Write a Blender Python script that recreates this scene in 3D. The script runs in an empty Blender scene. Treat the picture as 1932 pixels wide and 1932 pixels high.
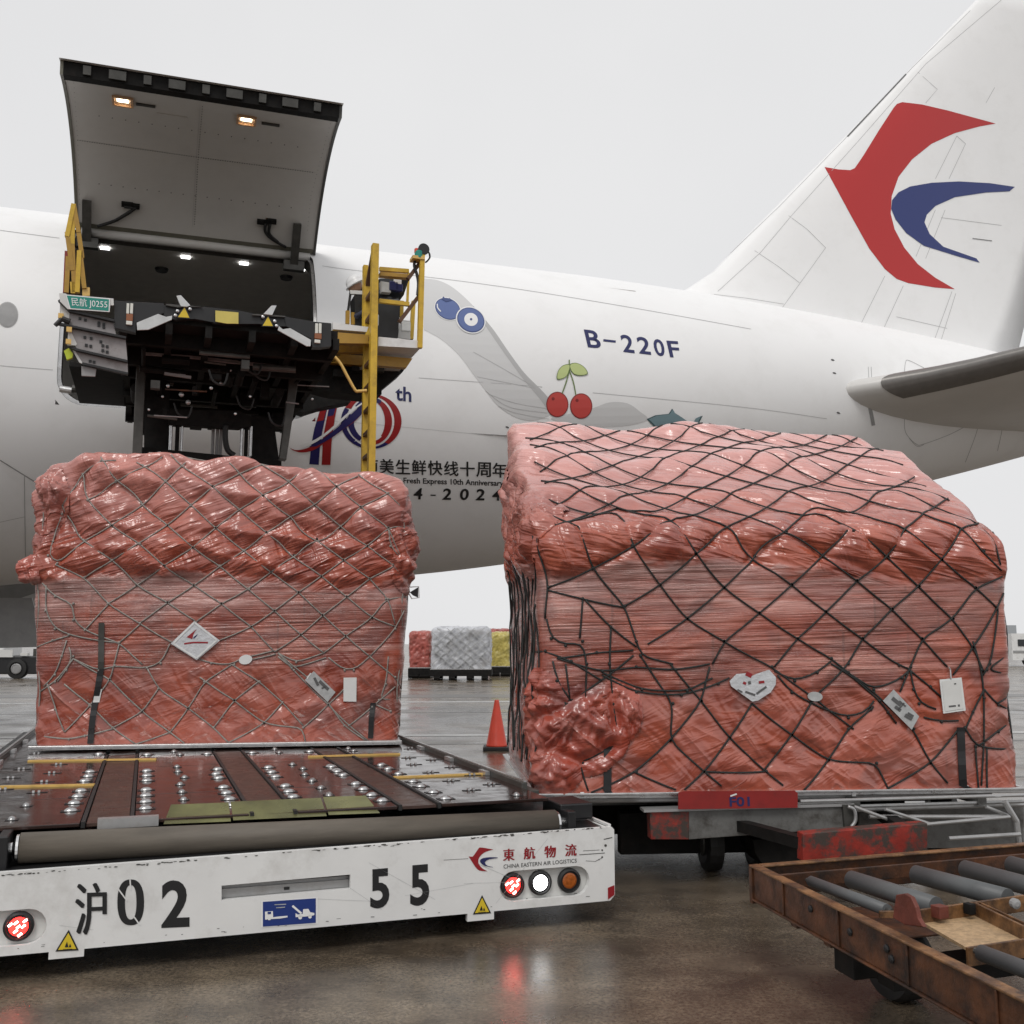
import bpy, bmesh, math, random
import numpy as np
from mathutils import Vector, Matrix
from mathutils.bvhtree import BVHTree
from mathutils.kdtree import KDTree
from mathutils.geometry import tessellate_polygon
random.seed(7)
rng = np.random.default_rng(5)
sc = bpy.context.scene
COL = sc.collection
R_ = math.radians
# ------------------------------------------------------------------ camera
EYE = 1.6
PITCH = math.atan((1212.0 - 966.0) / 1932.0)
cam_d = bpy.data.cameras.new('camera')
cam = bpy.data.objects.new('camera', cam_d)
COL.objects.link(cam)
cam.location = (0, 0, EYE)
cam.rotation_euler = (R_(90) + PITCH, 0, 0)
cam_d.sensor_width = 36.0
cam_d.lens = 36.0
cam_d.clip_start = 0.1
cam_d.clip_end = 2000.0
sc.camera = cam
# ------------------------------------------------------------------ sky, overcast
SUN_EL, SUN_ROT = R_(52), R_(195)
w = bpy.data.worlds.new('World')
sc.world = w
w.use_nodes = True
nt = w.node_tree
nt.nodes.clear()
out = nt.nodes.new('ShaderNodeOutputWorld')
bg = nt.nodes.new('ShaderNodeBackground')
sky = nt.nodes.new('ShaderNodeTexSky')
sky.sky_type = 'NISHITA'
sky.sun_disc = False
sky.sun_elevation = SUN_EL
sky.sun_rotation = SUN_ROT
hs = nt.nodes.new('ShaderNodeHueSaturation')
hs.inputs['Saturation'].default_value = 0.05
mx = nt.nodes.new('ShaderNodeMix')
mx.data_type = 'RGBA'
mx.inputs[0].default_value = 0.94
tc = nt.nodes.new('ShaderNodeTexCoord')
cn = nt.nodes.new('ShaderNodeTexNoise')
cn.inputs['Scale'].default_value = 1.6
cn.inputs['Detail'].default_value = 5
cr = nt.nodes.new('ShaderNodeValToRGB')
cr.color_ramp.elements[0].position = 0.3
cr.color_ramp.elements[0].color = (7.6, 7.6, 7.72, 1)
cr.color_ramp.elements[1].position = 0.7
cr.color_ramp.elements[1].color = (8.35, 8.35, 8.42, 1)
nt.links.new(tc.outputs['Generated'], cn.inputs['Vector'])
nt.links.new(cn.outputs['Fac'], cr.inputs['Fac'])
nt.links.new(sky.outputs[0], hs.inputs['Color'])
nt.links.new(hs.outputs[0], mx.inputs[6])
nt.links.new(cr.outputs[0], mx.inputs[7])
nt.links.new(mx.outputs[2], bg.inputs['Color'])
bg.inputs['Strength'].default_value = 0.1
nt.links.new(bg.outputs[0], out.inputs[0])
sd = bpy.data.lights.new('sun', 'SUN')
sd.energy = 1.35
sd.angle = R_(22)
sd.color = (1.0, 0.97, 0.93)
sun = bpy.data.objects.new('sun', sd)
COL.objects.link(sun)
# sun behind the camera, high
sv = Vector((math.sin(SUN_ROT) * math.cos(SUN_EL), math.cos(SUN_ROT) * math.cos(SUN_EL), math.sin(SUN_EL)))
sun.rotation_euler = sv.to_track_quat('Z', 'Y').to_euler()
sun.location = sv * 60
sc.view_settings.view_transform = 'Standard'
sc.view_settings.look = 'None'
sc.view_settings.gamma = 1.0
sc.view_settings.exposure = 0.0
sc.view_settings.use_curve_mapping = False
sc.render.engine = 'CYCLES'
sc.cycles.max_bounces = 8

# ------------------------------------------------------------------ pixel helpers (photo measured 1932 wide)
F_ = 1932.0
FW = np.array([0, math.cos(PITCH), math.sin(PITCH)])
UP = np.array([0, -math.sin(PITCH), math.cos(PITCH)])
RT = np.array([1.0, 0, 0])
CO = np.array([0, 0, EYE])
def ray(x, y):
    return FW * F_ + RT * (x - 966.0) + UP * (966.0 - y)
def on_plane(x, y, P, n):
    d = ray(x, y)
    return CO + d * (np.dot(np.asarray(P) - CO, n) / np.dot(d, n))
def on_z(x, y, z):
    d = ray(x, y)
    return CO + d * ((z - EYE) / d[2])
# loader frame
LA = R_(19.5)
LU = np.array([math.cos(LA), math.sin(LA), 0])
LV = np.array([-math.sin(LA), math.cos(LA), 0])
EZ = np.array([0, 0, 1.0])
def LP(u, v, z):
    return LU * u + LV * v + EZ * z
def UZ(x, y, v):
    P = on_plane(x, y, LV * v, LV)
    return float(P @ LU), float(P[2])
# aircraft frame
AA = R_(18.0)
AD = np.array([math.cos(AA), math.sin(AA), 0])
AN = np.array([math.sin(AA), -math.cos(AA), 0])
AO = -AN * 19.06
AZC, AR = 5.84, 3.1
def AP(s, n, z):
    return AO + AD * s + AN * n + EZ * z

# ------------------------------------------------------------------ materials
def mat(name, col, rough=0.5, metal=0.0, spec=0.5, bump=0.0, bscale=40.0, var=0.0, vscale=6.0, emit=None, estr=0.0,
        dirt=None, dscale=3.0, damt=0.5, rvar=0.0, coat=0.0, stretch=None, dlo=0.5, dhi=0.72):
    m = bpy.data.materials.new(name)
    m.use_nodes = True
    t = m.node_tree
    b = t.nodes['Principled BSDF']
    b.inputs['Base Color'].default_value = (*col, 1)
    b.inputs['Roughness'].default_value = rough
    b.inputs['Metallic'].default_value = metal
    b.inputs['Specular IOR Level'].default_value = spec
    b.inputs['Coat Weight'].default_value = coat
    c = t.nodes.new('ShaderNodeTexCoord')
    vec = c.outputs['Object']
    if stretch:
        mp = t.nodes.new('ShaderNodeMapping')
        mp.inputs['Scale'].default_value = stretch
        t.links.new(vec, mp.inputs['Vector'])
        vec = mp.outputs[0]
    def noise(scale, detail=6, rough_=0.6):
        n = t.nodes.new('ShaderNodeTexNoise')
        n.inputs['Scale'].default_value = scale
        n.inputs['Detail'].default_value = detail
        n.inputs['Roughness'].default_value = rough_
        t.links.new(vec, n.inputs['Vector'])
        return n.outputs['Fac']
    colout = None
    if var > 0 or dirt is not None:
        n1 = noise(vscale)
        mr = t.nodes.new('ShaderNodeMapRange')
        mr.inputs[1].default_value = 0.3
        mr.inputs[2].default_value = 0.7
        mr.inputs[3].default_value = 1 - var
        mr.inputs[4].default_value = 1 + var
        t.links.new(n1, mr.inputs[0])
        mul = t.nodes.new('ShaderNodeMix')
        mul.data_type = 'RGBA'
        mul.blend_type = 'MULTIPLY'
        mul.inputs[0].default_value = 1
        mul.inputs[6].default_value = (*col, 1)
        t.links.new(mr.outputs[0], mul.inputs[7])
        colout = mul.outputs[2]
        if dirt is not None:
            n2 = noise(dscale, 8, 0.7)
            m2 = t.nodes.new('ShaderNodeMapRange')
            m2.inputs[1].default_value = dlo
            m2.inputs[2].default_value = dhi
            m2.inputs[3].default_value = 0
            m2.inputs[4].default_value = damt
            t.links.new(n2, m2.inputs[0])
            mm = t.nodes.new('ShaderNodeMix')
            mm.data_type = 'RGBA'
            t.links.new(m2.outputs[0], mm.inputs[0])
            t.links.new(colout, mm.inputs[6])
            mm.inputs[7].default_value = (*dirt, 1)
            colout = mm.outputs[2]
        t.links.new(colout, b.inputs['Base Color'])
    if rvar > 0:
        n3 = noise(vscale * 1.7, 5)
        m3 = t.nodes.new('ShaderNodeMapRange')
        m3.inputs[1].default_value = 0.3
        m3.inputs[2].default_value = 0.7
        m3.inputs[3].default_value = max(0.02, rough - rvar)
        m3.inputs[4].default_value = rough + rvar
        t.links.new(n3, m3.inputs[0])
        t.links.new(m3.outputs[0], b.inputs['Roughness'])
    if bump > 0:
        bn = t.nodes.new('ShaderNodeBump')
        bn.inputs['Strength'].default_value = bump
        bn.inputs['Distance'].default_value = 0.01
        t.links.new(noise(bscale), bn.inputs['Height'])
        t.links.new(bn.outputs[0], b.inputs['Normal'])
    if emit:
        b.inputs['Emission Color'].default_value = (*emit, 1)
        b.inputs['Emission Strength'].default_value = estr
    return m

M = {}
M['white_skin'] = mat('white_skin', (0.86, 0.86, 0.86), 0.50, var=0.015, vscale=0.8, dirt=(0.66, 0.65, 0.63), dscale=1.3, damt=0.22)
M['stab_grey'] = mat('stab_grey', (0.62, 0.61, 0.59), 0.35, var=0.05, vscale=1)
M['le_metal'] = mat('le_metal', (0.19, 0.18, 0.17), 0.35, metal=0.3, var=0.1)
M['seam'] = mat('seam', (0.42, 0.42, 0.42), 0.5)
M['seam_dark'] = mat('seam_dark', (0.10, 0.10, 0.10), 0.5)
M['liner'] = mat('liner', (0.60, 0.585, 0.56), 0.38, var=0.06, vscale=2, dirt=(0.4, 0.38, 0.34), dscale=2, damt=0.3)
M['hold'] = mat('hold', (0.80, 0.77, 0.72), 0.5, var=0.05)
M['black'] = mat('black_paint', (0.012, 0.012, 0.013), 0.4, var=0.2, rvar=0.1)
M['machine'] = mat('machine', (0.010, 0.0095, 0.009), 0.7, spec=0.18, var=0.5, vscale=9, dirt=(0.028, 0.02, 0.016), dscale=7)
M['steel_dark'] = mat('steel_dark', (0.07, 0.068, 0.062), 0.45, metal=0.3, var=0.25, vscale=8)
M['ball_steel'] = mat('ball_steel', (0.42, 0.42, 0.42), 0.3, metal=0.8, var=0.3, vscale=20)
M['alu'] = mat('aluminium', (0.62, 0.62, 0.62), 0.33, metal=0.85, var=0.15, vscale=12, rvar=0.1)
M['chrome'] = mat('chrome', (0.75, 0.75, 0.75), 0.18, metal=1.0)
M['yellow'] = mat('yellow_paint', (0.62, 0.40, 0.035), 0.42, var=0.12, vscale=5, dirt=(0.22, 0.12, 0.03), dscale=4, damt=0.6)
M['yellow_dark'] = mat('yellow_frame', (0.42, 0.24, 0.03), 0.45, var=0.2, vscale=5, dirt=(0.12, 0.07, 0.03), dscale=5, damt=0.7)
M['yellow_pale'] = mat('yellow_label', (0.60, 0.50, 0.12), 0.5, var=0.08)
M['hazard_brown'] = mat('hazard_dark', (0.10, 0.045, 0.02), 0.5)
M['white_paint'] = mat('white_paint', (0.74, 0.74, 0.73), 0.38, var=0.05, vscale=3, dirt=(0.42, 0.40, 0.37), dscale=3.2, damt=0.5, bump=0.05, bscale=30)
M['offwhite'] = mat('offwhite', (0.66, 0.66, 0.64), 0.45, var=0.06)
M['panel_grey'] = mat('panel_grey', (0.30, 0.28, 0.28), 0.45, var=0.15, vscale=5, dirt=(0.10, 0.08, 0.07), dscale=6, damt=0.6)
M['deflector'] = mat('deflector', (0.58, 0.60, 0.60), 0.4, var=0.1, vscale=9)
M['deck'] = mat('deck_steel', (0.034, 0.020, 0.018), 0.13, metal=0.3, spec=0.6, var=0.3, vscale=5, rvar=0.1, bump=0.12, bscale=7, dirt=(0.09, 0.045, 0.03), dscale=4)
M['belt'] = mat('belt', (0.058, 0.032, 0.025), 0.38, var=0.3, vscale=7, rvar=0.15, dirt=(0.13, 0.075, 0.05), dscale=6, bump=0.1, bscale=60)
M['rubber'] = mat('rubber', (0.016, 0.016, 0.016), 0.55, var=0.2)
M['roller_rubber'] = mat('roller_rubber', (0.115, 0.098, 0.078), 0.6, var=0.16, vscale=9, dirt=(0.06, 0.05, 0.04), dscale=5, bump=0.12, bscale=60, stretch=(0.35, 0.35, 3))
M['chromate'] = mat('chromate', (0.20, 0.20, 0.085), 0.32, metal=0.5, var=0.35, vscale=3, dirt=(0.12, 0.10, 0.07), dscale=4, rvar=0.1)
M['yellow_bar'] = mat('yellow_bar', (0.72, 0.47, 0.14), 0.35, var=0.25, vscale=9, dirt=(0.25, 0.13, 0.04), dscale=9)
M['red_lens'] = mat('red_lens', (0.55, 0.02, 0.02), 0.2, emit=(1, 0.018, 0.014), estr=6)
M['led'] = mat('led', (0.9, 0.5, 0.45), 0.2, emit=(1.0, 0.40, 0.34), estr=22)
M['white_lens'] = mat('white_lens', (0.9, 0.9, 0.9), 0.15, emit=(1, 1, 1), estr=8)
M['amber_lens'] = mat('amber_lens', (0.34, 0.085, 0.012), 0.22, bump=0.3, bscale=50, var=0.3, vscale=60)
M['sticker_blue'] = mat('sticker_blue', (0.012, 0.035, 0.19), 0.35)
M['sticker_yellow'] = mat('sticker_yellow', (0.68, 0.50, 0.03), 0.4)
M['ink'] = mat('ink', (0.012, 0.012, 0.013), 0.45)
M['ink_blue'] = mat('ink_blue', (0.015, 0.02, 0.10), 0.4)
M['ink_red'] = mat('ink_red', (0.28, 0.012, 0.018), 0.4)
M['ink_white'] = mat('ink_white', (0.8, 0.8, 0.8), 0.4)
M['plate_green'] = mat('plate_green', (0.01, 0.24, 0.19), 0.4)
M['logo_red'] = mat('logo_red', (0.46, 0.018, 0.018), 0.35)
M['logo_blue'] = mat('logo_blue', (0.02, 0.035, 0.165), 0.35)
M['emblem_red'] = mat('emblem_red', (0.30, 0.012, 0.014), 0.35)
M['emblem_blue'] = mat('emblem_blue', (0.014, 0.013, 0.10), 0.35)
M['berry'] = mat('berry', (0.10, 0.145, 0.33), 0.4)
M['berry_edge'] = mat('berry_edge', (0.05, 0.075, 0.20), 0.4)
M['cherry'] = mat('cherry', (0.52, 0.055, 0.045), 0.4)
M['cherry_edge'] = mat('cherry_edge', (0.22, 0.012, 0.012), 0.4)
M['leaf'] = mat('leaf', (0.50, 0.58, 0.24), 0.4)
M['leaf_edge'] = mat('leaf_edge', (0.14, 0.20, 0.06), 0.4)
M['fish'] = mat('fish', (0.18, 0.27, 0.30), 0.4)
M['fish_edge'] = mat('fish_edge', (0.05, 0.10, 0.11), 0.4)
M['ribbon'] = mat('ribbon', (0.62, 0.62, 0.62), 0.4)
M['ribbon_dark'] = mat('ribbon_dark', (0.46, 0.46, 0.46), 0.4)
M['lamp_box'] = mat('lamp_box', (0.62, 0.40, 0.24), 0.4)
M['lamp_warm'] = mat('lamp_warm', (1, 0.8, 0.5), 0.3, emit=(1.0, 0.78, 0.52), estr=9)
M['lamp_cool'] = mat('lamp_cool', (1, 1, 1), 0.3, emit=(1.0, 1.0, 1.0), estr=4)
M['rope_pale'] = mat('rope_pale', (0.30, 0.285, 0.26), 0.7, bump=0.6, bscale=260, var=0.3, vscale=30)
M['rope_dark'] = mat('rope_dark', (0.018, 0.022, 0.021), 0.55, bump=0.6, bscale=260, var=0.3, vscale=30)
M['strap'] = mat('strap', (0.012, 0.012, 0.013), 0.5)
M['foil'] = mat('foil', (0.60, 0.61, 0.63), 0.25, metal=0.25, bump=0.7, bscale=22, var=0.1, vscale=16)
M['card'] = mat('card', (0.72, 0.73, 0.72), 0.5, var=0.04, vscale=14)
M['label_grey'] = mat('label_grey', (0.42, 0.43, 0.43), 0.35, var=0.2, vscale=20)
M['dolly_grey'] = mat('dolly_grey', (0.15, 0.15, 0.145), 0.42, var=0.25, vscale=6, dirt=(0.035, 0.03, 0.025), dscale=6, damt=0.85, dlo=0.46, dhi=0.66)
M['dolly_light'] = mat('dolly_light', (0.42, 0.42, 0.42), 0.35, metal=0.5, var=0.2, vscale=8, dirt=(0.15, 0.13, 0.11), dscale=8)
M['red_paint'] = mat('red_paint', (0.24, 0.018, 0.016), 0.4, var=0.12, vscale=6, dirt=(0.10, 0.02, 0.02), dscale=8, damt=0.5)
M['red_worn'] = mat('red_worn', (0.24, 0.022, 0.014), 0.5, var=0.35, vscale=9, dirt=(0.05, 0.038, 0.032), dscale=7, damt=1.0, bump=0.2, bscale=30, dlo=0.44, dhi=0.56)
M['rust'] = mat('rust', (0.095, 0.036, 0.015), 0.45, var=0.5, vscale=7, dirt=(0.014, 0.009, 0.007), dscale=6, damt=0.95, dlo=0.42, dhi=0.64, bump=0.3, bscale=45, rvar=0.15)
M['rust_light'] = mat('rust_light', (0.22, 0.11, 0.045), 0.42, var=0.45, vscale=8, dirt=(0.045, 0.022, 0.012), dscale=9, damt=0.95, dlo=0.40, dhi=0.62, bump=0.25, bscale=50, rvar=0.15)
M['rust_red'] = mat('rust_red', (0.13, 0.03, 0.018), 0.6, var=0.35, vscale=8, bump=0.3, bscale=45)
M['roller_grey'] = mat('roller_grey', (0.10, 0.105, 0.108), 0.48, var=0.2, vscale=6, dirt=(0.055, 0.05, 0.045), dscale=6, bump=0.06, bscale=60)
M['ply'] = mat('plywood', (0.44, 0.30, 0.17), 0.5, var=0.3, vscale=50, dirt=(0.09, 0.08, 0.07), dscale=2.2, damt=0.7, bump=0.2, bscale=120)
M['cone'] = mat('cone', (0.62, 0.06, 0.03), 0.45, var=0.1)
M['helmet'] = mat('helmet', (0.72, 0.72, 0.72), 0.3)
M['skin'] = mat('skin', (0.42, 0.24, 0.16), 0.5)
M['hivis'] = mat('hivis', (0.50, 0.60, 0.04), 0.6)
M['cloth_dark'] = mat('cloth_dark', (0.02, 0.025, 0.05), 0.8)
M['glass_dark'] = mat('glass_dark', (0.02, 0.022, 0.025), 0.08)
M['grey_mid'] = mat('grey_mid', (0.30, 0.30, 0.30), 0.45, var=0.1)
M['far_wall'] = mat('far_wall', (0.36, 0.38, 0.40), 0.6, var=0.05)

# ------------------------------------------------------------------ objects
ORG = {}
def thing(name, label, cat, loc=(0, 0, 0), group=None):
    o = bpy.data.objects.new(name, None)
    COL.objects.link(o)
    o.location = loc
    o.empty_display_size = 0.3
    o['label'] = label
    o['category'] = cat
    if group:
        o['group'] = group
    ORG[o.name] = np.array(loc, float)
    return o
def link(name, me, material, parent=None, smooth=False, bevel=0.0, label=None, kind=None):
    o = bpy.data.objects.new(name, me)
    COL.objects.link(o)
    if material is not None:
        me.materials.append(material)
    if parent is not None:
        o.parent = parent
        ORG[o.name] = ORG[parent.name]
    else:
        ORG[o.name] = np.zeros(3)
    if smooth:
        me.polygons.foreach_set('use_smooth', [True] * len(me.polygons))
    if bevel > 0:
        b = o.modifiers.new('bevel', 'BEVEL')
        b.width = bevel
        b.segments = 2
        b.limit_method = 'ANGLE'
        b.angle_limit = R_(40)
    if label:
        o['label'] = label
    if kind:
        o['kind'] = kind
    return o
class MB:
    def __init__(self):
        self.v = []
        self.f = []
    def add(self, vs, fs):
        k = len(self.v)
        self.v += [np.asarray(q, float) for q in vs]
        self.f += [[i + k for i in f] for f in fs]
        return self
    def hexa(self, b, t):          # four bottom, four top corners
        return self.add(list(b) + list(t), [(3, 2, 1, 0), (4, 5, 6, 7), (0, 1, 5, 4), (1, 2, 6, 5), (2, 3, 7, 6), (3, 0, 4, 7)])
    def box(self, c, ax, ay, az, sx, sy, sz):
        c = np.asarray(c, float)
        X, Y, Z = np.asarray(ax) * sx / 2, np.asarray(ay) * sy / 2, np.asarray(az) * sz / 2
        return self.hexa([c - X - Y - Z, c + X - Y - Z, c + X + Y - Z, c - X + Y - Z], [c - X - Y + Z, c + X - Y + Z, c + X + Y + Z, c - X + Y + Z])
    def lbox(self, u0, u1, v0, v1, z0, z1):
        return self.hexa([LP(u0, v0, z0), LP(u1, v0, z0), LP(u1, v1, z0), LP(u0, v1, z0)], [LP(u0, v0, z1), LP(u1, v0, z1), LP(u1, v1, z1), LP(u0, v1, z1)])
    def pbox(self, x0, y0, x1, y1, v, depth):   # rectangle measured on the loader's cross plane v, given depth
        ua, za = UZ(x0, y1, v)
        ub, zb = UZ(x1, y0, v)
        return self.lbox(ua, ub, v, v + depth, za, zb)
    def prism(self, pts, off):     # planar outline, extruded by vector off
        pts = [np.asarray(q, float) for q in pts]
        n = len(pts)
        o2 = [q + np.asarray(off) for q in pts]
        return self.add(pts + o2, [list(range(n))[::-1], list(range(n, 2 * n))] + [(i, (i + 1) % n, n + (i + 1) % n, n + i) for i in range(n)])
    def bar(self, a, b, w_, h_, upv=EZ):
        a, b = np.asarray(a, float), np.asarray(b, float)
        d = b - a
        l = np.linalg.norm(d)
        d = d / l
        s = np.cross(d, upv)
        if np.linalg.norm(s) < 1e-4:
            s = np.cross(d, LU)
        s /= np.linalg.norm(s)
        u = np.cross(s, d)
        return self.box((a + b) / 2, d, s, u, l, w_, h_)
    def tube(self, pts, r, n=8, cap=True):
        pts = [np.asarray(q, float) for q in pts]
        vs, fs = [], []
        prev = None
        m = len(pts)
        for i, p in enumerate(pts):
            t = pts[min(i + 1, m - 1)] - pts[max(i - 1, 0)]
            t = t / (np.linalg.norm(t) + 1e-9)
            if prev is None:
                a = np.cross(t, EZ if abs(t[2]) < 0.9 else LU)
            else:
                a = prev - t * np.dot(prev, t)
            a /= (np.linalg.norm(a) + 1e-9)
            prev = a
            b = np.cross(t, a)
            rr = r[i] if isinstance(r, (list, tuple)) else r
            for k in range(n):
                an = 2 * math.pi * k / n
                vs.append(p + (a * math.cos(an) + b * math.sin(an)) * rr)
        for i in range(m - 1):
            for k in range(n):
                fs.append((i * n + k, i * n + (k + 1) % n, (i + 1) * n + (k + 1) % n, (i + 1) * n + k))
        if cap:
            fs.append(list(range(n))[::-1])
            fs.append([(m - 1) * n + k for k in range(n)])
        return self.add(vs, fs)
    def cyl(self, a, b, r, n=20):
        return self.tube([a, b], r, n)
    def lathe(self, c, axis, prof, n=20):      # prof: list of (radius, height along axis)
        c = np.asarray(c, float)
        axis = np.asarray(axis, float)
        axis = axis / np.linalg.norm(axis)
        a = np.cross(axis, EZ if abs(axis[2]) < 0.9 else LU)
        a /= np.linalg.norm(a)
        b = np.cross(axis, a)
        vs, fs = [], []
        for (r, h) in prof:
            for k in range(n):
                an = 2 * math.pi * k / n
                vs.append(c + axis * h + (a * math.cos(an) + b * math.sin(an)) * r)
        for i in range(len(prof) - 1):
            for k in range(n):
                fs.append((i * n + k, i * n + (k + 1) % n, (i + 1) * n + (k + 1) % n, (i + 1) * n + k))
        fs.append(list(range(n))[::-1])
        fs.append([(len(prof) - 1) * n + k for k in range(n)])
        return self.add(vs, fs)
    def ball(self, c, r, n=10, sc_=(1, 1, 1)):
        prof = []
        vs, fs = [], []
        for i in range(n + 1):
            ph = math.pi * i / n
            for k in range(2 * n):
                th = math.pi * k / n
                vs.append(np.asarray(c) + np.array([math.sin(ph) * math.cos(th) * sc_[0], math.sin(ph) * math.sin(th) * sc_[1], math.cos(ph) * sc_[2]]) * r)
        for i in range(n):
            for k in range(2 * n):
                fs.append((i * 2 * n + k, (i + 1) * 2 * n + k, (i + 1) * 2 * n + (k + 1) % (2 * n), i * 2 * n + (k + 1) % (2 * n)))
        return self.add(vs, fs)
    def plate(self, loops, P, ex, ey, back, depth):   # flat plate with holes; loops in (x, y) of plane
        P, ex, ey, back = [np.asarray(q, float) for q in (P, ex, ey, back)]
        flat = [q for lp in loops for q in lp]
        tris = tessellate_polygon([[Vector((q[0], q[1], 0)) for q in lp] for lp in loops])
        fr = [P + ex * q[0] + ey * q[1] for q in flat]
        bk = [q + back * depth for q in fr]
        n = len(flat)
        fs = [list(t) for t in tris] + [[i + n for i in t][::-1] for t in tris]
        k = 0
        for lp in loops:
            m = len(lp)
            for i in range(m):
                fs.append((k + i, k + (i + 1) % m, n + k + (i + 1) % m, n + k + i))
            k += m
        return self.add(fr + bk, fs)
    def mesh(self, name, org):
        me = bpy.data.meshes.new(name)
        me.from_pydata([tuple(q - org) for q in self.v], [], self.f)
        bm = bmesh.new()
        bm.from_mesh(me)
        bmesh.ops.recalc_face_normals(bm, faces=bm.faces)
        bm.to_mesh(me)
        bm.free()
        return me
    def build(self, name, material, parent=None, **kw):
        org = ORG[parent.name] if parent is not None else np.zeros(3)
        return link(name, self.mesh(name, org), material, parent, **kw)

def dup(src, offset, parent=None):
    c = src.copy()
    COL.objects.link(c)
    c.location = Vector(src.location) + Vector(offset)
    if parent is not None:
        c.parent = parent
        ORG[c.name] = ORG[parent.name]
    return c

# ---- flat artwork: text and outlines as 2-D triangle meshes in pixel space
def text2d(s, bold=0.0, shear=0.0, spacing=1.0):
    cu = bpy.data.curves.new('lettering', 'FONT')
    cu.body = s
    cu.size = 1.0
    cu.offset = bold
    cu.shear = shear
    cu.space_character = spacing
    cu.resolution_u = 4
    o = bpy.data.objects.new('lettering', cu)
    COL.objects.link(o)
    dg = bpy.context.evaluated_depsgraph_get()
    dg.update()
    me = o.evaluated_get(dg).to_mesh()
    vs = np.array([v.co[:2] for v in me.vertices]) if len(me.vertices) else np.zeros((0, 2))
    fs = [list(p.vertices) for p in me.polygons]
    o.evaluated_get(dg).to_mesh_clear()
    bpy.data.objects.remove(o)
    bpy.data.curves.remove(cu)
    return vs, fs
def fit_quad(vs, tl, tr, bl, br):
    lo, hi = vs.min(0), vs.max(0)
    t = (vs - lo) / (hi - lo)
    tl, tr, bl, br = [np.array(q, float) for q in (tl, tr, bl, br)]
    x, y = t[:, :1], t[:, 1:]
    return (bl * (1 - x) + br * x) * (1 - y) + (tl * (1 - x) + tr * x) * y
def poly2d(loops):
    flat = [q for lp in loops for q in lp]
    tris = tessellate_polygon([[Vector((q[0], q[1], 0)) for q in lp] for lp in loops])
    return np.array(flat, float), [list(t) for t in tris]
def catmull(pts, n=6, closed=False):
    P = [np.array(q, float) for q in pts]
    m = len(P)
    o = []
    rngi = range(m if closed else m - 1)
    for i in rngi:
        p0, p1, p2, p3 = (P[(i - 1) % m], P[i], P[(i + 1) % m], P[(i + 2) % m]) if closed else (P[max(i - 1, 0)], P[i], P[i + 1], P[min(i + 2, m - 1)])
        for k in range(n):
            t = k / n
            o.append(0.5 * ((2 * p1) + (-p0 + p2) * t + (2 * p0 - 5 * p1 + 4 * p2 - p3) * t * t + (-p0 + 3 * p1 - 3 * p2 + p3) * t ** 3))
    if not closed:
        o.append(P[-1])
    return o
def circle2(cx, cy, rx, ry=None, n=28, rot=0.0):
    ry = ry or rx
    return [(cx + rx * math.cos(a) * math.cos(rot) - ry * math.sin(a) * math.sin(rot), cy + rx * math.cos(a) * math.sin(rot) + ry * math.sin(a) * math.cos(rot)) for a in [2 * math.pi * k / n for k in range(n)]]
def stroke2(pts, wd):
    pts = [np.array(q, float) for q in pts]
    vs, fs = [], []
    m = len(pts)
    for i, p in enumerate(pts):
        t = pts[min(i + 1, m - 1)] - pts[max(i - 1, 0)]
        t /= np.linalg.norm(t) + 1e-9
        nn = np.array([-t[1], t[0]])
        ww = wd[i] if isinstance(wd, (list, tuple)) else wd
        vs += [p + nn * ww / 2, p - nn * ww / 2]
    for i in range(m - 1):
        fs.append((2 * i, 2 * i + 1, 2 * i + 3, 2 * i + 2))
    return np.array(vs), fs
def join2(items):
    vs, fs = [], []
    k = 0
    for v, f in items:
        vs.append(np.asarray(v))
        fs += [[i + k for i in q] for q in f]
        k += len(v)
    return np.vstack(vs), fs
def refine2(vs, fs, maxlen):
    bm = bmesh.new()
    bv = [bm.verts.new((q[0], q[1], 0)) for q in vs]
    for f in fs:
        try:
            bm.faces.new([bv[i] for i in f])
        except ValueError:
            pass
    bmesh.ops.triangulate(bm, faces=bm.faces)
    for _ in range(6):
        ed = [e for e in bm.edges if e.calc_length() > maxlen]
        if not ed:
            break
        bmesh.ops.subdivide_edges(bm, edges=ed, cuts=1)
        bmesh.ops.triangulate(bm, faces=[f for f in bm.faces if len(f.verts) > 3])
    bm.verts.index_update()
    v = np.array([q.co[:2] for q in bm.verts])
    f = [[x.index for x in q.verts] for q in bm.faces]
    bm.free()
    return v, f
def plane_art(name, art, P, n, off, material, parent, **kw):   # art on a plane (n faces the viewer)
    vs, fs = art
    n = np.asarray(n, float)
    m = MB()
    m.add([on_plane(q[0], q[1], np.asarray(P) + n * off, n) for q in vs], fs)
    return m.build(name, material, parent, **kw)
def surf_art(name, art, bvh, off, material, parent, maxlen=9.0, **kw):   # art laid on a curved skin
    vs, fs = refine2(*art, maxlen)
    pts, bad = [], set()
    for i, q in enumerate(vs):
        d = ray(q[0], q[1])
        h, nn, _, _ = bvh.ray_cast(Vector(CO), Vector(d).normalized())
        if h is None:
            bad.add(i)
            pts.append(np.zeros(3))
            continue
        if nn.dot(Vector(d)) > 0:
            nn = -nn
        pts.append(np.array(h + nn * off))
    fs = [f for f in fs if not any(i in bad for i in f)]
    m = MB()
    m.add(pts, fs)
    o = m.build(name, material, parent, smooth=True, **kw)
    return o

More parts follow.
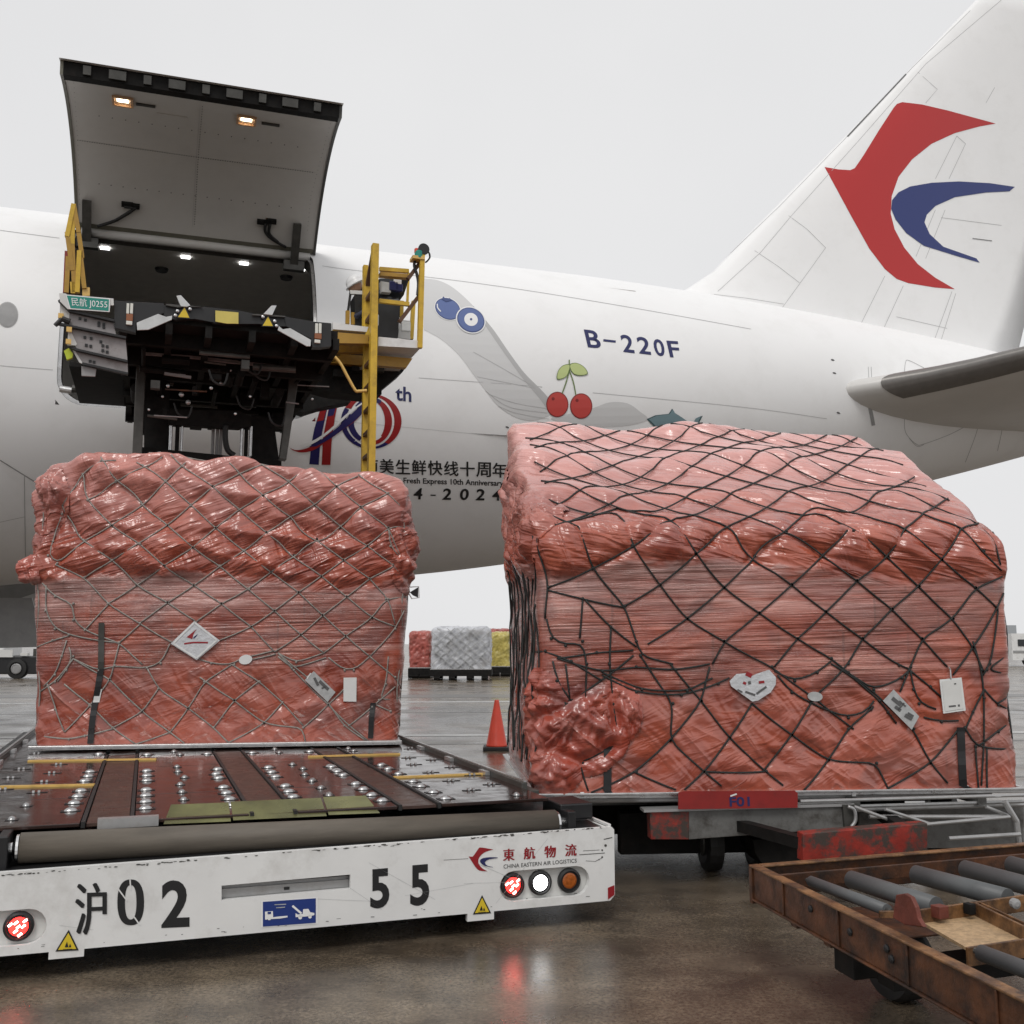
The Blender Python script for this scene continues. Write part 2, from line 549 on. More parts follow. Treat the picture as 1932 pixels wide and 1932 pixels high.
# ================================================================== GROUND
def ground_material():
    m = bpy.data.materials.new('wet_concrete')
    m.use_nodes = True
    t = m.node_tree
    b = t.nodes['Principled BSDF']
    c = t.nodes.new('ShaderNodeTexCoord')
    def noise(scale, detail=6, rgh=0.6, st=None):
        n = t.nodes.new('ShaderNodeTexNoise')
        n.inputs['Scale'].default_value = scale
        n.inputs['Detail'].default_value = detail
        n.inputs['Roughness'].default_value = rgh
        if st:
            mp = t.nodes.new('ShaderNodeMapping')
            mp.inputs['Scale'].default_value = st
            t.links.new(c.outputs['Object'], mp.inputs['Vector'])
            t.links.new(mp.outputs[0], n.inputs['Vector'])
        else:
            t.links.new(c.outputs['Object'], n.inputs['Vector'])
        return n.outputs['Fac']
    def ramp(src, p0, c0, p1, c1):
        r = t.nodes.new('ShaderNodeValToRGB')
        r.color_ramp.elements[0].position = p0
        r.color_ramp.elements[0].color = (*c0, 1)
        r.color_ramp.elements[1].position = p1
        r.color_ramp.elements[1].color = (*c1, 1)
        t.links.new(src, r.inputs['Fac'])
        return r.outputs['Color']
    def mixc(mode, f, a, b_):
        n = t.nodes.new('ShaderNodeMix')
        n.data_type = 'RGBA'
        n.blend_type = mode
        n.inputs[0].default_value = f
        t.links.new(a, n.inputs[6])
        t.links.new(b_, n.inputs[7])
        return n.outputs[2]
    base = ramp(noise(0.35, 8, 0.65, (1.0, 2.2, 1)), 0.36, (0.066, 0.049, 0.034), 0.66, (0.185, 0.150, 0.112))
    speck = ramp(noise(48, 4, 0.8), 0.36, (0.42, 0.42, 0.42), 0.64, (1.55, 1.53, 1.5))
    col = mixc('MULTIPLY', 0.85, base, speck)
    mott = ramp(noise(2.6, 7, 0.7), 0.36, (0.62, 0.62, 0.63), 0.64, (1.3, 1.3, 1.28))
    col = mixc('MULTIPLY', 1.0, col, mott)
    streak = ramp(noise(0.5, 5, 0.6, (0.12, 1.6, 1)), 0.4, (0.90, 0.90, 0.90), 0.65, (1.1, 1.1, 1.1))
    col = mixc('MULTIPLY', 1.0, col, streak)
    t.links.new(col, b.inputs['Base Color'])
    r = ramp(noise(0.8, 7, 0.6), 0.36, (0.12,) * 3, 0.62, (0.34,) * 3)
    t.links.new(r, b.inputs['Roughness'])
    b.inputs['Specular IOR Level'].default_value = 0.5
    bp = t.nodes.new('ShaderNodeBump')
    bp.inputs['Strength'].default_value = 0.35
    bp.inputs['Distance'].default_value = 0.004
    t.links.new(noise(55, 4, 0.75), bp.inputs['Height'])
    t.links.new(bp.outputs[0], b.inputs['Normal'])
    return m
M['ground'] = ground_material()
g = MB()
g.add([(-700, -300, 0), (700, -300, 0), (700, 900, 0), (-700, 900, 0)], [(0, 1, 2, 3)])
go = g.build('apron_ground', M['ground'])
go['kind'] = 'structure'
M['line_white'] = mat('line_white', (0.50, 0.50, 0.49), 0.35, var=0.2, vscale=3, dirt=(0.25, 0.24, 0.22), dscale=2)
M['line_dark'] = mat('tar_band', (0.06, 0.05, 0.04), 0.3, var=0.2, vscale=3)
def ground_strip(name, y0, y1, slope, material, x0=-60, x1=60, z=0.004):
    q = MB()
    q.add([(x0, y0 + slope * x0, z), (x1, y0 + slope * x1, z), (x1, y1 + slope * x1, z), (x0, y1 + slope * x1 * 0 + slope * x0, z)], [(0, 1, 2, 3)])
    o = q.build(name, material)
    o['kind'] = 'structure'
    return o
ground_strip('painted_line', 18.0, 18.35, 0.06, M['line_white'])
ground_strip('concrete_joint', 16.6, 16.66, 0.06, M['line_dark'])
ground_strip('concrete_joint', 24.0, 24.08, 0.06, M['line_dark'])
ground_strip('tar_band', 30.5, 32.2, 0.02, M['line_dark'])
ground_strip('painted_line', 28.0, 28.4, 0.06, M['line_white'])
ground_strip('concrete_joint', 12.2, 12.25, 0.06, M['line_dark'])

# ================================================================== AIRCRAFT
plane = thing('cargo_aircraft', 'white wide-body freighter jet with its rear side cargo door swung open', 'aircraft', AP(0, 0, 0))
def prof(s):
    t = min(max((s - 2.6) / 19.4, 0), 1)
    zb = 2.74 + 4.1 * t ** 1.38
    t2 = min(max((s - 7.0) / 15.0, 0), 1)
    zt = 8.94 - 0.95 * t2 ** 1.6
    wd = AR - (AR - 0.35) * min(max((s - 3.0) / 19.5, 0), 1) ** 2.0
    return zb, zt, wd
def fus_pt(s, th, dr=0.0):
    zb, zt, wd = prof(s)
    h = (zt - zb) / 2
    return AP(s, (wd + dr) * math.cos(th), (zt + zb) / 2 + (h + dr) * math.sin(th))
DS0, DS1, DT0, DT1 = -1.83, 1.95, R_(-14.5), R_(51)
svals = sorted(set([round(x, 3) for x in np.arange(-22, 23.01, 0.4) if min(abs(x - DS0), abs(x - DS1)) > 0.12] + [DS0, DS1]))
tvals = sorted(set([R_(x) for x in range(-180, 180, 3) if min(abs(x + 14.5), abs(x - 51)) > 1] + [DT0, DT1]))
def fus_mesh(cut):
    m = MB()
    nt_ = len(tvals)
    vs = [fus_pt(s, th) for s in svals for th in tvals]
    fs = []
    for i in range(len(svals) - 1):
        for k in range(nt_):
            k2 = (k + 1) % nt_
            if cut and svals[i] >= DS0 - 1e-6 and svals[i + 1] <= DS1 + 1e-6 and tvals[k] >= DT0 - 1e-6 and k2 != 0 and tvals[k2] <= DT1 + 1e-6:
                continue
            fs.append((i * nt_ + k, (i + 1) * nt_ + k, (i + 1) * nt_ + k2, i * nt_ + k2))
    m.add(vs, fs)
    return m
full = fus_mesh(False)
BV_F = BVHTree.FromPolygons([Vector(q) for q in full.v], full.f)
fus = fus_mesh(True).build('fuselage', M['white_skin'], plane, smooth=True)
# door surround with rounded corners, and the reveal
arc0, arc1 = AR * DT0, AR * DT1
def rrect(s0, s1, a0, a1, r, n=7):
    pts = []
    for cx, cy, st in ((s1 - r, a1 - r, 0), (s0 + r, a1 - r, 90), (s0 + r, a0 + r, 180), (s1 - r, a0 + r, 270)):
        for k in range(n + 1):
            an = R_(st + 90.0 * k / n)
            pts.append((cx + r * math.cos(an), cy + r * math.sin(an)))
    return pts
def densify(pts, step):
    o = []
    for i in range(len(pts)):
        a, b = np.array(pts[i]), np.array(pts[(i + 1) % len(pts)])
        k = max(1, int(np.linalg.norm(b - a) / step))
        o += [tuple(a + (b - a) * j / k) for j in range(k)]
    return o
inner = densify(rrect(DS0 + 0.01, DS1 - 0.01, arc0 + 0.01, arc1 - 0.01, 0.38), 0.12)
def clampo(q):
    cs, ca = (DS0 + DS1) / 2, (arc0 + arc1) / 2
    dx, dy = q[0] - cs, q[1] - ca
    k = min(((DS1 - DS0) / 2) / max(abs(dx), 1e-6), ((arc1 - arc0) / 2) / max(abs(dy), 1e-6))
    return (cs + dx * k, ca + dy * k)
def ring(name, la, ra, lb, rb, material):
    m = MB()
    n = len(la)
    vs = [fus_pt(q[0], q[1] / AR, ra) for q in la] + [fus_pt(q[0], q[1] / AR, rb) for q in lb]
    m.add(vs, [(i, (i + 1) % n, n + (i + 1) % n, n + i) for i in range(n)])
    return m.build(name, material, plane, smooth=True)
ring('door_surround', [clampo(q) for q in inner], 0, inner, 0, M['white_skin'])
inner2 = densify(rrect(DS0 + 0.03, DS1 - 0.03, arc0 + 0.03, arc1 - 0.03, 0.36), 0.12)
n_ = min(len(inner), len(inner2))
ring('door_seal', inner, -0.002, inner, -0.05, M['rubber'])
lip = [(q[0] * 0.975 + 0.0015, (q[1] - 1.0) * 0.975 + 1.0) for q in inner]
ring('door_frame', inner, -0.05, lip, -0.06, M['alu'])
ring('door_reveal', lip, -0.06, lip, -0.24, M['steel_dark'])
# hold interior
hold = thing_parts = None
def apoly(name, quads, material, parent=plane):
    m = MB()
    for q in quads:
        m.add([AP(*p) for p in q], [(0, 1, 2, 3)])
    return m.build(name, material, parent)
zc_, zf_ = 8.2, 5.05
apoly('hold_floor', [[(-8, 2.95, zf_), (8, 2.95, zf_), (8, -2.9, zf_), (-8, -2.9, zf_)]], M['steel_dark'])
apoly('hold_ceiling', [[(-8, 2.0, zc_), (8, 2.0, zc_), (8, -1.9, zc_), (-8, -1.9, zc_)]], M['hold'])
apoly('hold_lining', [[(-8, -1.9, zc_), (8, -1.9, zc_), (8, -2.7, 7.2), (-8, -2.7, 7.2)], [(-8, -2.7, 7.2), (8, -2.7, 7.2), (8, -2.9, zf_), (-8, -2.9, zf_)],
                      [(-8, 2.9, zf_), (-8, 2.0, zc_), (-8, -1.9, zc_), (-8, -2.9, zf_)], [(8, 2.9, zf_), (8, 2.0, zc_), (8, -1.9, zc_), (8, -2.9, zf_)]], M['hold'])
def ceil_hit(x, y):
    P = on_z(x, y, zc_ - 0.03) - AO
    return float(P @ AD), float(P @ AN)
for (x, y) in ((198, 470), (350, 487), (460, 499), (567, 510)):
    s, n = ceil_hit(x, y)
    n = max(min(n, 1.6), -1.8)
    m = MB()
    m.box(AP(s, n, zc_ - 0.02), AD, AN, EZ, 0.15, 0.065, 0.02)
    m.build('hold_light', M['lamp_cool'], plane)
for (x, y) in ((305, 510), (540, 525), (475, 460)):
    s, n = ceil_hit(x, y)
    m = MB()
    m.lathe(AP(s, max(min(n, 1.6), -1.8), zc_ - 0.05), EZ, [(0.10, 0), (0.12, 0.05)], 12)
    m.build('smoke_detector', M['black'], plane)
# red net at the aft side of the opening
m = MB()
m.prism([AP(1.98, 2.55, 5.1), AP(1.98, 2.2, 5.1), AP(1.98, 2.1, 6.9), AP(1.98, 2.5, 6.6)], AD * 0.02)
m.build('red_barrier_strap', M['red_paint'], plane)
# --- open door
H0, E0 = np.array([1.96, 8.26]), np.array([4.95, 9.36])
chord = E0 - H0
cl = np.linalg.norm(chord)
cu_, cv_ = chord / cl, np.array([-chord[1], chord[0]]) / cl
def dprof(t, off):        # n, z of the open door; off < 0 is the inner side
    sag = 0.40
    Rr = (cl * cl / 4 + sag * sag) / (2 * sag)
    half = math.asin(cl / 2 / Rr)
    an = -half + 2 * half * t
    p = H0 + cu_ * (cl / 2 + (Rr + off) * math.sin(an)) + cv_ * (sag - Rr + (Rr + off) * math.cos(an))
    return p
NT = 16
def door_sheet(name, off, material, s0, s1, t0=0.0, t1=1.0, parent=plane, ns=10):
    m = MB()
    vs, fs = [], []
    for i in range(NT + 1):
        p = dprof(t0 + (t1 - t0) * i / NT, off)
        for k in range(ns + 1):
            vs.append(AP(s0 + (s1 - s0) * k / ns, p[0], p[1]))
    for i in range(NT):
        for k in range(ns):
            fs.append((i * (ns + 1) + k, i * (ns + 1) + k + 1, (i + 1) * (ns + 1) + k + 1, (i + 1) * (ns + 1) + k))
    m.add(vs, fs)
    return m, m.build(name, material, parent, smooth=True)
D0, D1 = -1.80, 2.0
_, door = door_sheet('cargo_door', 0.0, M['white_skin'], D0, D1, 0, 1.02)
lm, liner = door_sheet('door_liner', -0.17, M['liner'], D0 + 0.05, D1 - 0.05, 0.03, 0.955, door)
BV_D = BVHTree.FromPolygons([Vector(q) for q in lm.v], lm.f)
def door_edge(name, s, wdt, material):
    m = MB()
    for i in range(NT):
        a0, a1 = dprof(i / NT, -0.003), dprof((i + 1) / NT, -0.003)
        b0, b1 = dprof(i / NT, -0.19), dprof((i + 1) / NT, -0.19)
        for sg in (0,):
            vs = [AP(s, *a0), AP(s, *a1), AP(s, *b1), AP(s, *b0)]
            m.prism(vs, AD * wdt)
    return m.build(name, material, door)
M['door_edge'] = mat('door_edge', (0.16, 0.155, 0.12), 0.45, var=0.1)
door_edge('door_side_edge', D0 + 0.01, 0.04, M['door_edge'])
door_edge('door_side_edge', D1 - 0.05, 0.04, M['steel_dark'])
a, b_ = dprof(0.957, -0.005), dprof(0.957, -0.21)
c_, d_ = dprof(1.0, -0.19), dprof(1.0, -0.005)
m = MB()
m.prism([AP(D0 + 0.052, *q) for q in (a, b_, c_, d_)], AD * (D1 - D0 - 0.104))
m.build('edge_beam', M['machine'], door)
for k in range(9):
    s = D0 + 0.35 + k * 0.385
    q0, q1 = dprof(1.005, -0.04), dprof(1.005, -0.16)
    m = MB()
    m.bar(AP(s, *q0), AP(s, *q1), 0.10 + 0.12 * (k % 2), 0.05, AN)
    m.build('latch_fitting', M['steel_dark'], door)
p0, p1 = dprof(0.0, -0.02), dprof(0.03, -0.17)
m = MB()
m.prism([AP(D0 + 0.05, *q) for q in (dprof(0, -0.01), dprof(0.03, -0.01), dprof(0.03, -0.19), dprof(0.0, -0.15))], AD * (D1 - D0 - 0.1))
m.build('hinge_beam', M['door_edge'], door)
m = MB()
m.tube([AP(D0 + 0.1, H0[0] + 0.1, H0[1] - 0.16), AP(D1 - 0.1, H0[0] + 0.1, H0[1] - 0.16)], 0.075, 10)
m.build('torque_tube', M['liner'], door, smooth=True)
def dl(x, y, off=0.0):
    h, nn, _, _ = BV_D.ray_cast(Vector(CO), Vector(ray(x, y)).normalized())
    if h is None:
        P_ = on_plane(x, y, AP(0, 2.25, 8.2), AN)
        return P_, np.array(AN)
    if nn.dot(Vector(ray(x, y))) > 0:
        nn = -nn
    return np.array(h) + np.array(nn) * off, np.array(nn)
Zd = lambda x, y: ((x / 1.7564) * 0.644, (y / 1.7564 + 100) * 0.644)
for (x, y) in ((632, 342), (1268, 440)):
    P, nn = dl(*Zd(x, y))
    tt = np.cross(nn, AD)
    f = MB()
    for dx in (-1, 1):
        f.box(P + AD * 0.125 * dx + nn * 0.015, AD, tt, nn, 0.03, 0.22, 0.04)
        f.box(P + tt * 0.11 * dx + nn * 0.015, AD, tt, nn, 0.22, 0.03, 0.04)
    lf = f.build('door_lamp', M['lamp_box'], door)
    f = MB()
    f.box(P + nn * 0.008 + tt * 0.02, AD, tt, nn, 0.15, 0.09, 0.012)
    f.build('lamp_glass', M['lamp_warm'], lf)
for (x0, y0, x1, y1) in ((710, 355, 790, 372), (1355, 455, 1430, 468)):
    P, nn = dl(*Zd((x0 + x1) / 2, (y0 + y1) / 2))
    f = MB()
    f.box(P + nn * 0.01, AD, np.cross(nn, AD), nn, 0.26, 0.05, 0.02)
    f.build('door_handle', M['steel_dark'], door)
P, nn = dl(*Zd(885, 440))
f = MB()
f.box(P + nn * 0.004, AD, np.cross(nn, AD), nn, 0.42, 0.25, 0.01)
f.build('access_panel', M['liner'], door)
def dots(pts, step, sz):
    it = []
    for i in range(len(pts) - 1):
        a, b = np.array(pts[i]), np.array(pts[i + 1])
        k = max(1, int(np.linalg.norm(b - a) / step))
        for j in range(k):
            q = a + (b - a) * j / k
            it.append(poly2d([circle2(q[0], q[1], sz, n=6)]))
    return join2(it)
surf_art('rivet_row', join2([dots([Zd(400, 545), Zd(1010, 632), Zd(1620, 712)], 4.6, 0.95), dots([Zd(1042, 372), Zd(1020, 632), Zd(1000, 990)], 4.6, 1.0),
                             dots([Zd(380, 250), Zd(400, 545), Zd(410, 900)], 9, 0.6), dots([Zd(1700, 460), Zd(1600, 830), Zd(1580, 1030)], 8, 0.6),
                             dots([Zd(510, 770), Zd(1560, 900)], 22, 1.2), dots([Zd(510, 420), Zd(1600, 590)], 25, 1.2)]), BV_D, 0.004, M['seam_dark'], door, maxlen=50, kind='stuff')
surf_art('liner_joint', join2([stroke2([Zd(400, 545), Zd(1010, 632), Zd(1620, 712)], 0.5), stroke2([Zd(1030, 372), Zd(1010, 632), Zd(990, 990)], 0.5)]), BV_D, 0.003, M['seam'], door)
for (x, y, hx, hy) in ((447, 850, 455, 1010), (1530, 970, 1520, 1110)):
    Pa, nn = dl(*Zd(x, y), 0.03)
    Pb = AP(float((Pa - AO) @ AD), H0[0] + 0.12, H0[1] - 0.35)
    f = MB()
    f.bar(Pa, Pb, 0.13, 0.09, AN)
    f.box(Pb, AD, AN, EZ, 0.34, 0.12, 0.16)
    f.build('hinge_arm', M['steel_dark'], door)
for pts in ([(640, 880), (690, 890), (640, 925), (590, 955), (500, 990)], [(700, 885), (660, 915), (600, 950)], [(1365, 965), (1365, 1010), (1400, 1050), (1470, 1090)], [(1390, 970), (1385, 1020), (1430, 1065)]):
    f = MB()
    f.tube(catmull([dl(*Zd(*q), 0.05)[0] for q in pts], 5), 0.025, 6)
    f.build('hydraulic_hose', M['rubber'], door, smooth=True)
for (x, y) in ((655, 872), (690, 880), (1350, 962), (1395, 958)):
    P, nn = dl(*Zd(x, y), 0.03)
    f = MB()
    f.box(P, AD, np.cross(nn, AD), nn, 0.17, 0.07, 0.07)
    f.build('hose_fitting', M['machine'], door)

# --- fuselage skin joints and markings
def seam(pts, wd=0.9, material='seam', bv=None, parent=None, name='skin_joint'):
    return surf_art(name, stroke2(catmull(pts, 6), wd), bv or BV_F, 0.004, M[material], parent or plane, maxlen=14)
seam([(0, 434.7), (55, 442), (112, 449.5)])
seam([(608, 502), (682, 511.7), (803, 522.5), (980, 546), (1200, 582), (1417, 621)], 0.8)
seam([(0, 690), (50, 694), (100, 698)])
seam([(790, 713), (1000, 728), (1020, 731)], 0.8)
seam([(1118, 741), (1400, 768), (1560, 790)], 0.8)
seam([(600, 792), (700, 800), (930, 822)], 0.5)
surf_art('window_plug', poly2d([circle2(14, 594, 20.5, 24.5)]), BV_F, 0.004, M['seam'], plane, label='grey oval window plug ahead of the door')
surf_art('window_plug', poly2d([circle2(14, 594, 18.8, 22.8)]), BV_F, 0.007, M['grey_mid'], plane)
for (x, y) in ((1570.8, 679.3), (1574, 704), (1581.7, 779), (957, 806)):
    surf_art('sensor_port', poly2d([circle2(x, y, 3.6, 1.6, n=10, rot=0.3)]), BV_F, 0.005, M['seam_dark'], plane)
# ribbon artwork
ZF = lambda x, y: ((x / 1.932 + 1200) * 0.644, (y / 1.932 + 700) * 0.644)
up = [ZF(*q) for q in ((80, 225), (160, 235), (250, 280), (360, 380), (470, 510), (560, 640), (650, 760), (740, 850), (790, 905))]
lo = [ZF(*q) for q in ((790, 1000), (700, 1028), (600, 1010), (500, 945), (430, 860), (370, 780), (280, 660), (180, 570), (80, 515))]
surf_art('ribbon_graphic', poly2d([catmull(up, 5) + catmull(lo, 5)]), BV_F, 0.004, M['ribbon'], plane)
sh = [ZF(*q) for q in ((360, 380), (470, 510), (560, 640), (650, 760), (740, 850), (790, 905))]
sh2 = [ZF(*q) for q in ((800, 1000), (740, 910), (640, 790), (530, 640), (440, 510), (360, 395))]
surf_art('ribbon_graphic', poly2d([catmull(sh, 5) + catmull(sh2, 5)]), BV_F, 0.006, M['ribbon_dark'], plane)
surf_art('ribbon_graphic', poly2d([catmull([ZF(*q) for q in ((800, 1020), (900, 990), (1030, 960), (1130, 925), (1230, 930), (1300, 975), (1345, 1025), (1200, 1060), (1000, 1060))], 4, True)]), BV_F, 0.004, M['ribbon'], plane)
surf_art('ribbon_graphic', join2([stroke2(catmull([ZF(*q) for q in pts], 6), 0.7) for pts in (((360, 640), (520, 730), (710, 840)), ((380, 780), (480, 800), (710, 845)), ((430, 860), (560, 950), (780, 985)), ((500, 945), (600, 985), (790, 1020)), ((450, 880), (600, 930), (780, 960)))]), BV_F, 0.008, M['ribbon_dark'], plane)
# blueberries
def disc(name, cx, cy, rx, ry, off, mm, rot=0.0):
    return surf_art(name, poly2d([circle2(*ZF(cx, cy), rx, ry, n=36, rot=rot)]), BV_F, off, M[mm], plane)
disc('blueberry_graphic', 215, 398, 26.5, 20.5, 0.009, 'ink_white', 0.5)
disc('blueberry_graphic', 215, 398, 25.0, 19.2, 0.011, 'berry_edge', 0.5)
disc('blueberry_graphic', 215, 398, 23.5, 17.8, 0.013, 'berry', 0.5)
disc('blueberry_graphic', 345, 462, 29.0, 24.5, 0.015, 'ink_white', 0.5)
disc('blueberry_graphic', 345, 462, 26.8, 22.3, 0.017, 'berry_edge', 0.5)
disc('blueberry_graphic', 345, 462, 25.0, 20.5, 0.019, 'berry', 0.5)
disc('blueberry_graphic', 346, 460, 13.0, 12.0, 0.021, 'ink_white', 0.5)
disc('blueberry_graphic', 346, 459, 2.2, 2.2, 0.023, 'berry_edge')
surf_art('blueberry_graphic', stroke2(catmull([ZF(*q) for q in ((155, 372), (158, 395), (175, 415))], 4), 2.0), BV_F, 0.021, M['ink_white'], plane)
surf_art('blueberry_graphic', poly2d([[ZF(*q) for q in ((180, 345), (190, 330), (200, 342), (225, 340), (240, 352), (205, 360))]]), BV_F, 0.021, M['berry_edge'], plane)
# cherries
for (cx, cy) in ((835, 937), (970, 946)):
    disc('cherry_graphic', cx, cy, 21.0, 24.0, 0.009, 'cherry_edge')
    disc('cherry_graphic', cx, cy, 19.3, 22.2, 0.011, 'cherry')
    disc('cherry_graphic', cx - 24, cy - 32, 3.0, 3.0, 0.013, 'cherry_edge')
surf_art('cherry_graphic', join2([stroke2(catmull([ZF(*q) for q in pts], 5), 2.2) for pts in (((902, 685), (903, 750)), ((903, 745), (885, 810), (862, 875)), ((903, 745), (925, 810), (940, 885)))]), BV_F, 0.013, M['leaf_edge'], plane)
lfa = [ZF(*q) for q in ((833, 796), (838, 750), (865, 718), (905, 712), (900, 750), (880, 785))]
lfb = [ZF(*q) for q in ((902, 715), (940, 703), (985, 725), (1007, 765), (960, 775), (920, 760))]
for lf in (lfa, lfb):
    c = catmull(lf, 5, True)
    surf_art('cherry_graphic', poly2d([c]), BV_F, 0.015, M['leaf_edge'], plane)
    ctr = np.mean(c, axis=0)
    surf_art('cherry_graphic', poly2d([[ctr + (np.array(q) - ctr) * 0.9 for q in c]]), BV_F, 0.017, M['leaf'], plane)
fi = [ZF(*q) for q in ((1340, 1020), (1390, 998), (1465, 990), (1485, 960), (1500, 985), (1540, 1010), (1575, 1035), (1610, 1040), (1625, 1015), (1658, 1000), (1640, 1035), (1648, 1068), (1540, 1090), (1380, 1060))]
surf_art('fish_graphic', poly2d([fi]), BV_F, 0.008, M['fish_edge'], plane)
ctr = np.mean(fi, axis=0)
surf_art('fish_graphic', poly2d([[ctr + (np.array(q) - ctr) * 0.93 for q in fi]]), BV_F, 0.010, M['fish'], plane)
# registration and slogans
def surf_text(name, s, tl, tr, bl, br, off, mm, bold=0.0, shear=0.0, spacing=1.0, bv=None, maxlen=9.0, heavy=0.0, kind=None):
    vs, fs = text2d(s, bold, shear, spacing)
    q = fit_quad(vs, tl, tr, bl, br)
    if heavy:
        for k, (dx, dy) in enumerate(((-heavy, 0), (heavy, 0), (0, -heavy * 0.6), (0, heavy * 0.6))):
            surf_art(name, (q + np.array([dx, dy]), fs), bv or BV_F, off + 0.001 * (k + 1), M[mm], plane, maxlen)
    return surf_art(name, (q, fs), bv or BV_F, off, M[mm], plane, maxlen, kind=kind) if kind else surf_art(name, (q, fs), bv or BV_F, off, M[mm], plane, maxlen)
for ch, x0, x1, y0, y1, xs in (('B', 985, 1072, 513, 622, 24), ('2', 1188, 1262, 540, 648, 22), ('2', 1280, 1357, 552, 657, 20), ('0', 1372, 1438, 564, 668, 20), ('F', 1452, 1521, 576, 674, 22)):
    dy = 8 if ch != 'F' else 4
    surf_text('registration_letter', ch, ZF(x0, y0), ZF(x1 - 4, y0 + dy), ZF(x0 + xs, y1 - dy), ZF(x1 + xs - 10, y1), 0.006, 'ink_blue', 0.018)
surf_art('registration_letter', stroke2([ZF(1096, 574), ZF(1166, 582)], 4.2), BV_F, 0.006, M['ink_blue'], plane)
cx0 = 729.5
for i, ch in enumerate('南美生鲜快线十周年'):
    cx = cx0 + (i - 1) * 30.45
    cy = 879.5 + (i - 1) * 1.05
    h = 13.6
    surf_text('slogan_character', ch, (cx - 13.3, cy - h - 0.4), (cx + 13.3, cy - h + 0.4), (cx - 13.3, cy + h - 0.4), (cx + 13.3, cy + h + 0.4), 0.006, 'ink', 0.0, heavy=0.55)
surf_text('slogan_line', 'South America Fresh Express 10th Anniversary', (668, 898), (950, 906), (668, 912), (950, 920), 0.006, 'ink', 0.02, kind='stuff')
for ch, cx in (('2', 706), ('0', 733), ('1', 760), ('4', 788.7), ('2', 843.5), ('0', 876), ('2', 906.5), ('4', 937)):
    cy = 931.0 + (cx - 790) * 0.016
    q1 = 4.5 if ch == '1' else 0
    surf_text('anniversary_digit', ch, (cx - 6.5 + q1, cy - 10.5), (cx + 9.0 - q1, cy - 10.2), (cx - 9.0 + q1, cy + 10.2), (cx + 6.5 - q1, cy + 10.5), 0.006, 'ink', 0.01, heavy=0.5)
surf_art('anniversary_digit', stroke2([(812, 934), (822, 934.3)], 2.6), BV_F, 0.006, M['ink'], plane)
surf_text('emblem_letter', 'th', (746, 728), (776, 731), (746, 755), (776, 759), 0.006, 'ink_blue', 0.02)
# "10" emblem: bars, ring and swoosh
ZE = lambda x, y: ((x / 2.76 + 600) * 0.644, (y / 2.76 + 800) * 0.644)
def emb(pts, mm, off=0.006, n=5):
    return surf_art('anniversary_emblem', poly2d([catmull([ZE(*q) for q in pts], n) if n else [ZE(*q) for q in pts]]), BV_F, off, M[mm], plane)
emb(((965, 1015), (930, 1110), (885, 1260), (858, 1400), (845, 1545), (920, 1550), (930, 1420), (950, 1280), (980, 1140), (1000, 1060)), 'emblem_blue', 0.006, 0)
emb(((965, 1010), (935, 1100), (905, 1200), (960, 1190), (990, 1080)), 'emblem_red', 0.008, 0)
emb(((1010, 1050), (985, 1180), (955, 1330), (945, 1550), (1015, 1550), (1025, 1360), (1050, 1180), (1075, 1050)), 'emblem_red', 0.008, 0)
emb(((1015, 1050), (990, 1160), (1040, 1150), (1068, 1050)), 'emblem_blue', 0.010, 0)
def ring_art(a0, a1, ro, ri, c, mm, off, n=30):
    o = [ZE(c[0] + ro[0] * math.cos(R_(a0 + (a1 - a0) * k / n)), c[1] - ro[1] * math.sin(R_(a0 + (a1 - a0) * k / n))) for k in range(n + 1)]
    i = [ZE(c[0] + ri[0] * math.cos(R_(a1 - (a1 - a0) * k / n)), c[1] - ri[1] * math.sin(R_(a1 - (a1 - a0) * k / n))) for k in range(n + 1)]
    return surf_art('anniversary_emblem', poly2d([o + i]), BV_F, off, M[mm], plane)
RC = (1345, 1200)
ring_art(-55, 150, (245, 222), (187, 205), RC, 'emblem_red', 0.006)
ring_art(-130, -55, (245, 222), (190, 205), RC, 'emblem_blue', 0.006)
ring_art(150, 232, (245, 222), (205, 190), RC, 'emblem_blue', 0.006)
ring_art(-45, 60, (168, 190), (110, 165), RC, 'emblem_red', 0.008)
ring_art(60, 140, (168, 195), (140, 160), RC, 'emblem_blue', 0.008)
ring_art(-120, -45, (168, 190), (130, 160), RC, 'emblem_red', 0.008)
ring_art(160, 240, (190, 180), (140, 150), RC, 'emblem_blue', 0.008)
emb(((680, 1408), (740, 1430), (840, 1410), (960, 1340), (1080, 1250), (1180, 1150), (1280, 1060), (1290, 1110), (1210, 1200), (1110, 1270), (1000, 1350), (880, 1430), (780, 1450), (710, 1432)), 'emblem_red', 0.010)
emb(((840, 1405), (960, 1335), (1080, 1240), (1180, 1145), (1290, 1050), (1290, 1110), (1210, 1195), (1100, 1275), (1000, 1345), (900, 1400)), 'emblem_blue', 0.012)
emb(((760, 1390), (880, 1350), (1000, 1270), (1120, 1160), (1250, 1060), (1290, 1045), (1180, 1130), (1080, 1225), (960, 1325), (860, 1385), (790, 1405)), 'ink_white', 0.014)

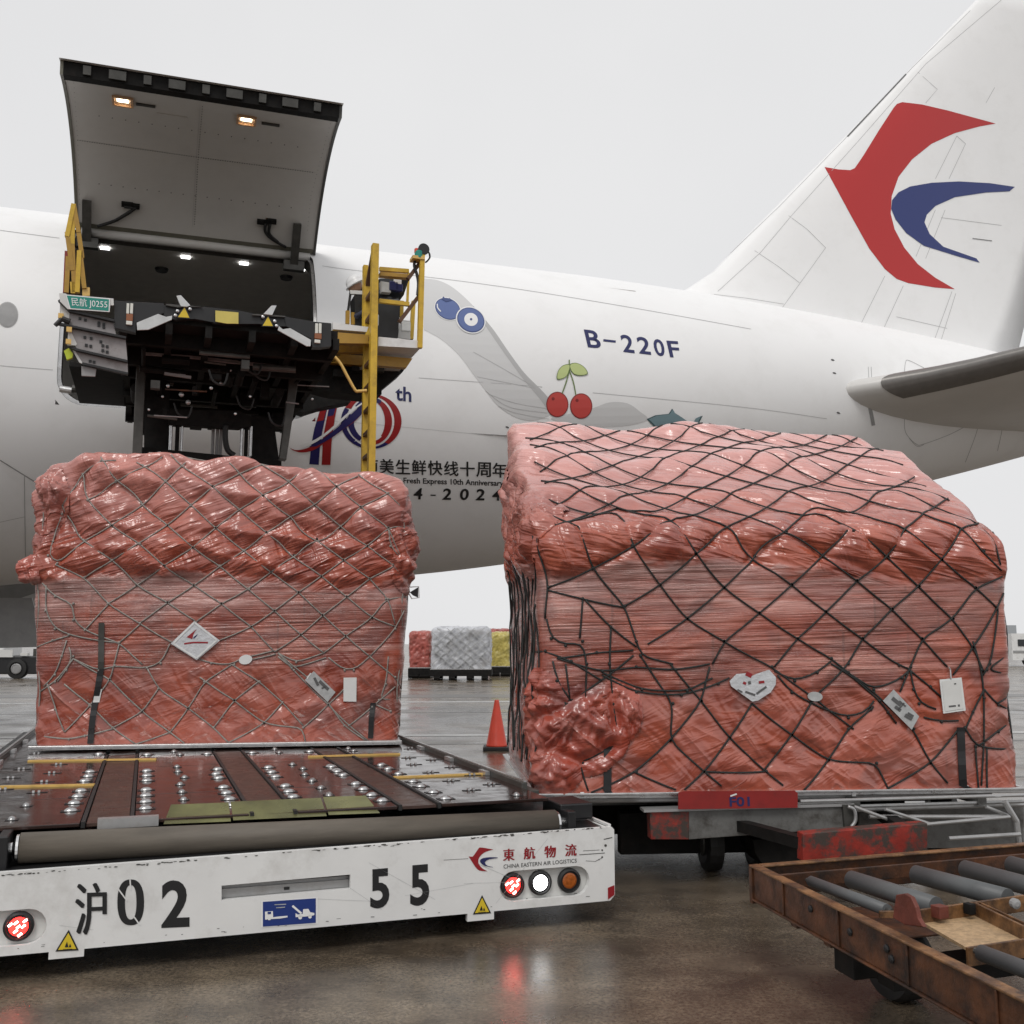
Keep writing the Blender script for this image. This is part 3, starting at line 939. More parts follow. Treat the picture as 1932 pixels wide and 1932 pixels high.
# wing root fairing, low on the left of the picture
def fus_st(x, y):
    d = ray(x, y)
    h, nn, _, _ = BV_F.ray_cast(Vector(CO), Vector(d).normalized())
    P = np.array(h) - AO
    return float(P @ AD), math.atan2(float(P[2]) - AZC, float(P @ AN))
sA, tA = fus_st(2, 869)
sB, tB = fus_st(84, 920)
def fair_top(s):
    return tA + (s - sA) * (tB - tA) / (sB - sA)
m = MB()
vs, fs = [], []
ss_ = np.linspace(-16, sB + 0.9, 40)
NK = 24
for s in ss_:
    t0 = fair_top(s)
    for k in range(NK + 1):
        f = k / NK
        th = t0 + (R_(-165) - t0) * f
        fade = min(1.0, max(0.0, (sB + 0.9 - s) / 2.5))
        vs.append(fus_pt(s, th, 0.002 + fade * min(1, f * 9) * (0.05 + 0.22 * math.sin(min(1, f * 1.6) * math.pi / 2))))
for i in range(len(ss_) - 1):
    for k in range(NK):
        fs.append((i * (NK + 1) + k, (i + 1) * (NK + 1) + k, (i + 1) * (NK + 1) + k + 1, i * (NK + 1) + k + 1))
m.add(vs, fs)
BV_W = BVHTree.FromPolygons([Vector(q) for q in m.v], m.f)
m.build('wing_fairing', M['white_skin'], plane, smooth=True)
seam([(0, 868), (40, 893), (84, 920)], 2.0, 'grey_mid', BV_F)
seam([(46, 898), (47, 980), (48, 1050)], 1.0, 'grey_mid', BV_W)
seam([(0, 985), (46, 975)], 0.7, 'seam', BV_W)
# far wing with its flaps, seen under the belly, and a main gear door
M['wing_under'] = mat('wing_under', (0.20, 0.195, 0.185), 0.4, var=0.1)
m = MB()
m.hexa([AP(-14, -2.5, 2.75), AP(-4.2, -2.5, 2.95), AP(-9, -24, 4.4), AP(-13, -24, 4.4)], [AP(-14, -2.5, 3.6), AP(-4.2, -2.5, 3.05), AP(-9, -24, 4.6), AP(-13, -24, 4.7)])
m.build('wing', M['wing_under'], plane)
m = MB()
fl = [on_plane(x, y, AP(0, -4.5, 0), AN) for (x, y) in ((-90, 1092), (30, 1090), (84, 1086), (88, 1112), (40, 1128), (-90, 1134))]
m.prism(fl, -AN * 5.0)
m.build('wing_flap', M['wing_under'], plane)
g0 = [on_plane(x, y, AP(0, -1.2, 0), AN) for (x, y) in ((-60, 1128), (60, 1128), (72, 1170), (98, 1205), (100, 1220), (-60, 1224))]
m = MB()
m.prism(g0, -AN * 0.06)
m.build('gear_door', M['grey_mid'], plane)

for n_g in (5.4, -5.4):
    m = MB()
    m.cyl(AP(-9.5, n_g, 0.7), AP(-9.5, n_g * 0.85, 3.4), 0.22, 14)
    m.bar(AP(-11.2, n_g, 0.68), AP(-7.8, n_g, 0.68), 0.22, 0.26)
    m.bar(AP(-9.5, n_g, 1.6), AP(-7.9, n_g * 0.7, 3.1), 0.12, 0.12)
    m.build('landing_gear', M['grey_mid'], plane)
    for s_ in (-11.0, -9.5, -8.0):
        for dn in (-0.6, 0.6):
            m = MB()
            m.lathe(AP(s_, n_g + dn, 0.66), AN, [(0.30, -0.22), (0.6, -0.24), (0.66, -0.14), (0.66, 0.14), (0.6, 0.24), (0.30, 0.22)], 24)
            m.build('landing_wheel', M['rubber'], plane)
# --- fin
LEz = [7.6, 8.2, 8.9, 9.02, 9.13, 9.6, 10.64, 13.15, 15.04, 17.32, 18.3]
LEs = [6.5, 7.6, 9.1, 9.8, 10.12, 10.78, 11.76, 14.21, 16.02, 18.18, 19.1]
def fin_le(z):
    return float(np.interp(z, LEz, LEs))
def fin_te(z):
    return 18.9 + (z - 8.2) * 0.36
def foil(t):
    return 5 * (0.2969 * math.sqrt(t) - 0.126 * t - 0.3516 * t * t + 0.2843 * t ** 3 - 0.1036 * t ** 4)
CH = [0, 0.01, 0.03, 0.07, 0.13, 0.2, 0.3, 0.4, 0.5, 0.6, 0.7, 0.8, 0.9, 1.0]
m = MB()
vs, fs = [], []
zz = [8.0, 8.6, 8.9, 9.02, 9.13, 9.6, 10.1, 10.64, 11.5, 12.3, 13.15, 14, 15.04, 16, 17.32, 18.3]
for z in zz:
    l, te = fin_le(z), fin_te(z)
    tk = 0.095 * min(te - l, 8.5)
    row = [(l + (te - l) * c, foil(c) * tk) for c in CH] + [(l + (te - l) * c, -foil(c) * tk) for c in CH[-2:0:-1]]
    vs += [AP(s, n, z) for s, n in row]
k_ = len(CH) * 2 - 2
for i in range(len(zz) - 1):
    for k in range(k_):
        fs.append((i * k_ + k, i * k_ + (k + 1) % k_, (i + 1) * k_ + (k + 1) % k_, (i + 1) * k_ + k))
fs.append([(len(zz) - 1) * k_ + k for k in range(k_)])
m.add(vs, fs)
BV_T = BVHTree.FromPolygons([Vector(q) for q in m.v], m.f)
fin = m.build('tail_fin', M['white_skin'], plane, smooth=True)
ZT = lambda x, y: ((x / 1.7564 + 2000) * 0.644, (y / 1.7564) * 0.644)
def fin_art(name, art, mm, off=0.005):
    return surf_art(name, art, BV_T, off, M[mm], fin, maxlen=16)
red = [(730, 860), (800, 872), (862, 876), (885, 866), (930, 800), (1010, 670), (1085, 555), (1102, 535), (1130, 526), (1230, 538), (1360, 568), (1500, 606), (1610, 636), (1530, 650), (1400, 685), (1280, 740), (1180, 820), (1110, 910), (1075, 1010), (1070, 1100), (1090, 1180), (1140, 1275), (1210, 1360), (1300, 1430), (1400, 1488), (1300, 1480), (1160, 1457), (1100, 1435), (1040, 1385), (960, 1280), (860, 1100), (790, 970)]
blue = [(1708, 962), (1680, 985), (1560, 991), (1400, 1015), (1300, 1060), (1255, 1105), (1243, 1145), (1270, 1205), (1340, 1270), (1510, 1330), (1527, 1352), (1400, 1315), (1240, 1265), (1150, 1200), (1095, 1130), (1072, 1075), (1077, 1030), (1110, 990), (1170, 960), (1280, 941), (1420, 934), (1580, 943)]
fin_art('swallow_emblem', poly2d([[ZT(*q) for q in red]]), 'logo_red')
fin_art('swallow_emblem', poly2d([[ZT(*q) for q in blue]]), 'logo_blue', 0.008)
fin_art('leading_edge_strip', stroke2([ZT(848, 703), ZT(1150, 382)], 2.6), 'seam_dark', 0.006)
fin_art('leading_edge_strip', stroke2([ZT(1140, 378), ZT(1168, 372)], 4.6), 'seam_dark', 0.008)
for pts in ([(160, 1385), (500, 1060), (830, 720), (1180, 350), (1480, 55)], [(180, 1500), (400, 1300), (560, 1110), (900, 730), (1250, 330), (1640, 0)], [(160, 1515), (330, 1535), (520, 1565)], [(370, 1290), (490, 1370), (600, 1455)],
            [(545, 1110), (640, 1180), (735, 1275)], [(735, 1275), (660, 1380), (500, 1600)], [(1040, 1420), (905, 1690)], [(1135, 1470), (1020, 1720)], [(920, 1670), (1000, 1715)], [(1385, 1500), (1280, 1790)], [(1405, 1510), (1320, 1780)],
            [(1410, 700), (1300, 920)], [(1455, 740), (1370, 920)], [(1410, 700), (1455, 740)], [(1605, 450), (1560, 530)], [(1300, 1080), (1200, 1320)], [(1350, 1080), (1250, 1330)], [(1180, 345), (1310, 460), (1250, 530)], [(1100, 1630), (1360, 1690)], [(1330, 1120), (1640, 1160)]):
    fin_art('skin_joint', stroke2([ZT(*q) for q in pts], 0.75), 'seam', 0.004)
fin_art('static_probe', stroke2([ZT(1490, 1227), ZT(1590, 1240)], 1.3), 'seam_dark', 0.01)
seam([ZT(*q) for q in ((1065, 1695), (1115, 1745), (1280, 1785))], 2.2, 'seam_dark', BV_T, plane, 'rudder_gap')
seam([ZT(*q) for q in ((1300, 1792), (1400, 1815), (1480, 1818))], 2.4, 'seam_dark', BV_T, plane, 'rudder_gap')
# --- tailplane
def stab_sec(n, le, chord_, tk, z):
    return [AP(le + chord_ * c, n, z + foil(c) * tk * 0.9) for c in CH] + [AP(le + chord_ * c, n, z - foil(c) * tk) for c in CH[-2:0:-1]]
m = MB()
secs = [(1.2, 11.3, 8.2, 0.84, 6.45), (1.9, 11.75, 7.7, 0.84, 6.48), (2.4, 12.15, 7.3, 0.82, 6.52), (2.9, 12.75, 6.8, 0.78, 6.58), (3.4, 13.35, 6.3, 0.72, 6.66), (3.9, 13.85, 6.0, 0.68, 6.74), (10.9, 19.7, 2.3, 0.25, 7.86)]
vs, fs = [], []
for q in secs:
    vs += stab_sec(*q)
for i in range(len(secs) - 1):
    for k in range(k_):
        fs.append((i * k_ + k, i * k_ + (k + 1) % k_, (i + 1) * k_ + (k + 1) % k_, (i + 1) * k_ + k))
fs.append([(len(secs) - 1) * k_ + k for k in range(k_)])
m.add(vs, fs)
stab = m.build('tailplane', M['stab_grey'], plane, smooth=True)
m = MB()
vs, fs = [], []
for (n, le, ch_, tk, z) in secs[3:]:
    le2 = le
    cc = [0.075, 0.05, 0.03, 0.015, 0.005, 0.0]
    vs += [AP(le2 - 0.012 + ch_ * c, n, z + foil(c) * tk * 0.9 + 0.006) for c in cc] + [AP(le2 - 0.012 + ch_ * c, n, z - foil(c) * tk - 0.006) for c in cc[-2::-1]]
kk = 11
for i in range(len(secs) - 4):
    for k in range(kk - 1):
        fs.append((i * kk + k, i * kk + k + 1, (i + 1) * kk + k + 1, (i + 1) * kk + k))
m.add(vs, fs)
m.build('leading_edge', M['le_metal'], stab, smooth=True)
ZS = lambda x, y: ((x / 2.972 + 2350) * 0.644, (y / 2.972 + 900) * 0.644)
for pts in ([(575, 870), (600, 950), (625, 1030)], [(890, 960), (900, 1090), (990, 1190), (1060, 1190), (1300, 1100), (1510, 985)], [(930, 1140), (1000, 1210), (1060, 1195)], [(1420, 1350), (1520, 1080), (1530, 960)], [(1700, 1250), (1740, 1060), (1745, 910)],
            [(890, 560), (900, 480), (930, 465), (1080, 540)], [(575, 520), (580, 630)], [(600, 520), (605, 630)]):
    seam([ZS(*q) for q in pts], 1.0, 'seam')
seam([ZS(*q) for q in ((590, 880), (605, 950), (620, 1030))], 7.0, 'grey_mid')

# ================================================================== LOADER
loader = thing('cargo_loader', 'white and black aircraft cargo loader with raised bridge and low roller deck', 'cargo loader', LP(0.64, 9, 0))
BV0 = 5.58
def bmp(x, y):
    return UZ(x, y, BV0)
# bumper face with recesses
UL, UR_ = -1.34, 2.605
def ztop(u):
    return 0.522 + (u - 0.64) * 0.008
def pill(u0, u1, zc, r, tilt=0.0, n=8):
    pts = []
    for k in range(n + 1):
        an = R_(-90 + 180 * k / n)
        pts.append((u1 - r + r * math.cos(an), zc + r * math.sin(an)))
    for k in range(n + 1):
        an = R_(90 + 180 * k / n)
        pts.append((u0 + r + r * math.cos(an), zc + r * math.sin(an)))
    return pts
lampsR = [bmp(970, 1672), bmp(1022, 1667), bmp(1077, 1663)]
lampL = bmp(34, 1750)
lr_ = 0.068
zR = sum(q[1] for q in lampsR) / 3
pillR = pill(lampsR[0][0] - 0.085, lampsR[2][0] + 0.115, zR, 0.082)
pillL = pill(lampL[0] - 0.40, lampL[0] + 0.125, lampL[1], 0.082)
s0, s1 = bmp(418, 1667), bmp(660, 1690)
slot = [bmp(418, 1699), bmp(661, 1677), bmp(661, 1650), bmp(418, 1671)]
tabL = [bmp(92, 1795), bmp(94, 1810), bmp(158, 1806), bmp(160, 1789)]
tabR = [bmp(882, 1724), bmp(884, 1740), bmp(932, 1736), bmp(934, 1718)]
zb = 0.128
outer = [(UL, zb), (tabL[0][0], zb), (tabL[0][0], zb - 0.035), (tabL[2][0], zb - 0.035), (tabL[2][0], zb), (tabR[0][0], zb), (tabR[0][0], zb - 0.042), (tabR[2][0], zb - 0.042), (tabR[2][0], zb), (UR_ - 0.03, zb), (UR_, zb + 0.03),
         (UR_, ztop(UR_) - 0.015), (UR_ - 0.015, ztop(UR_)), (UL, ztop(UL))]
m = MB()
m.plate([outer, pillR[::-1], pillL[::-1], slot[::-1]], LP(0, BV0, 0), LU, EZ, LV, 0.035)
bumper = m.build('bumper', M['white_paint'], loader, bevel=0.004)
m = MB()
m.lbox(lampsR[0][0] - 0.11, lampsR[2][0] + 0.14, BV0 + 0.04, BV0 + 0.05, zR - 0.09, zR + 0.09)
m.build('lamp_recess', M['offwhite'], bumper)
m = MB()
m.lbox(lampL[0] - 0.44, lampL[0] + 0.15, BV0 + 0.04, BV0 + 0.05, lampL[1] - 0.09, lampL[1] + 0.09)
m.build('lamp_recess', M['offwhite'], bumper)
m = MB()
m.lbox(slot[0][0] - 0.02, slot[1][0] + 0.02, BV0 + 0.10, BV0 + 0.11, 0.28, 0.46)
m.build('slot_back', M['steel_dark'], bumper)
sz = (slot[0][1] + slot[2][1]) / 2
m = MB()
m.lbox(slot[0][0] - 0.01, slot[1][0] + 0.01, BV0 + 0.045, BV0 + 0.07, sz - 0.06, sz + 0.006)
m.lbox(slot[0][0] - 0.01, slot[1][0] + 0.01, BV0 + 0.065, BV0 + 0.08, sz - 0.06, sz + 0.02)
m.build('slot_bar', M['dolly_light'], bumper)
m = MB()
m.lbox((slot[0][0] + slot[1][0]) / 2 - 0.012, (slot[0][0] + slot[1][0]) / 2 + 0.016, BV0 + 0.04, BV0 + 0.044, sz - 0.022, sz - 0.008)
m.build('latch_hole', M['ink'], bumper)
def round_lamp(u, z, lens, label, leds=False):
    m = MB()
    m.lathe(LP(u, BV0 + 0.038, z), -LV, [(lr_, 0), (lr_, 0.022), (lr_ * 0.82, 0.028), (lr_ * 0.78, 0.02)], 28)
    h = m.build('lamp_rim', M['black'], bumper, label=label)
    m = MB()
    m.lathe(LP(u, BV0 + 0.040, z), -LV, [(lr_ * 0.78, 0), (lr_ * 0.78, 0.018), (lr_ * 0.5, 0.026), (0.004, 0.029)], 24)
    m.build('lens', M[lens], bumper)
    if leds:
        m = MB()
        for q in range(9):
            rr = 0 if q == 0 else (0.022 if q < 4 else 0.038)
            an = q * 2.1 + (q > 3) * 0.7
            m.box(LP(u + rr * math.cos(an), BV0 + 0.012, z + rr * math.sin(an)), (LU * 0.8 + EZ * 0.6), LV, (-LU * 0.6 + EZ * 0.8), 0.020, 0.004, 0.008)
        m.build('lamp_leds', M['led'], bumper)
round_lamp(*lampsR[0], 'red_lens', 'lit red round tail lamp on the right', True)
round_lamp(*lampsR[1], 'white_lens', 'bright white round reversing lamp')
round_lamp(*lampsR[2], 'amber_lens', 'dull amber round indicator lamp')
round_lamp(*lampL, 'red_lens', 'lit red round tail lamp on the left', True)
# body behind the bumper
m = MB()
m.lbox(UR_ - 0.035, UR_ - 0.003, BV0 + 0.035, 13.5, 0.13, 0.53)
m.build('side_skirt', M['white_paint'], loader, bevel=0.004)
m = MB()
m.lbox(UL, UL + 0.03, BV0 + 0.035, 13.5, 0.13, 0.51)
m.build('side_skirt', M['white_paint'], loader)
m = MB()
m.prism([LP(UL + 0.03, BV0 + 0.125, 0.495), LP(UR_ - 0.036, BV0 + 0.125, 0.515), LP(UR_ - 0.036, BV0 + 0.125, 0.18), LP(UL + 0.03, BV0 + 0.125, 0.18)], LV * 0.02)
m.prism([LP(UL + 0.03, BV0 + 0.04, 0.500), LP(UR_ - 0.036, BV0 + 0.04, 0.525), LP(UR_ - 0.036, BV0 + 0.5, 0.535), LP(UL + 0.03, BV0 + 0.5, 0.50)], -EZ * 0.01)
m.lbox(UL + 0.03, UR_ - 0.04, BV0 + 0.55, 13.4, 0.2, 0.56)
m.build('chassis', M['black'], loader)
m = MB()
m.bar(LP(UR_ - 0.012, BV0 + 0.04, 0.541), LP(UR_ - 0.012, BV0 + 0.75, 0.545), 0.02, 0.012)
m.build('edge_trim', M['white_paint'], loader)
for u in (-0.9, 2.2):
    for v in (7.3, 12.3):
        m = MB()
        m.lathe(LP(u, v, 0.28), LU, [(0.28, -0.12), (0.28, 0.12)], 20)
        m.build('wheel', M['rubber'], loader, smooth=False)
m = MB()
m.prism([LP(*q) for q in ((UR_ + 0.001, BV0 + 0.01, 0.15), (UR_ + 0.001, BV0 + 0.05, 0.15), (UR_ + 0.001, BV0 + 0.05, 0.2), (UR_ + 0.001, BV0 + 0.01, 0.2))], LU * 0.004)
m.prism([LP(*q) for q in ((UR_ - 0.045, BV0 - 0.003, 0.135), (UR_ - 0.004, BV0 - 0.003, 0.160), (UR_ - 0.004, BV0 - 0.003, 0.212), (UR_ - 0.045, BV0 - 0.003, 0.20))], LV * 0.002)
m.build('corner_reflector', M['ink_red'], bumper)
# bumper print
PB = LP(0, BV0, 0)
def b_art(name, art, mm, off=0.002, parent=None, **kw):
    return plane_art(name, art, PB, -LV, off, M[mm], parent or bumper, **kw)
def b_text(name, s, tl, tr, bl, br, mm, bold=0.0, shear=0.0, off=0.002, spacing=1.0):
    vs, fs = text2d(s, bold, shear, spacing)
    return b_art(name, (fit_quad(vs, tl, tr, bl, br), fs), mm, off)
ZB_ = lambda x, y: ((x / 2.1467) * 0.644, (y / 2.1467 + 2500) * 0.644)
ZG = lambda x, y: ((x / 3.22 + 1300) * 0.644, (y / 3.22 + 2400) * 0.644)
for k, dx in enumerate((-6, -3, 0, 3, 6)):
    b_text('fleet_character', '沪', ZB_(478 + dx, 190), ZB_(666 + dx, 184), ZB_(478 + dx, 515), ZB_(666 + dx, 505), 'ink', 0.0, off=0.002 + 0.0006 * k)
def zero_art(cx, cy, rx, ry, tw):
    o = [ZB_(cx + rx * math.copysign(abs(math.cos(a)) ** 0.8, math.cos(a)), cy + ry * math.copysign(abs(math.sin(a)) ** 0.85, math.sin(a))) for a in [2 * math.pi * k / 40 for k in range(40)]]
    i = [ZB_(cx + (rx - tw) * math.copysign(abs(math.cos(a)) ** 0.8, math.cos(a)), cy + (ry - tw * 0.75) * math.copysign(abs(math.sin(a)) ** 0.85, math.sin(a))) for a in [2 * math.pi * k / 40 for k in range(40)]]
    return poly2d([o, i[::-1]])
b_art('fleet_digit', zero_art(822, 308, 84, 144, 48), 'ink')
for (a, b2) in (((742, 222), (800, 300)), ((818, 165), (822, 232)), ((840, 395), (880, 452))):
    b_art('stencil_gap', stroke2([ZB_(*a), ZB_(*b2)], 2.6), 'white_paint', 0.004)
def digit(ch, x0, y0, x1, y1, dy, Z, name='fleet_digit', bold=0.03):
    b_text(name, ch, Z(x0, y0 + dy), Z(x1, y0), Z(x0, y1 + dy), Z(x1, y1), 'ink', bold)
digit('2', 1015, 165, 1192, 462, 8, ZB_)
Z5 = lambda x, y: ((x / 1.932 + 900) * 0.644, (y / 1.932 + 2100) * 0.644)
ZK = lambda x, y: ((x / 1.01684) * 0.644, (y / 1.01684 + 2100) * 0.644)
digit('5', 1103, 450, 1160, 568, 5, ZK)
digit('5', 1222, 438, 1279, 560, 5, ZK)
for k, ch in enumerate('東航物流'):
    x0, y0 = 562 + k * 195, 282 - k * 14.5
    for j, dx in enumerate((-3.5, 0, 3.5)):
        b_text('company_character', ch, ZG(x0 + dx, y0), ZG(x0 + 104 + dx, y0 - 7), ZG(x0 + dx, y0 + 112), ZG(x0 + 104 + dx, y0 + 105), 'ink_red', 0.0, off=0.002 + 0.0006 * j)
b_text('company_name', 'CHINA EASTERN AIR LOGISTICS', ZG(565, 428), ZG(1255, 372), ZG(565, 466), ZG(1255, 408), 'ink', 0.0)
lx0, lx1, ly0, ly1 = 235, 470, 272, 500
def lg(pts):
    o = []
    for (x, y) in pts:
        tx, ty = (x - 730) / 880.0, (y - 526) / 962.0
        o.append(ZG(lx0 + (lx1 - lx0) * tx, ly0 + (ly1 - ly0) * ty - 12 * tx))
    return o
b_art('swallow_emblem', poly2d([lg(red)]), 'ink_red')
b_art('swallow_emblem', poly2d([lg([(q[0] + 60, q[1]) for q in blue])]), 'ink_blue', 0.004)
def triangle(c0, c1, c2, P, n, parent, mat_='sticker_yellow'):
    ctr = (np.array(c0) + np.array(c1) + np.array(c2)) / 3
    t = plane_art('warning_triangle', poly2d([[c0, c1, c2]]), P, n, 0.003, M['ink'], parent)
    plane_art('triangle_face', poly2d([[tuple(ctr + (np.array(q) - ctr) * 0.78) for q in (c0, c1, c2)]]), P, n, 0.005, M[mat_], parent)
    q = ctr + np.array([0, 1.0])
    s = np.linalg.norm(np.array(c1) - np.array(c0)) * 0.11
    plane_art('triangle_symbol', join2([poly2d([[(q[0] - s, q[1] + s), (q[0] - s * 0.2, q[1] - s), (q[0] + s * 0.3, q[1] + s)]]), poly2d([[(q[0] + s * 0.4, q[1] + s), (q[0] + s * 0.9, q[1] - s * 0.3), (q[0] + s * 1.3, q[1] + s)]]), stroke2([(q[0] - 1.6 * s, q[1] + 1.7 * s), (q[0] + 1.6 * s, q[1] + 1.6 * s)], 0.8)]), P, n, 0.007, M['ink'], parent)
triangle(ZB_(348, 618), ZB_(432, 480), ZB_(495, 610), PB, -LV, bumper)
triangle(ZG(275, 900), ZG(362, 715), ZG(447, 886), PB, -LV, bumper)
ZH = lambda x, y: ((x / 6.44 + 700) * 0.644, (y / 6.44 + 2580) * 0.644)
b_art('towing_sign', poly2d([[ZH(*q) for q in ((418, 385), (1490, 312), (1490, 815), (418, 885))]]), 'ink_white', 0.002)
b_art('towing_sign', poly2d([[ZH(*q) for q in ((452, 400), (1450, 332), (1450, 795), (452, 868))]]), 'sticker_blue', 0.004)
sign = [poly2d([[ZH(*q) for q in ((492, 585), (640, 575), (645, 690), (760, 675), (915, 662), (918, 690), (780, 715), (600, 725), (590, 745), (550, 745), (545, 725), (525, 735), (492, 735))]]),
        stroke2([ZH(1010, 475), ZH(1180, 620)], 4.0), poly2d([[ZH(*q) for q in ((1068, 612), (1110, 640), (1205, 625), (1210, 540), (1310, 530), (1345, 595), (1425, 610), (1422, 650), (1350, 670), (1210, 680), (1070, 690))]]),
        poly2d([circle2(*ZH(1155, 695), 3.6)]), poly2d([circle2(*ZH(1340, 682), 3.2)])]
b_art('sign_symbol', join2(sign), 'ink_white', 0.006)
b_art('sign_symbol', poly2d([[ZH(*q) for q in ((540, 590), (605, 586), (605, 628), (540, 632))]]), 'sticker_blue', 0.008)
b_art('sign_symbol', join2([stroke2([ZH(670, 455), ZH(890, 445)], 1.6), stroke2([ZH(700, 512), ZH(870, 500)], 1.6)]), 'label_grey', 0.006)
# scratches at the bumper's right end
scr = []
for (a, b2, wd) in (((1315, 298), (1470, 290), 0.8), ((1280, 335), (1520, 318), 1.2), ((1340, 392), (1430, 398), 0.7), ((1430, 398), (1500, 362), 0.9), ((1510, 190), (1590, 172), 1.6), ((0, 385), (230, 372), 0.7)):
    scr.append(stroke2([ZG(*a), ZG(*b2)], wd))
for (x, y, r) in ((1527, 248, 2.6), (1495, 292, 1.8), (1495, 358, 1.8), (1465, 380, 1.2)):
    scr.append(poly2d([circle2(*ZG(x, y), r, n=8)]))
b_art('paint_scratch', join2(scr), 'steel_dark', 0.002)
chips = []
for k in range(120):
    x = random.uniform(0, 1150) if k % 3 else random.choice((60, 320, 700, 1010)) + random.uniform(-60, 60)
    y = 1652 - x * 0.0797 + random.uniform(-1.2, 1.0) + (random.uniform(0, 3) if k % 5 == 0 else 0)
    wq, hq = random.uniform(1.5, 7), random.uniform(0.4, 1.7)
    chips.append(poly2d([[(x + wq * math.cos(a) * random.uniform(0.6, 1), y - 0.08 * wq * math.cos(a) + hq * math.sin(a) * random.uniform(0.5, 1)) for a in [k2 * 2 * math.pi / 7 for k2 in range(7)]]]))
for k in range(26):
    x = random.uniform(0, 1150)
    y = 1803 - x * 0.095 - random.uniform(1, 14)
    chips.append(stroke2([(x, y), (x + random.uniform(2, 8), y - random.uniform(0.1, 0.8))], random.uniform(0.5, 1.3)))
b_art('paint_chip', join2(chips), 'steel_dark', 0.0025, kind='stuff')
grim = [stroke2([(x, 1652 - x * 0.0797 + random.uniform(8, 130)), (x + random.uniform(30, 130), 1652 - x * 0.0797 + random.uniform(8, 130) - 8)], random.uniform(0.3, 0.6)) for x in [random.uniform(0, 1000) for _ in range(8)]]
b_art('paint_scratch', join2(grim), 'label_grey', 0.002)

# ---- rear roller and brackets
RL, RRt = LP(-0.55, 5.78, 0.585), LP(2.315, 5.78, 0.545)
m = MB()
m.cyl(RL, RRt, 0.074, 32)
m.build('rear_roller', M['roller_rubber'], loader, smooth=False).data.polygons.foreach_set('use_smooth', [len(f) == 4 for f in m.f])
for (c, sg) in ((RL, -1), (RRt, 1)):
    m = MB()
    m.lathe(c + LU * sg * 0.004, LU * sg, [(0.066, 0), (0.066, 0.012), (0.03, 0.03), (0.03, 0.05)], 20)
    m.build('roller_end', M['chrome'], loader)
    m = MB()
    m.lbox(0, 0.05, -0.10, 0.12, -0.09, 0.075)
    o = m.v
    m.v = [q + c + LU * (sg * 0.07 - 0.025) for q in o]
    m.build('roller_bracket', M['black'], loader, bevel=0.006)
m = MB()
m.cyl(RRt + LU * 0.10 + LV * 0.10, RRt + LU * 0.24 + LV * 0.13, 0.026, 14)
m.build('bracket_bolt', M['alu'], loader)
m = MB()
m.lbox(2.36, 2.57, 5.80, 6.1, 0.55, 0.645)
m.build('corner_block', M['black'], loader, bevel=0.01)
m = MB()
m.lbox(-0.2, 0.10, 5.87, 5.93, 0.64, 0.69)
m.build('cross_bar', M['dolly_light'], loader)
# ---- deck
ZD1 = lambda x, y: ((x / 1.932) * 0.644, (y / 1.932 + 2150) * 0.644)
ZD2 = lambda x, y: ((x / 1.932 + 900) * 0.644, (y / 1.932 + 2100) * 0.644)
ZK_ = 0.67
def dk(p):
    P = on_z(p[0], p[1], ZK_)
    return float(P @ LU), float(P @ LV)
belts = [(-0.255, -0.047), (0.60, 0.805), (1.428, 1.63)]
VD0, VD1 = 5.90, 14.2
edges = [-1.05]
for b0, b1 in belts:
    edges += [b0 - 0.028, b1 + 0.028]
edges.append(2.33)
for i in range(0, len(edges), 2):
    vcut = [VD0, 6.86, 8.35, 9.9, 11.6, VD1]
    for j in range(len(vcut) - 1):
        m = MB()
        m.lbox(edges[i], edges[i + 1] - 0.004, vcut[j] + 0.005, vcut[j + 1] - 0.005, ZK_ - 0.02, ZK_)
        m.build('deck_plate', M['deck'], loader, bevel=0.004)
for b0, b1 in belts:
    m = MB()
    m.lbox(b0, b1, VD0 + 0.02, 9.35, ZK_ - 0.022, ZK_ - 0.006)
    m.build('conveyor_belt', M['belt'], loader)
    m = MB()
    m.lbox(b0, b1, 9.36, VD1, ZK_ - 0.022, ZK_ - 0.004)
    m.build('belt_cover', M['deck'], loader)
    for s in (b0 - 0.026, b1 + 0.004):
        m = MB()
        m.lbox(s, s + 0.02, VD0, 9.3, ZK_ - 0.025, ZK_ + 0.006)
        m.build('belt_edge', M['rubber'], loader)
# side rails
for u, sg in ((2.336, 1), (-1.062, -1)):
    m = MB()
    m.lbox(u - 0.02, u + 0.02, 6.35, 13.8, 0.60, 0.705)
    m.lbox(u + (0.02 if sg > 0 else -0.08), u + (0.08 if sg > 0 else -0.02), 6.3, 13.8, 0.6, 0.66)
    m.build('side_rail', M['steel_dark'], loader, bevel=0.005)
    m = MB()
    m.lbox(u + sg * 0.005 - 0.009, u + sg * 0.005 + 0.009, 6.36, 13.7, 0.706, 0.714)
    m.build('rail_cap', M['alu'], loader)
    for k in range(5):
        m = MB()
        m.lbox(u - 0.055, u - 0.022, 7.0 + k * 0.9, 7.16 + k * 0.9, 0.672, 0.70)
        if sg < 0:
            m.v = [q + LU * 0.077 for q in m.v]
        m.build('rail_guide', M['alu'], loader)
# yellow bars
for (a, b2) in ((ZD1(160, 153), ZD1(885, 143)), (ZD1(0, 299), ZD1(535, 288)), (ZD2(5, 225), ZD2(525, 210)), (ZD2(490, 342), ZD2(1000, 322))):
    P, Q = on_z(*a, ZK_ + 0.006), on_z(*b2, ZK_ + 0.006)
    m = MB()
    m.bar(P, Q, 0.035, 0.012)
    m.build('guide_bar', M['yellow_bar'], loader)
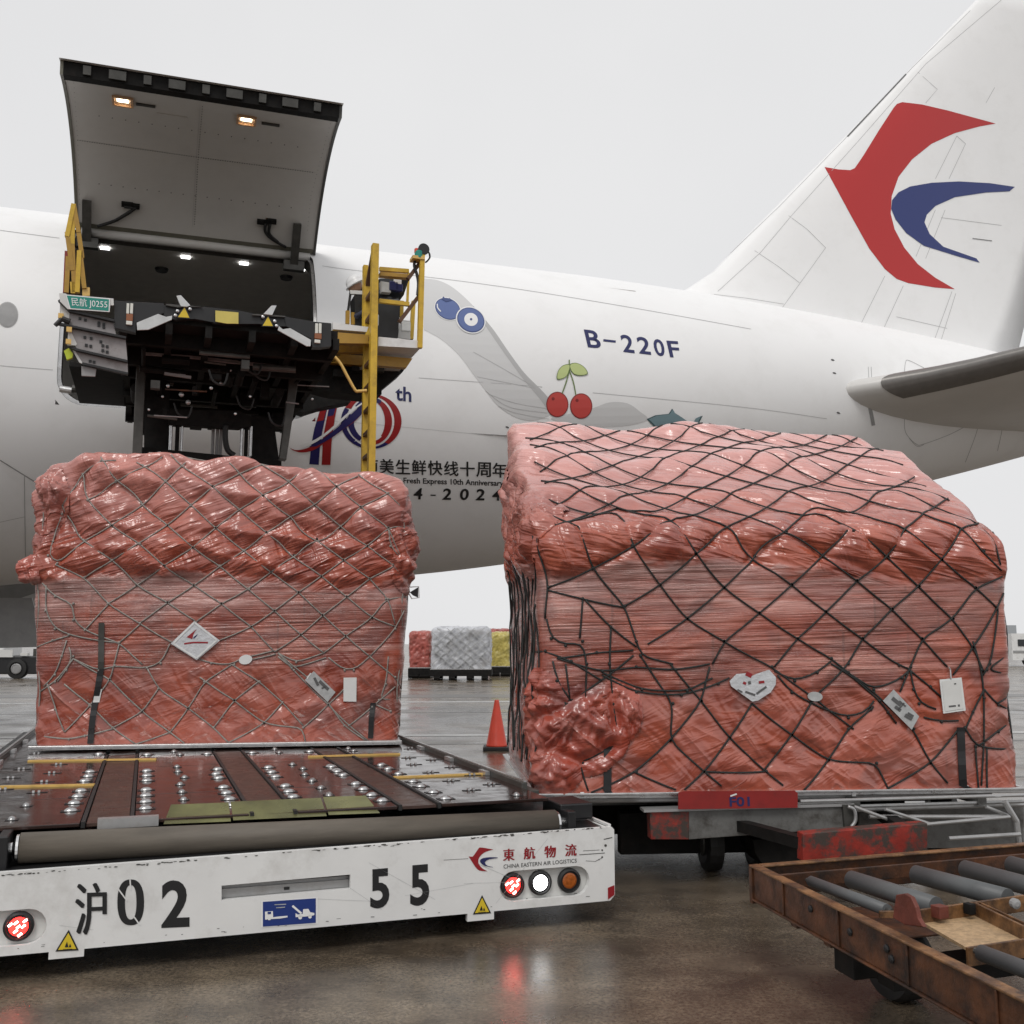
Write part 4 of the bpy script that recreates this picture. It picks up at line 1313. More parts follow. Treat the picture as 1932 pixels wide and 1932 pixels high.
# ramp flap of three bent plates at the roller
fa = [ZD1(955, 410), ZD1(1265, 430), ZD2(225, 490), ZD2(385, 480)]
fb = [ZD1(905, 515), ZD1(1240, 515), ZD2(195, 590), ZD2(440, 575)]
us = [(0.125, 0.47), (0.482, 0.985), (0.997, 1.285)]
for k, (u0, u1) in enumerate(us):
    m = MB()
    sk0 = 0.04 if k == 0 else 0
    sk1 = -0.04 if k == 2 else 0
    m.hexa([LP(u0, 5.865, 0.648), LP(u1, 5.865, 0.643), LP(u1, 5.875, 0.640), LP(u0, 5.875, 0.645)],
           [LP(u0 + sk0, 6.08, 0.716), LP(u1 + sk1, 6.08, 0.712), LP(u1 + sk1, 6.086, 0.708), LP(u0 + sk0, 6.086, 0.712)])
    m.build('ramp_flap', M['chromate'], loader)
# swivel ball units standing proud of the deck
def caster(u, v, s=1.0, low=False):
    m = MB()
    c = LP(u, v, ZK_)
    if low:
        m.lbox(u - 0.06, u + 0.06, v - 0.016, v + 0.016, ZK_ + 0.0005, ZK_ + 0.003)
    else:
        m.lbox(u - 0.052 * s, u + 0.052 * s, v - 0.03, v + 0.035, ZK_ + 0.0005, ZK_ + 0.003)
    return m
def cast_tops(u, v, s=1.0, low=False):
    m = MB()
    if low:
        for d in (-0.018, 0.014):
            m.lathe(LP(u + d, v, ZK_), LU, [(0.004, -0.011), (0.016, -0.010), (0.016, 0.004), (0.004, 0.006)], 10)
    else:
        prof_ = []
        for k in range(9):
            t = -1 + 2 * k / 8
            prof_.append((0.031 * math.sqrt(max(0.02, 1 - t * t * 0.93)) * 0.9, t * 0.038 * s))
        m.lathe(LP(u, v, ZK_ - 0.006), LU, prof_, 14)
    return m
proto = {}
def put_caster(u, v, kind):
    low = kind == 'low'
    s = {'wide': 1.0, 'single': 0.62, 'low': 1}[kind]
    if kind not in proto:
        a = caster(u, v, s, low).build('roller_slot', M['ink'], loader)
        b2 = cast_tops(u, v, s, low).build('deck_roller', M['ball_steel'], loader, smooth=not low)
        proto[kind] = (a, b2, u, v)
    else:
        a, b2, u0, v0 = proto[kind]
        off = LP(u - u0, v - v0, 0)
        dup(a, off)
        dup(b2, off)
rows = {'wide': [ZD1(*q) for q in ((510, 210), (500, 235), (480, 262), (458, 318), (440, 350), (420, 388), (400, 430), (832, 205), (832, 232), (832, 260), (828, 312), (826, 345), (825, 380), (824, 418),
                                   (1232, 195), (1225, 222), (1238, 245), (1265, 298), (1282, 330), (1300, 365), (1318, 398), (1520, 185), (1538, 212), (1560, 238), (1615, 290), (1635, 322), (1660, 352), (1880, 182), (1912, 208), (562, 110), (835, 112), (1175, 108), (1430, 102), (1755, 95))] +
                [ZD2(*q) for q in ((130, 275), (165, 298), (205, 325), (275, 375), (318, 405), (365, 438), (425, 470), (420, 268), (460, 290), (520, 318), (600, 362), (645, 388), (715, 422), (785, 458))],
        'single': [ZD1(*q) for q in ((1003, 182), (1008, 210), (1045, 242), (1020, 282), (1030, 325), (1040, 368), (1655, 168), (1715, 193), (1725, 226), (1765, 262), (1815, 302), (1862, 344), (150, 402), (68, 480), (1555, 82), (1580, 100), (985, 95), (1020, 112))] +
                  [ZD2(*q) for q in ((30, 355), (78, 398), (122, 436), (232, 175), (262, 188), (1185, 438))],
        'low': [ZD1(*q) for q in ((210, 112), (335, 173), (297, 222), (255, 272), (210, 332), (125, 200), (65, 250), (20, 315))] +
               [ZD2(*q) for q in ((585, 180), (715, 243), (605, 270), (822, 285), (700, 315), (815, 362), (1045, 382), (930, 415), (935, 330), (575, 232), (890, 258))]}
for kind, pts in rows.items():
    for q in pts:
        u, v = dk((q[0], q[1] + (2.5 if kind != 'low' else 0.5)))
        put_caster(u, v, kind)

# ---- raised bridge in front of the door
VB = 10.95
ZA = lambda x, y: ((x / 3.5127 + 150) * 0.644, (y / 3.5127 + 800) * 0.644)
def pl(name, pts, v, depth, material, parent=loader, **kw):
    m = MB()
    m.prism([LP(UZ(*q, v)[0], v, UZ(*q, v)[1]) for q in pts], LV * depth)
    return m.build(name, material, parent, **kw)
pl('bridge_beam', [ZA(650, 280), ZA(760, 290), ZA(1160, 310), ZA(1160, 410), ZA(870, 505), ZA(870, 610), ZA(650, 560)], VB, 0.10, M['black'])
pl('bridge_beam', [ZE(905, 395), ZE(1022, 405), ZE(1022, 590), ZE(940, 600), ZE(870, 600), ZE(860, 530), ZE(660, 430), ZE(640, 350)], VB, 0.10, M['black'])
pl('bridge_beam', [ZA(1150, 330), ZA(1560, 345), ZA(1930, 385), ZE(400, 330), ZE(660, 350), ZE(660, 430), ZE(590, 430), ZE(440, 410), ZE(200, 410), ZE(60, 405), ZA(1690, 510), ZA(1480, 470), ZA(1280, 480), ZA(1160, 440)], VB + 0.01, 0.10, M['black'])
# deck of the bridge, its edges and the clutter below it
m = MB()
m.lbox(-0.42, 1.86, VB + 0.1, 15.85, 4.93, 5.03)
m.build('bridge_deck', M['machine'], loader)
for k, v in enumerate((11.4, 12.1, 12.9, 13.7, 14.5, 15.3)):
    m = MB()
    m.lbox(-0.42, 1.86, v, v + 0.09, 4.78 - 0.05 * (k % 2), 4.93)
    m.build('cross_member', M['machine'], loader)
for k, u in enumerate((-0.40, 0.05, 0.45, 0.9, 1.35, 1.80)):
    m = MB()
    m.lbox(u, u + 0.07, 11.0, 15.8, 4.80, 4.93)
    m.build('long_member', M['machine'], loader)
for k in range(26):
    u, v = random.uniform(-0.3, 1.6), random.uniform(11.2, 15.3)
    z = random.uniform(4.6, 4.8)
    m = MB()
    if k % 3 == 0:
        m.cyl(LP(u, v, z), LP(u + random.uniform(0.2, 0.6), v + random.uniform(-0.05, 0.05), z), random.uniform(0.02, 0.05), 10)
        m.build('hydraulic_pipe', M['steel_dark'] if k % 2 else M['machine'], loader)
    elif k % 3 == 1:
        m.cyl(LP(u, v, z), LP(u, v + random.uniform(0.3, 0.9), z - 0.03), random.uniform(0.02, 0.06), 10)
        m.build('drive_shaft', M['machine'], loader)
    else:
        m.lbox(u, u + random.uniform(0.08, 0.25), v, v + random.uniform(0.1, 0.3), z - 0.1, z + 0.08)
        m.build('gear_box', M['machine'], loader)
for k in range(34):
    px, py = random.uniform(270, 590), random.uniform(650, 785)
    v = random.uniform(11.3, 12.6)
    u, z = UZ(px, py, v)
    m = MB()
    if k % 4 == 0:
        m.ball(LP(u, v, z), random.uniform(0.010, 0.022), 5)
        m.build('bolt_head', M['alu'], loader)
    elif k % 4 == 1:
        m.cyl(LP(u, v, z), LP(u + random.uniform(0.15, 0.5), v, z + random.uniform(-0.02, 0.02)), random.uniform(0.006, 0.016), 8)
        m.build('hydraulic_pipe', M[random.choice(('steel_dark', 'rust', 'panel_grey'))], loader)
    elif k % 4 == 2:
        m.tube(catmull([LP(u, v, z), LP(u + 0.05, v, z - 0.12), LP(u + 0.16, v, z - 0.15), LP(u + 0.2, v, z - 0.02)], 4), 0.012, 6)
        m.build('hose', M['rubber'], loader)
    else:
        m.lbox(u, u + random.uniform(0.04, 0.14), v, v + 0.1, z, z + random.uniform(0.03, 0.1))
        m.build('bracket', M[random.choice(('steel_dark', 'machine', 'machine'))], loader)
for (x0, y0, x1, y1) in ((930, 828, 1400, 862), (1400, 862, 1925, 918), (1165, 1035, 1440, 1075)):
    u0, z0 = UZ(*ZA(x0, y0), 12.0)
    u1, z1 = UZ(*ZA(x1, y1), 12.0)
    m = MB()
    m.bar(LP(u0, 12.0, z0), LP(u1, 12.0, z1), 0.03, 0.03)
    m.build('tie_rod', M['panel_grey'], loader)
u0, z0 = UZ(*ZE(0, 700), 12.0)
u1, z1 = UZ(*ZE(700, 765), 12.0)
m = MB()
m.bar(LP(u0, 12.0, z0), LP(u1, 12.0, z1), 0.03, 0.03)
m.build('tie_rod', M['panel_grey'], loader)
for (x, y) in ((1195, 665), (1390, 665), (1340, 1250), (1410, 1330), (1580, 710)):
    u0, z0 = UZ(*ZA(x, y), 12.2)
    m = MB()
    m.ball(LP(u0, 12.2, z0), 0.03, 6)
    m.build('bolt_head', M['alu'], loader)
# deflector plates, lamps and stickers on the beam
pl('deflector_plate', [ZA(880, 510), ZA(1100, 420), ZA(1180, 450), ZA(1245, 438), ZA(1240, 478), ZA(1000, 580), ZA(885, 585)], VB - 0.05, 0.02, M['deflector'])
pl('deflector_plate', [ZE(600, 428), ZE(630, 455), ZE(690, 445), ZE(858, 540), ZE(855, 590), ZE(825, 590), ZE(590, 460)], VB - 0.05, 0.02, M['deflector'])
pl('guide_horn', [ZA(1290, 232), ZA(1335, 228), ZA(1432, 332), ZA(1395, 345), ZA(1335, 340)], VB - 0.05, 0.03, M['deflector'])
pl('guide_horn', [ZE(475, 330), ZE(540, 262), ZE(580, 262), ZE(545, 338)], VB - 0.05, 0.03, M['deflector'])
for Zf, pts in ((ZA, ((1180, 315), (1560, 345), (1300, 352), (1180, 330))), (ZE, ((385, 330), (650, 345), (650, 356), (385, 340)))):
    pl('horn_arm', [Zf(*q) for q in pts], VB - 0.03, 0.03, M['steel_dark'])
PBR = LP(0, VB - 0.02, 0)
for Zf, t3 in ((ZA, ((1305, 452), (1372, 352), (1422, 460))), (ZE, ((468, 425), (512, 352), (550, 428)))):
    ctr = np.mean([Zf(*q) for q in t3], axis=0)
    pl('triangle_plate', [tuple(ctr + (np.array(Zf(*q)) - ctr) * 1.25) for q in t3], VB - 0.025, 0.02, M['black'])
    plane_art('warning_triangle', poly2d([[Zf(*q) for q in t3]]), LP(0, VB - 0.025, 0), -LV, 0.003, M['sticker_yellow'], loader)
for Zf, x, y in ((ZA, 1300, 392), (ZA, 1278, 437), (ZA, 1428, 372), (ZE, 470, 355), (ZE, 565, 390), (ZE, 580, 428)):
    u, z = UZ(*Zf(x, y), VB - 0.03)
    m = MB()
    m.lathe(LP(u, VB - 0.02, z), -LV, [(0.017, 0), (0.017, 0.02), (0.006, 0.026)], 10)
    m.build('bolt_head', M['alu'], loader)
pl('instruction_plate', [ZA(1690, 385), ZE(272, 318), ZE(272, 410), ZE(240, 408), ZE(180, 408), ZA(1690, 498)], VB - 0.03, 0.01, M['yellow_pale'])
def zsplit(name, xa, ya, xb, yb, Zf, mm):
    m = MB()
    u0, z0 = UZ(*Zf(xa, yb), VB - 0.03)
    u1, z1 = UZ(*Zf(xb, ya), VB - 0.03)
    m.lbox(u0, u1, VB - 0.03, VB, z0, z1)
    return m.build(name, M[mm], loader, bevel=0.003)
M['lamp_clear'] = mat('lamp_clear', (0.72, 0.72, 0.66), 0.2, bump=0.4, bscale=60)
M['lamp_orange'] = mat('lamp_orange', (0.28, 0.10, 0.04), 0.25)
zsplit('marker_lamp', 772, 312, 805, 415, ZA, 'lamp_clear')
zsplit('marker_lamp', 810, 312, 845, 415, ZA, 'lamp_clear')
zsplit('marker_lamp', 770, 422, 842, 488, ZA, 'lamp_orange')
zsplit('marker_lamp', 770, 495, 835, 527, ZA, 'lamp_clear')
zsplit('marker_lamp', 893, 407, 917, 485, ZE, 'lamp_clear')
zsplit('marker_lamp', 921, 407, 945, 485, ZE, 'lamp_clear')
zsplit('marker_lamp', 888, 490, 945, 528, ZE, 'lamp_orange')
zsplit('marker_lamp', 888, 540, 935, 562, ZE, 'lamp_clear')
# number plate
npq = [(124, 556.5), (206.6, 563.8), (205.7, 587.6), (131.4, 582)]
pl('number_plate', [(124, 555.5), (207.6, 562.8), (206.7, 588.6), (131, 583)], VB - 0.06, 0.012, M['ink_white'])
PNP = LP(0, VB - 0.06, 0)
plane_art('plate_face', poly2d([[(126, 557.5), (205.6, 564.8), (204.7, 586.6), (133, 581)]]), PNP, -LV, 0.002, M['plate_green'], loader)
vs, fs = text2d('民航 J0255', 0.0)
plane_art('plate_lettering', (fit_quad(vs, (134, 561), (203, 566.5), (136, 579), (202, 584)), fs), PNP, -LV, 0.004, M['ink_white'], loader)
pl('plate_bracket', [ZA(80, 205), ZA(150, 210), ZA(150, 225), ZA(640, 262), ZA(645, 330), ZA(610, 330), ZA(600, 395), ZA(170, 370), ZA(90, 290)], VB - 0.045, 0.02, M['offwhite'])
# stacked sloping guard panels on the left
pl('guard_panel', [ZA(90, 300), ZA(190, 400), ZA(640, 495), ZA(670, 650), ZA(215, 548), ZA(120, 480), ZA(90, 400)], VB + 0.03, 0.03, M['panel_grey'])
pl('guard_panel', [ZA(180, 552), ZA(240, 562), ZA(765, 672), ZA(785, 905), ZA(270, 785), ZA(230, 720)], VB + 0.06, 0.03, M['panel_grey'])
pl('guard_panel', [ZA(215, 780), ZA(300, 808), ZA(785, 918), ZA(790, 1035), ZA(330, 935)], VB + 0.09, 0.03, M['panel_grey'])
pl('guard_panel', [ZA(310, 955), ZA(465, 985), ZA(452, 1062), ZA(312, 1055)], VB + 0.12, 0.03, M['grey_mid'])
pl('panel_edge', [ZA(88, 300), ZA(110, 300), ZA(190, 400), ZA(180, 520), ZA(95, 410)], VB + 0.025, 0.02, M['offwhite'])
pl('panel_edge', [ZA(178, 560), ZA(205, 600), ZA(265, 730), ZA(255, 745), ZA(165, 740)], VB + 0.055, 0.02, M['offwhite'])
pl('panel_edge', [ZA(212, 780), ZA(240, 790), ZA(330, 935), ZA(290, 920)], VB + 0.085, 0.02, M['offwhite'])
for (pa, pb, v) in (((80, 285), (190, 392), VB), ((190, 392), (650, 495), VB), ((60, 520), (200, 552), VB + .03), ((200, 552), (770, 670), VB + .03), ((215, 775), (300, 802), VB + .06), ((300, 802), (785, 912), VB + .06), ((320, 935), (790, 1040), VB + .1)):
    u0, z0 = UZ(*ZA(*pa), v)
    u1, z1 = UZ(*ZA(*pb), v)
    m = MB()
    m.bar(LP(u0, v, z0), LP(u1, v, z1), 0.06, 0.022)
    m.build('panel_seal', M['ink'], loader)
for (x, y, v) in ((295, 462, 0), (350, 476, 0), (490, 505, 0), (490, 530, 0), (540, 520, 0), (540, 550, 0), (345, 655, .03), (410, 665, .03), (360, 735, .03), (405, 745, .03), (530, 740, .03), (530, 790, .03), (575, 750, .03), (575, 805, .03), (400, 900, .06), (440, 910, .06), (510, 700, .03)):
    u0, z0 = UZ(*ZA(x, y), VB + v)
    m = MB()
    m.lbox(u0 - 0.013, u0 + 0.013, VB + v + 0.02, VB + v + 0.034, z0 - 0.014, z0 + 0.014)
    m.build('slot_hole', M['ink'], loader)
for (x, y) in ((100, 435), (185, 575), (178, 700)):
    u0, z0 = UZ(*ZA(x, y), VB)
    m = MB()
    m.lbox(u0 - 0.025, u0 + 0.025, VB - 0.01, VB + 0.02, z0 - 0.03, z0 + 0.02)
    m.build('amber_marker', M['yellow_bar'], loader)
pl('safety_flag', [ZA(130, 800), ZA(180, 770), ZA(225, 830), ZA(215, 870), ZA(160, 890)], VB + 0.1, 0.05, M['hivis'])
m = MB()
u0, z0 = UZ(*ZA(40, 540), VB)
u1, z1 = UZ(*ZA(110, 470), VB)
m.cyl(LP(u0, VB, z0), LP(u1, VB, z1), 0.022, 8)
u2, z2 = UZ(*ZA(190, 500), VB)
m.tube([LP(u1, VB, z1), LP(u2, VB, z2)], 0.03, 8)
m.build('cable_gland', M['rubber'], loader)
# below the sill on the left: pipe and ducting in the door bottom
for (xa, ya, xb, yb, r, mm) in ((90, 1190, 210, 1210, 0.05, 'alu'), (215, 1190, 370, 1195, 0.055, 'steel_dark'), (370, 1195, 850, 1215, 0.045, 'steel_dark')):
    u0, z0 = UZ(*ZA(xa, ya), 15.3)
    u1, z1 = UZ(*ZA(xb, yb), 15.3)
    m = MB()
    m.cyl(LP(u0, 15.3, z0), LP(u1, 15.3, z1), r, 12)
    m.build('sill_pipe', M[mm], loader)
m = MB()
m.lbox(-1.05, -0.2, 13.5, 15.6, 5.0, 5.06)
m.build('bridge_wing', M['machine'], loader)
# columns and lower lift frame
m = MB()
ul, _ = UZ(*ZA(865, 1200), 12.5)
m.lbox(ul, ul + 0.105, 12.5, 12.66, 0.55, 4.9)
m.build('lift_column', M['steel_dark'], loader, bevel=0.006)
pl('lift_column', [ZE(690, 800), ZE(760, 850), ZE(660, 1510), ZE(605, 1500)], 12.5, 0.14, M['steel_dark'], bevel=0.006)
pl('diagonal_brace', [ZE(930, 640), ZE(965, 640), ZE(760, 880), ZE(725, 880)], 12.3, 0.1, M['machine'])
pl('lift_frame', [ZA(955, 870), ZA(1220, 900), ZA(1210, 1850), ZA(955, 1820)], 13.0, 0.12, M['machine'])
pl('lift_frame', [ZE(375, 1150), ZE(555, 1170), ZE(600, 1510), ZE(375, 1510)], 13.0, 0.12, M['machine'])
pl('lift_frame', [ZA(1205, 1400), ZA(1930, 1420), ZE(375, 1160), ZE(375, 1240), ZA(1930, 1600), ZA(1205, 1560)], 12.9, 0.12, M['machine'])
pl('lift_frame', [ZA(870, 900), ZA(1930, 980), ZE(700, 900), ZE(640, 1190), ZA(1930, 1440), ZA(960, 1400)], 14.2, 0.12, M['machine'])
pl('lift_frame', [ZA(930, 1790), ZA(1930, 1890), ZE(620, 1515), ZE(620, 1560), ZA(930, 1990)], 12.8, 0.1, M['machine'])
for (x, w2, mm) in ((1222, 34, 'alu'), (1290, 40, 'machine'), (1336, 26, 'alu')):
    m = MB()
    u0, z0 = UZ(*ZA(x, 1850), 12.95)
    _, z1 = UZ(*ZA(x, 1560), 12.95)
    m.cyl(LP(u0, 12.95, z0), LP(u0, 12.95, z1), w2 / 3.5127 * 0.644 / 2 * 13 / 1932, 12)
    m.build('hydraulic_ram', M[mm], loader, smooth=False)
for (x, w2, mm) in ((292, 26, 'alu'), (330, 30, 'machine'), (366, 26, 'alu')):
    m = MB()
    u0, z0 = UZ(*ZE(x, 1480), 12.95)
    _, z1 = UZ(*ZE(x, 1240), 12.95)
    m.cyl(LP(u0, 12.95, z0), LP(u0, 12.95, z1), w2 / 2.76 * 0.644 / 2 * 13 / 1932, 12)
    m.build('hydraulic_ram', M[mm], loader)
for x in (60, 95, 125):
    m = MB()
    u0, z0 = UZ(*ZE(x, 1480), 13.1)
    _, z1 = UZ(*ZE(x, 1230), 13.1)
    m.cyl(LP(u0, 13.1, z0), LP(u0, 13.1, z1), 0.02, 8)
    m.build('hose', M['grey_mid'], loader)
m = MB()
pts = [ZE(170, 1230), ZE(165, 1330), ZE(185, 1430), ZE(240, 1475)]
m.tube(catmull([LP(*(lambda q: (q[0], 12.9, q[1]))(UZ(*q, 12.9))) for q in pts], 5), 0.035, 8)
m.build('hose', M['rubber'], loader, smooth=True)
# folded yellow railing inside the opening, left
ZY = lambda x, y: ((x / 4.83 + 150) * 0.644, (y / 4.83 + 550) * 0.644)
VY = 12.6
for (pa, pb, wd, mm) in (((320, 240), (225, 700), 0.07, 'yellow'), ((320, 240), (390, 640), 0.06, 'yellow_dark'), ((225, 640), (300, 1180), 0.06, 'yellow_dark'), ((390, 640), (440, 1000), 0.05, 'yellow_dark'), ((300, 800), (330, 1490), 0.05, 'yellow_dark'), ((400, 900), (370, 1490), 0.07, 'yellow'),
                         ((410, 900), (470, 1430), 0.05, 'yellow_dark'), ((240, 980), (215, 1490), 0.05, 'yellow_dark'), ((310, 260), (300, 800), 0.045, 'yellow'), ((300, 1340), (310, 1500), 0.05, 'yellow'), ((225, 900), (200, 1490), 0.03, 'red_paint')):
    u0, z0 = UZ(*ZY(*pa), VY)
    u1, z1 = UZ(*ZY(*pb), VY)
    m = MB()
    m.bar(LP(u0, VY, z0), LP(u1, VY, z1), 0.05, wd, LV)
    m.build('railing_bar', M[mm], loader)
pl('railing_bracket', [ZY(440, 1410), ZY(545, 1410), ZY(545, 1530), ZY(440, 1530)], VY, 0.06, M['yellow_bar'])

# ---- operator platform and ladder, right
ZO = lambda x, y: ((x / 3.865 + 950) * 0.644, (y / 3.865 + 650) * 0.644)
VO = 12.5
def ob(name, pa, pb, v, wd, dp, mm, **kw):
    u0, z0 = UZ(*ZO(*pa), v)
    u1, z1 = UZ(*ZO(*pb), v)
    m = MB()
    m.bar(LP(u0, v, z0), LP(u1, v, z1), dp, wd, LV)
    return m.build(name, M[mm], loader, **kw)
pl('platform_floor', [ZO(615, 1300), ZO(1070, 1345), ZO(1090, 1430), ZO(610, 1405)], VO - 0.1, 1.2, M['white_paint'])
pl('platform_floor', [ZO(95, 1135), ZO(260, 1160), ZO(500, 1190), ZO(480, 1245), ZO(100, 1215)], VO, 1.1, M['white_paint'])
pl('platform_beam', [ZE(1022, 475), ZE(1340, 500), ZE(1340, 570), ZE(1022, 565)], VO, 0.1, M['yellow_dark'])
pl('platform_beam', [ZE(1020, 575), ZE(1330, 580), ZE(1330, 640), ZE(1060, 640)], VO + 0.4, 0.1, M['yellow_dark'])
pl('platform_beam', [ZE(940, 640), ZE(1310, 670), ZE(1310, 750), ZE(900, 715)], VO + 0.9, 0.1, M['yellow_dark'])
pl('platform_beam', [ZE(1390, 665), ZE(1680, 690), ZE(1630, 765), ZE(1390, 745)], VO + 0.2, 0.1, M['yellow_dark'])
pl('platform_beam', [ZE(780, 900), ZE(1290, 950), ZE(1290, 990), ZE(770, 940)], VO + 1.5, 0.1, M['yellow_dark'])
pl('platform_underside', [ZE(1380, 620), ZE(1720, 625), ZE(1690, 660), ZE(1660, 700), ZE(1620, 770), ZE(1600, 800), ZE(1430, 940), ZE(1430, 980), ZE(1300, 990), ZE(1020, 960), ZE(800, 900), ZE(880, 740), ZE(1000, 620)], VO + 1.1, 0.4, M['machine'])
pl('platform_underside', [ZE(730, 960), ZE(1180, 985), ZE(1180, 1040), ZE(930, 1090), ZE(800, 1130), ZE(740, 1110)], 15.2, 0.3, M['machine'])
for k in range(10):
    u0, z0 = UZ(*ZE(random.uniform(850, 1500), random.uniform(640, 900)), VO + 1.0)
    m = MB()
    m.lbox(u0, u0 + random.uniform(0.05, 0.2), VO + 0.9, VO + 1.0, z0, z0 + random.uniform(0.03, 0.1))
    m.build('valve_block', M['steel_dark'] if k % 2 else M['machine'], loader)
u0, z0 = UZ(*ZO(60, 1415), VO - .1)
m = MB()
pts = [ZE(980, 615), ZE(1085, 715), ZE(1150, 830), ZE(1215, 945), ZE(1245, 955), ZE(1310, 950)]
m.tube(catmull([LP(*(lambda q: (q[0], VO - 0.2, q[1]))(UZ(*q, VO - 0.2))) for q in pts], 4), 0.02, 8)
m.build('grab_handle', M['yellow_bar'], loader, smooth=True)
# ladder: two rails in depth with rungs
uf = UZ(707, 600, 12.3)[0]
zt1 = UZ(707, 458, 12.3)[1]
m = MB()
m.lbox(uf - 0.042, uf + 0.042, 12.3, 12.42, 1.2, zt1)
m.build('ladder_rail', M['yellow'], loader, bevel=0.006)
m = MB()
m.lbox(uf - 0.04, uf + 0.04, 12.75, 12.83, 1.2, zt1 - 0.40)
m.build('ladder_rail', M['yellow'], loader, bevel=0.006)
m = MB()
m.bar(LP(uf, 12.36, zt1 - 0.03), LP(uf, 12.79, zt1 - 0.42), 0.07, 0.05)
m.build('ladder_top', M['hazard_brown'], loader)
z = 1.5
while z < zt1 - 0.4:
    m = MB()
    m.lbox(uf - 0.035, uf + 0.035, 12.42, 12.75, z, z + 0.045)
    m.build('rung', M['hazard_brown'], loader)
    z += 0.30
# railing
ob('railing_post', (1108, 370), (1080, 1430), VO - 0.1, 0.07, 0.06, 'yellow')
ob('railing_post', (1010, 900), (985, 1330), VO + 0.9, 0.06, 0.05, 'yellow')
ob('railing_post', (875, 900), (870, 1080), VO + 0.5, 0.06, 0.05, 'yellow')
ob('railing_post', (955, 580), (940, 930), VO + 0.9, 0.035, 0.03, 'yellow')
ob('railing_post', (465, 500), (460, 1190), VO + 0.3, 0.09, 0.06, 'yellow')
ob('railing_bar', (625, 535), (955, 560), VO + 0.1, 0.05, 0.05, 'yellow')
ob('railing_bar', (625, 600), (940, 625), VO + 0.1, 0.10, 0.05, 'yellow_dark')
ob('railing_bar', (620, 895), (960, 935), VO, 0.05, 0.05, 'yellow')
ob('railing_bar', (1100, 440), (945, 650), VO, 0.07, 0.05, 'hazard_brown')
ob('railing_bar', (1080, 830), (850, 1130), VO, 0.08, 0.05, 'hazard_brown')
ob('railing_bar', (510, 540), (600, 470), VO + 0.2, 0.06, 0.04, 'yellow_dark')
ob('railing_bar', (520, 640), (590, 480), VO + 0.2, 0.05, 0.04, 'hazard_brown')
ob('railing_post', (265, 1010), (262, 1155), VO + 0.6, 0.05, 0.05, 'yellow_dark')
ob('railing_post', (325, 1030), (325, 1165), VO + 0.6, 0.05, 0.05, 'yellow_dark')
ob('console_edge', (290, 800), (450, 808), VO + 0.6, 0.05, 0.05, 'offwhite')
ob('console_edge', (300, 780), (270, 1010), VO + 0.6, 0.03, 0.03, 'ink')
pl('control_console', [ZO(340, 830), ZO(450, 835), ZO(440, 1170), ZO(350, 1165)], VO + 0.55, 0.3, M['black'])
pl('control_console', [ZO(610, 920), ZO(860, 945), ZO(835, 1310), ZO(610, 1295)], VO + 0.35, 0.35, M['black'])
pl('console_screen', [ZO(640, 670), ZO(760, 690), ZO(755, 800), ZO(650, 790)], VO + 0.3, 0.1, M['deflector'])
pl('console_head', [ZO(625, 640), ZO(960, 650), ZO(900, 830), ZO(870, 870), ZO(630, 880)], VO + 0.42, 0.15, M['glass_dark'])
for (x, y, w2, mm) in ((790, 720, 0.06, 'ink_blue'), (850, 740, 0.05, 'ink_blue'), (835, 660, 0.05, 'ink_white'), (560, 1100, 0.07, 'deflector'), (930, 1180, 0.06, 'deflector')):
    u0, z0 = UZ(*ZO(x, y), VO + 0.28)
    m = MB()
    m.lbox(u0 - w2, u0 + w2, VO + 0.28, VO + 0.34, z0 - w2 * 1.1, z0 + w2)
    m.build('switch_box', M[mm], loader, bevel=0.01)
pl('toe_board', [ZO(860, 1110), ZO(975, 1120), ZO(975, 1330), ZO(835, 1310)], VO + 0.8, 0.03, M['offwhite'])
# top of the post: beacon and round lamp
u0, z0 = UZ(*ZO(1060, 415), VO - 0.1)
m = MB()
m.lbox(u0 - 0.08, u0 + 0.08, VO - 0.15, VO + 0.02, z0 - 0.02, z0 + 0.02)
m.build('post_bracket', M['yellow_bar'], loader)
for (x, y, r, mm, nm) in ((1070, 370, 0.055, 'plate_green', 'push_button_box'), (1045, 325, 0.03, 'cone', 'stop_button')):
    u0, z0 = UZ(*ZO(x, y), VO - 0.1)
    m = MB()
    m.lathe(LP(u0, VO - 0.1, z0 - r), EZ, [(r, 0), (r, r * 1.6), (r * 0.6, r * 2)], 12)
    m.build(nm, M[mm], loader)
u0, z0 = UZ(*ZO(1120, 318), VO - 0.1)
m = MB()
m.lathe(LP(u0, VO - 0.14, z0), LV, [(0.075, 0), (0.07, 0.05), (0.03, 0.11)], 16)
m.build('work_lamp', M['black'], loader)
m = MB()
pts = [ZO(*q) for q in ((1150, 320), (1185, 350), (1195, 400), (1170, 440), (1145, 460))]
m.tube(catmull([LP(*(lambda q: (q[0], VO - 0.05, q[1]))(UZ(*q, VO - 0.05))) for q in pts], 4), 0.012, 6)
m.build('lamp_cable', M['rubber'], loader)
m = MB()
pts = [ZO(*q) for q in ((1025, 440), (1020, 500), (1050, 600), (1065, 700), (1055, 830))]
m.tube(catmull([LP(*(lambda q: (q[0], VO - 0.05, q[1]))(UZ(*q, VO - 0.05))) for q in pts], 4), 0.02, 6)
m.build('lamp_cable', M['rubber'], loader)

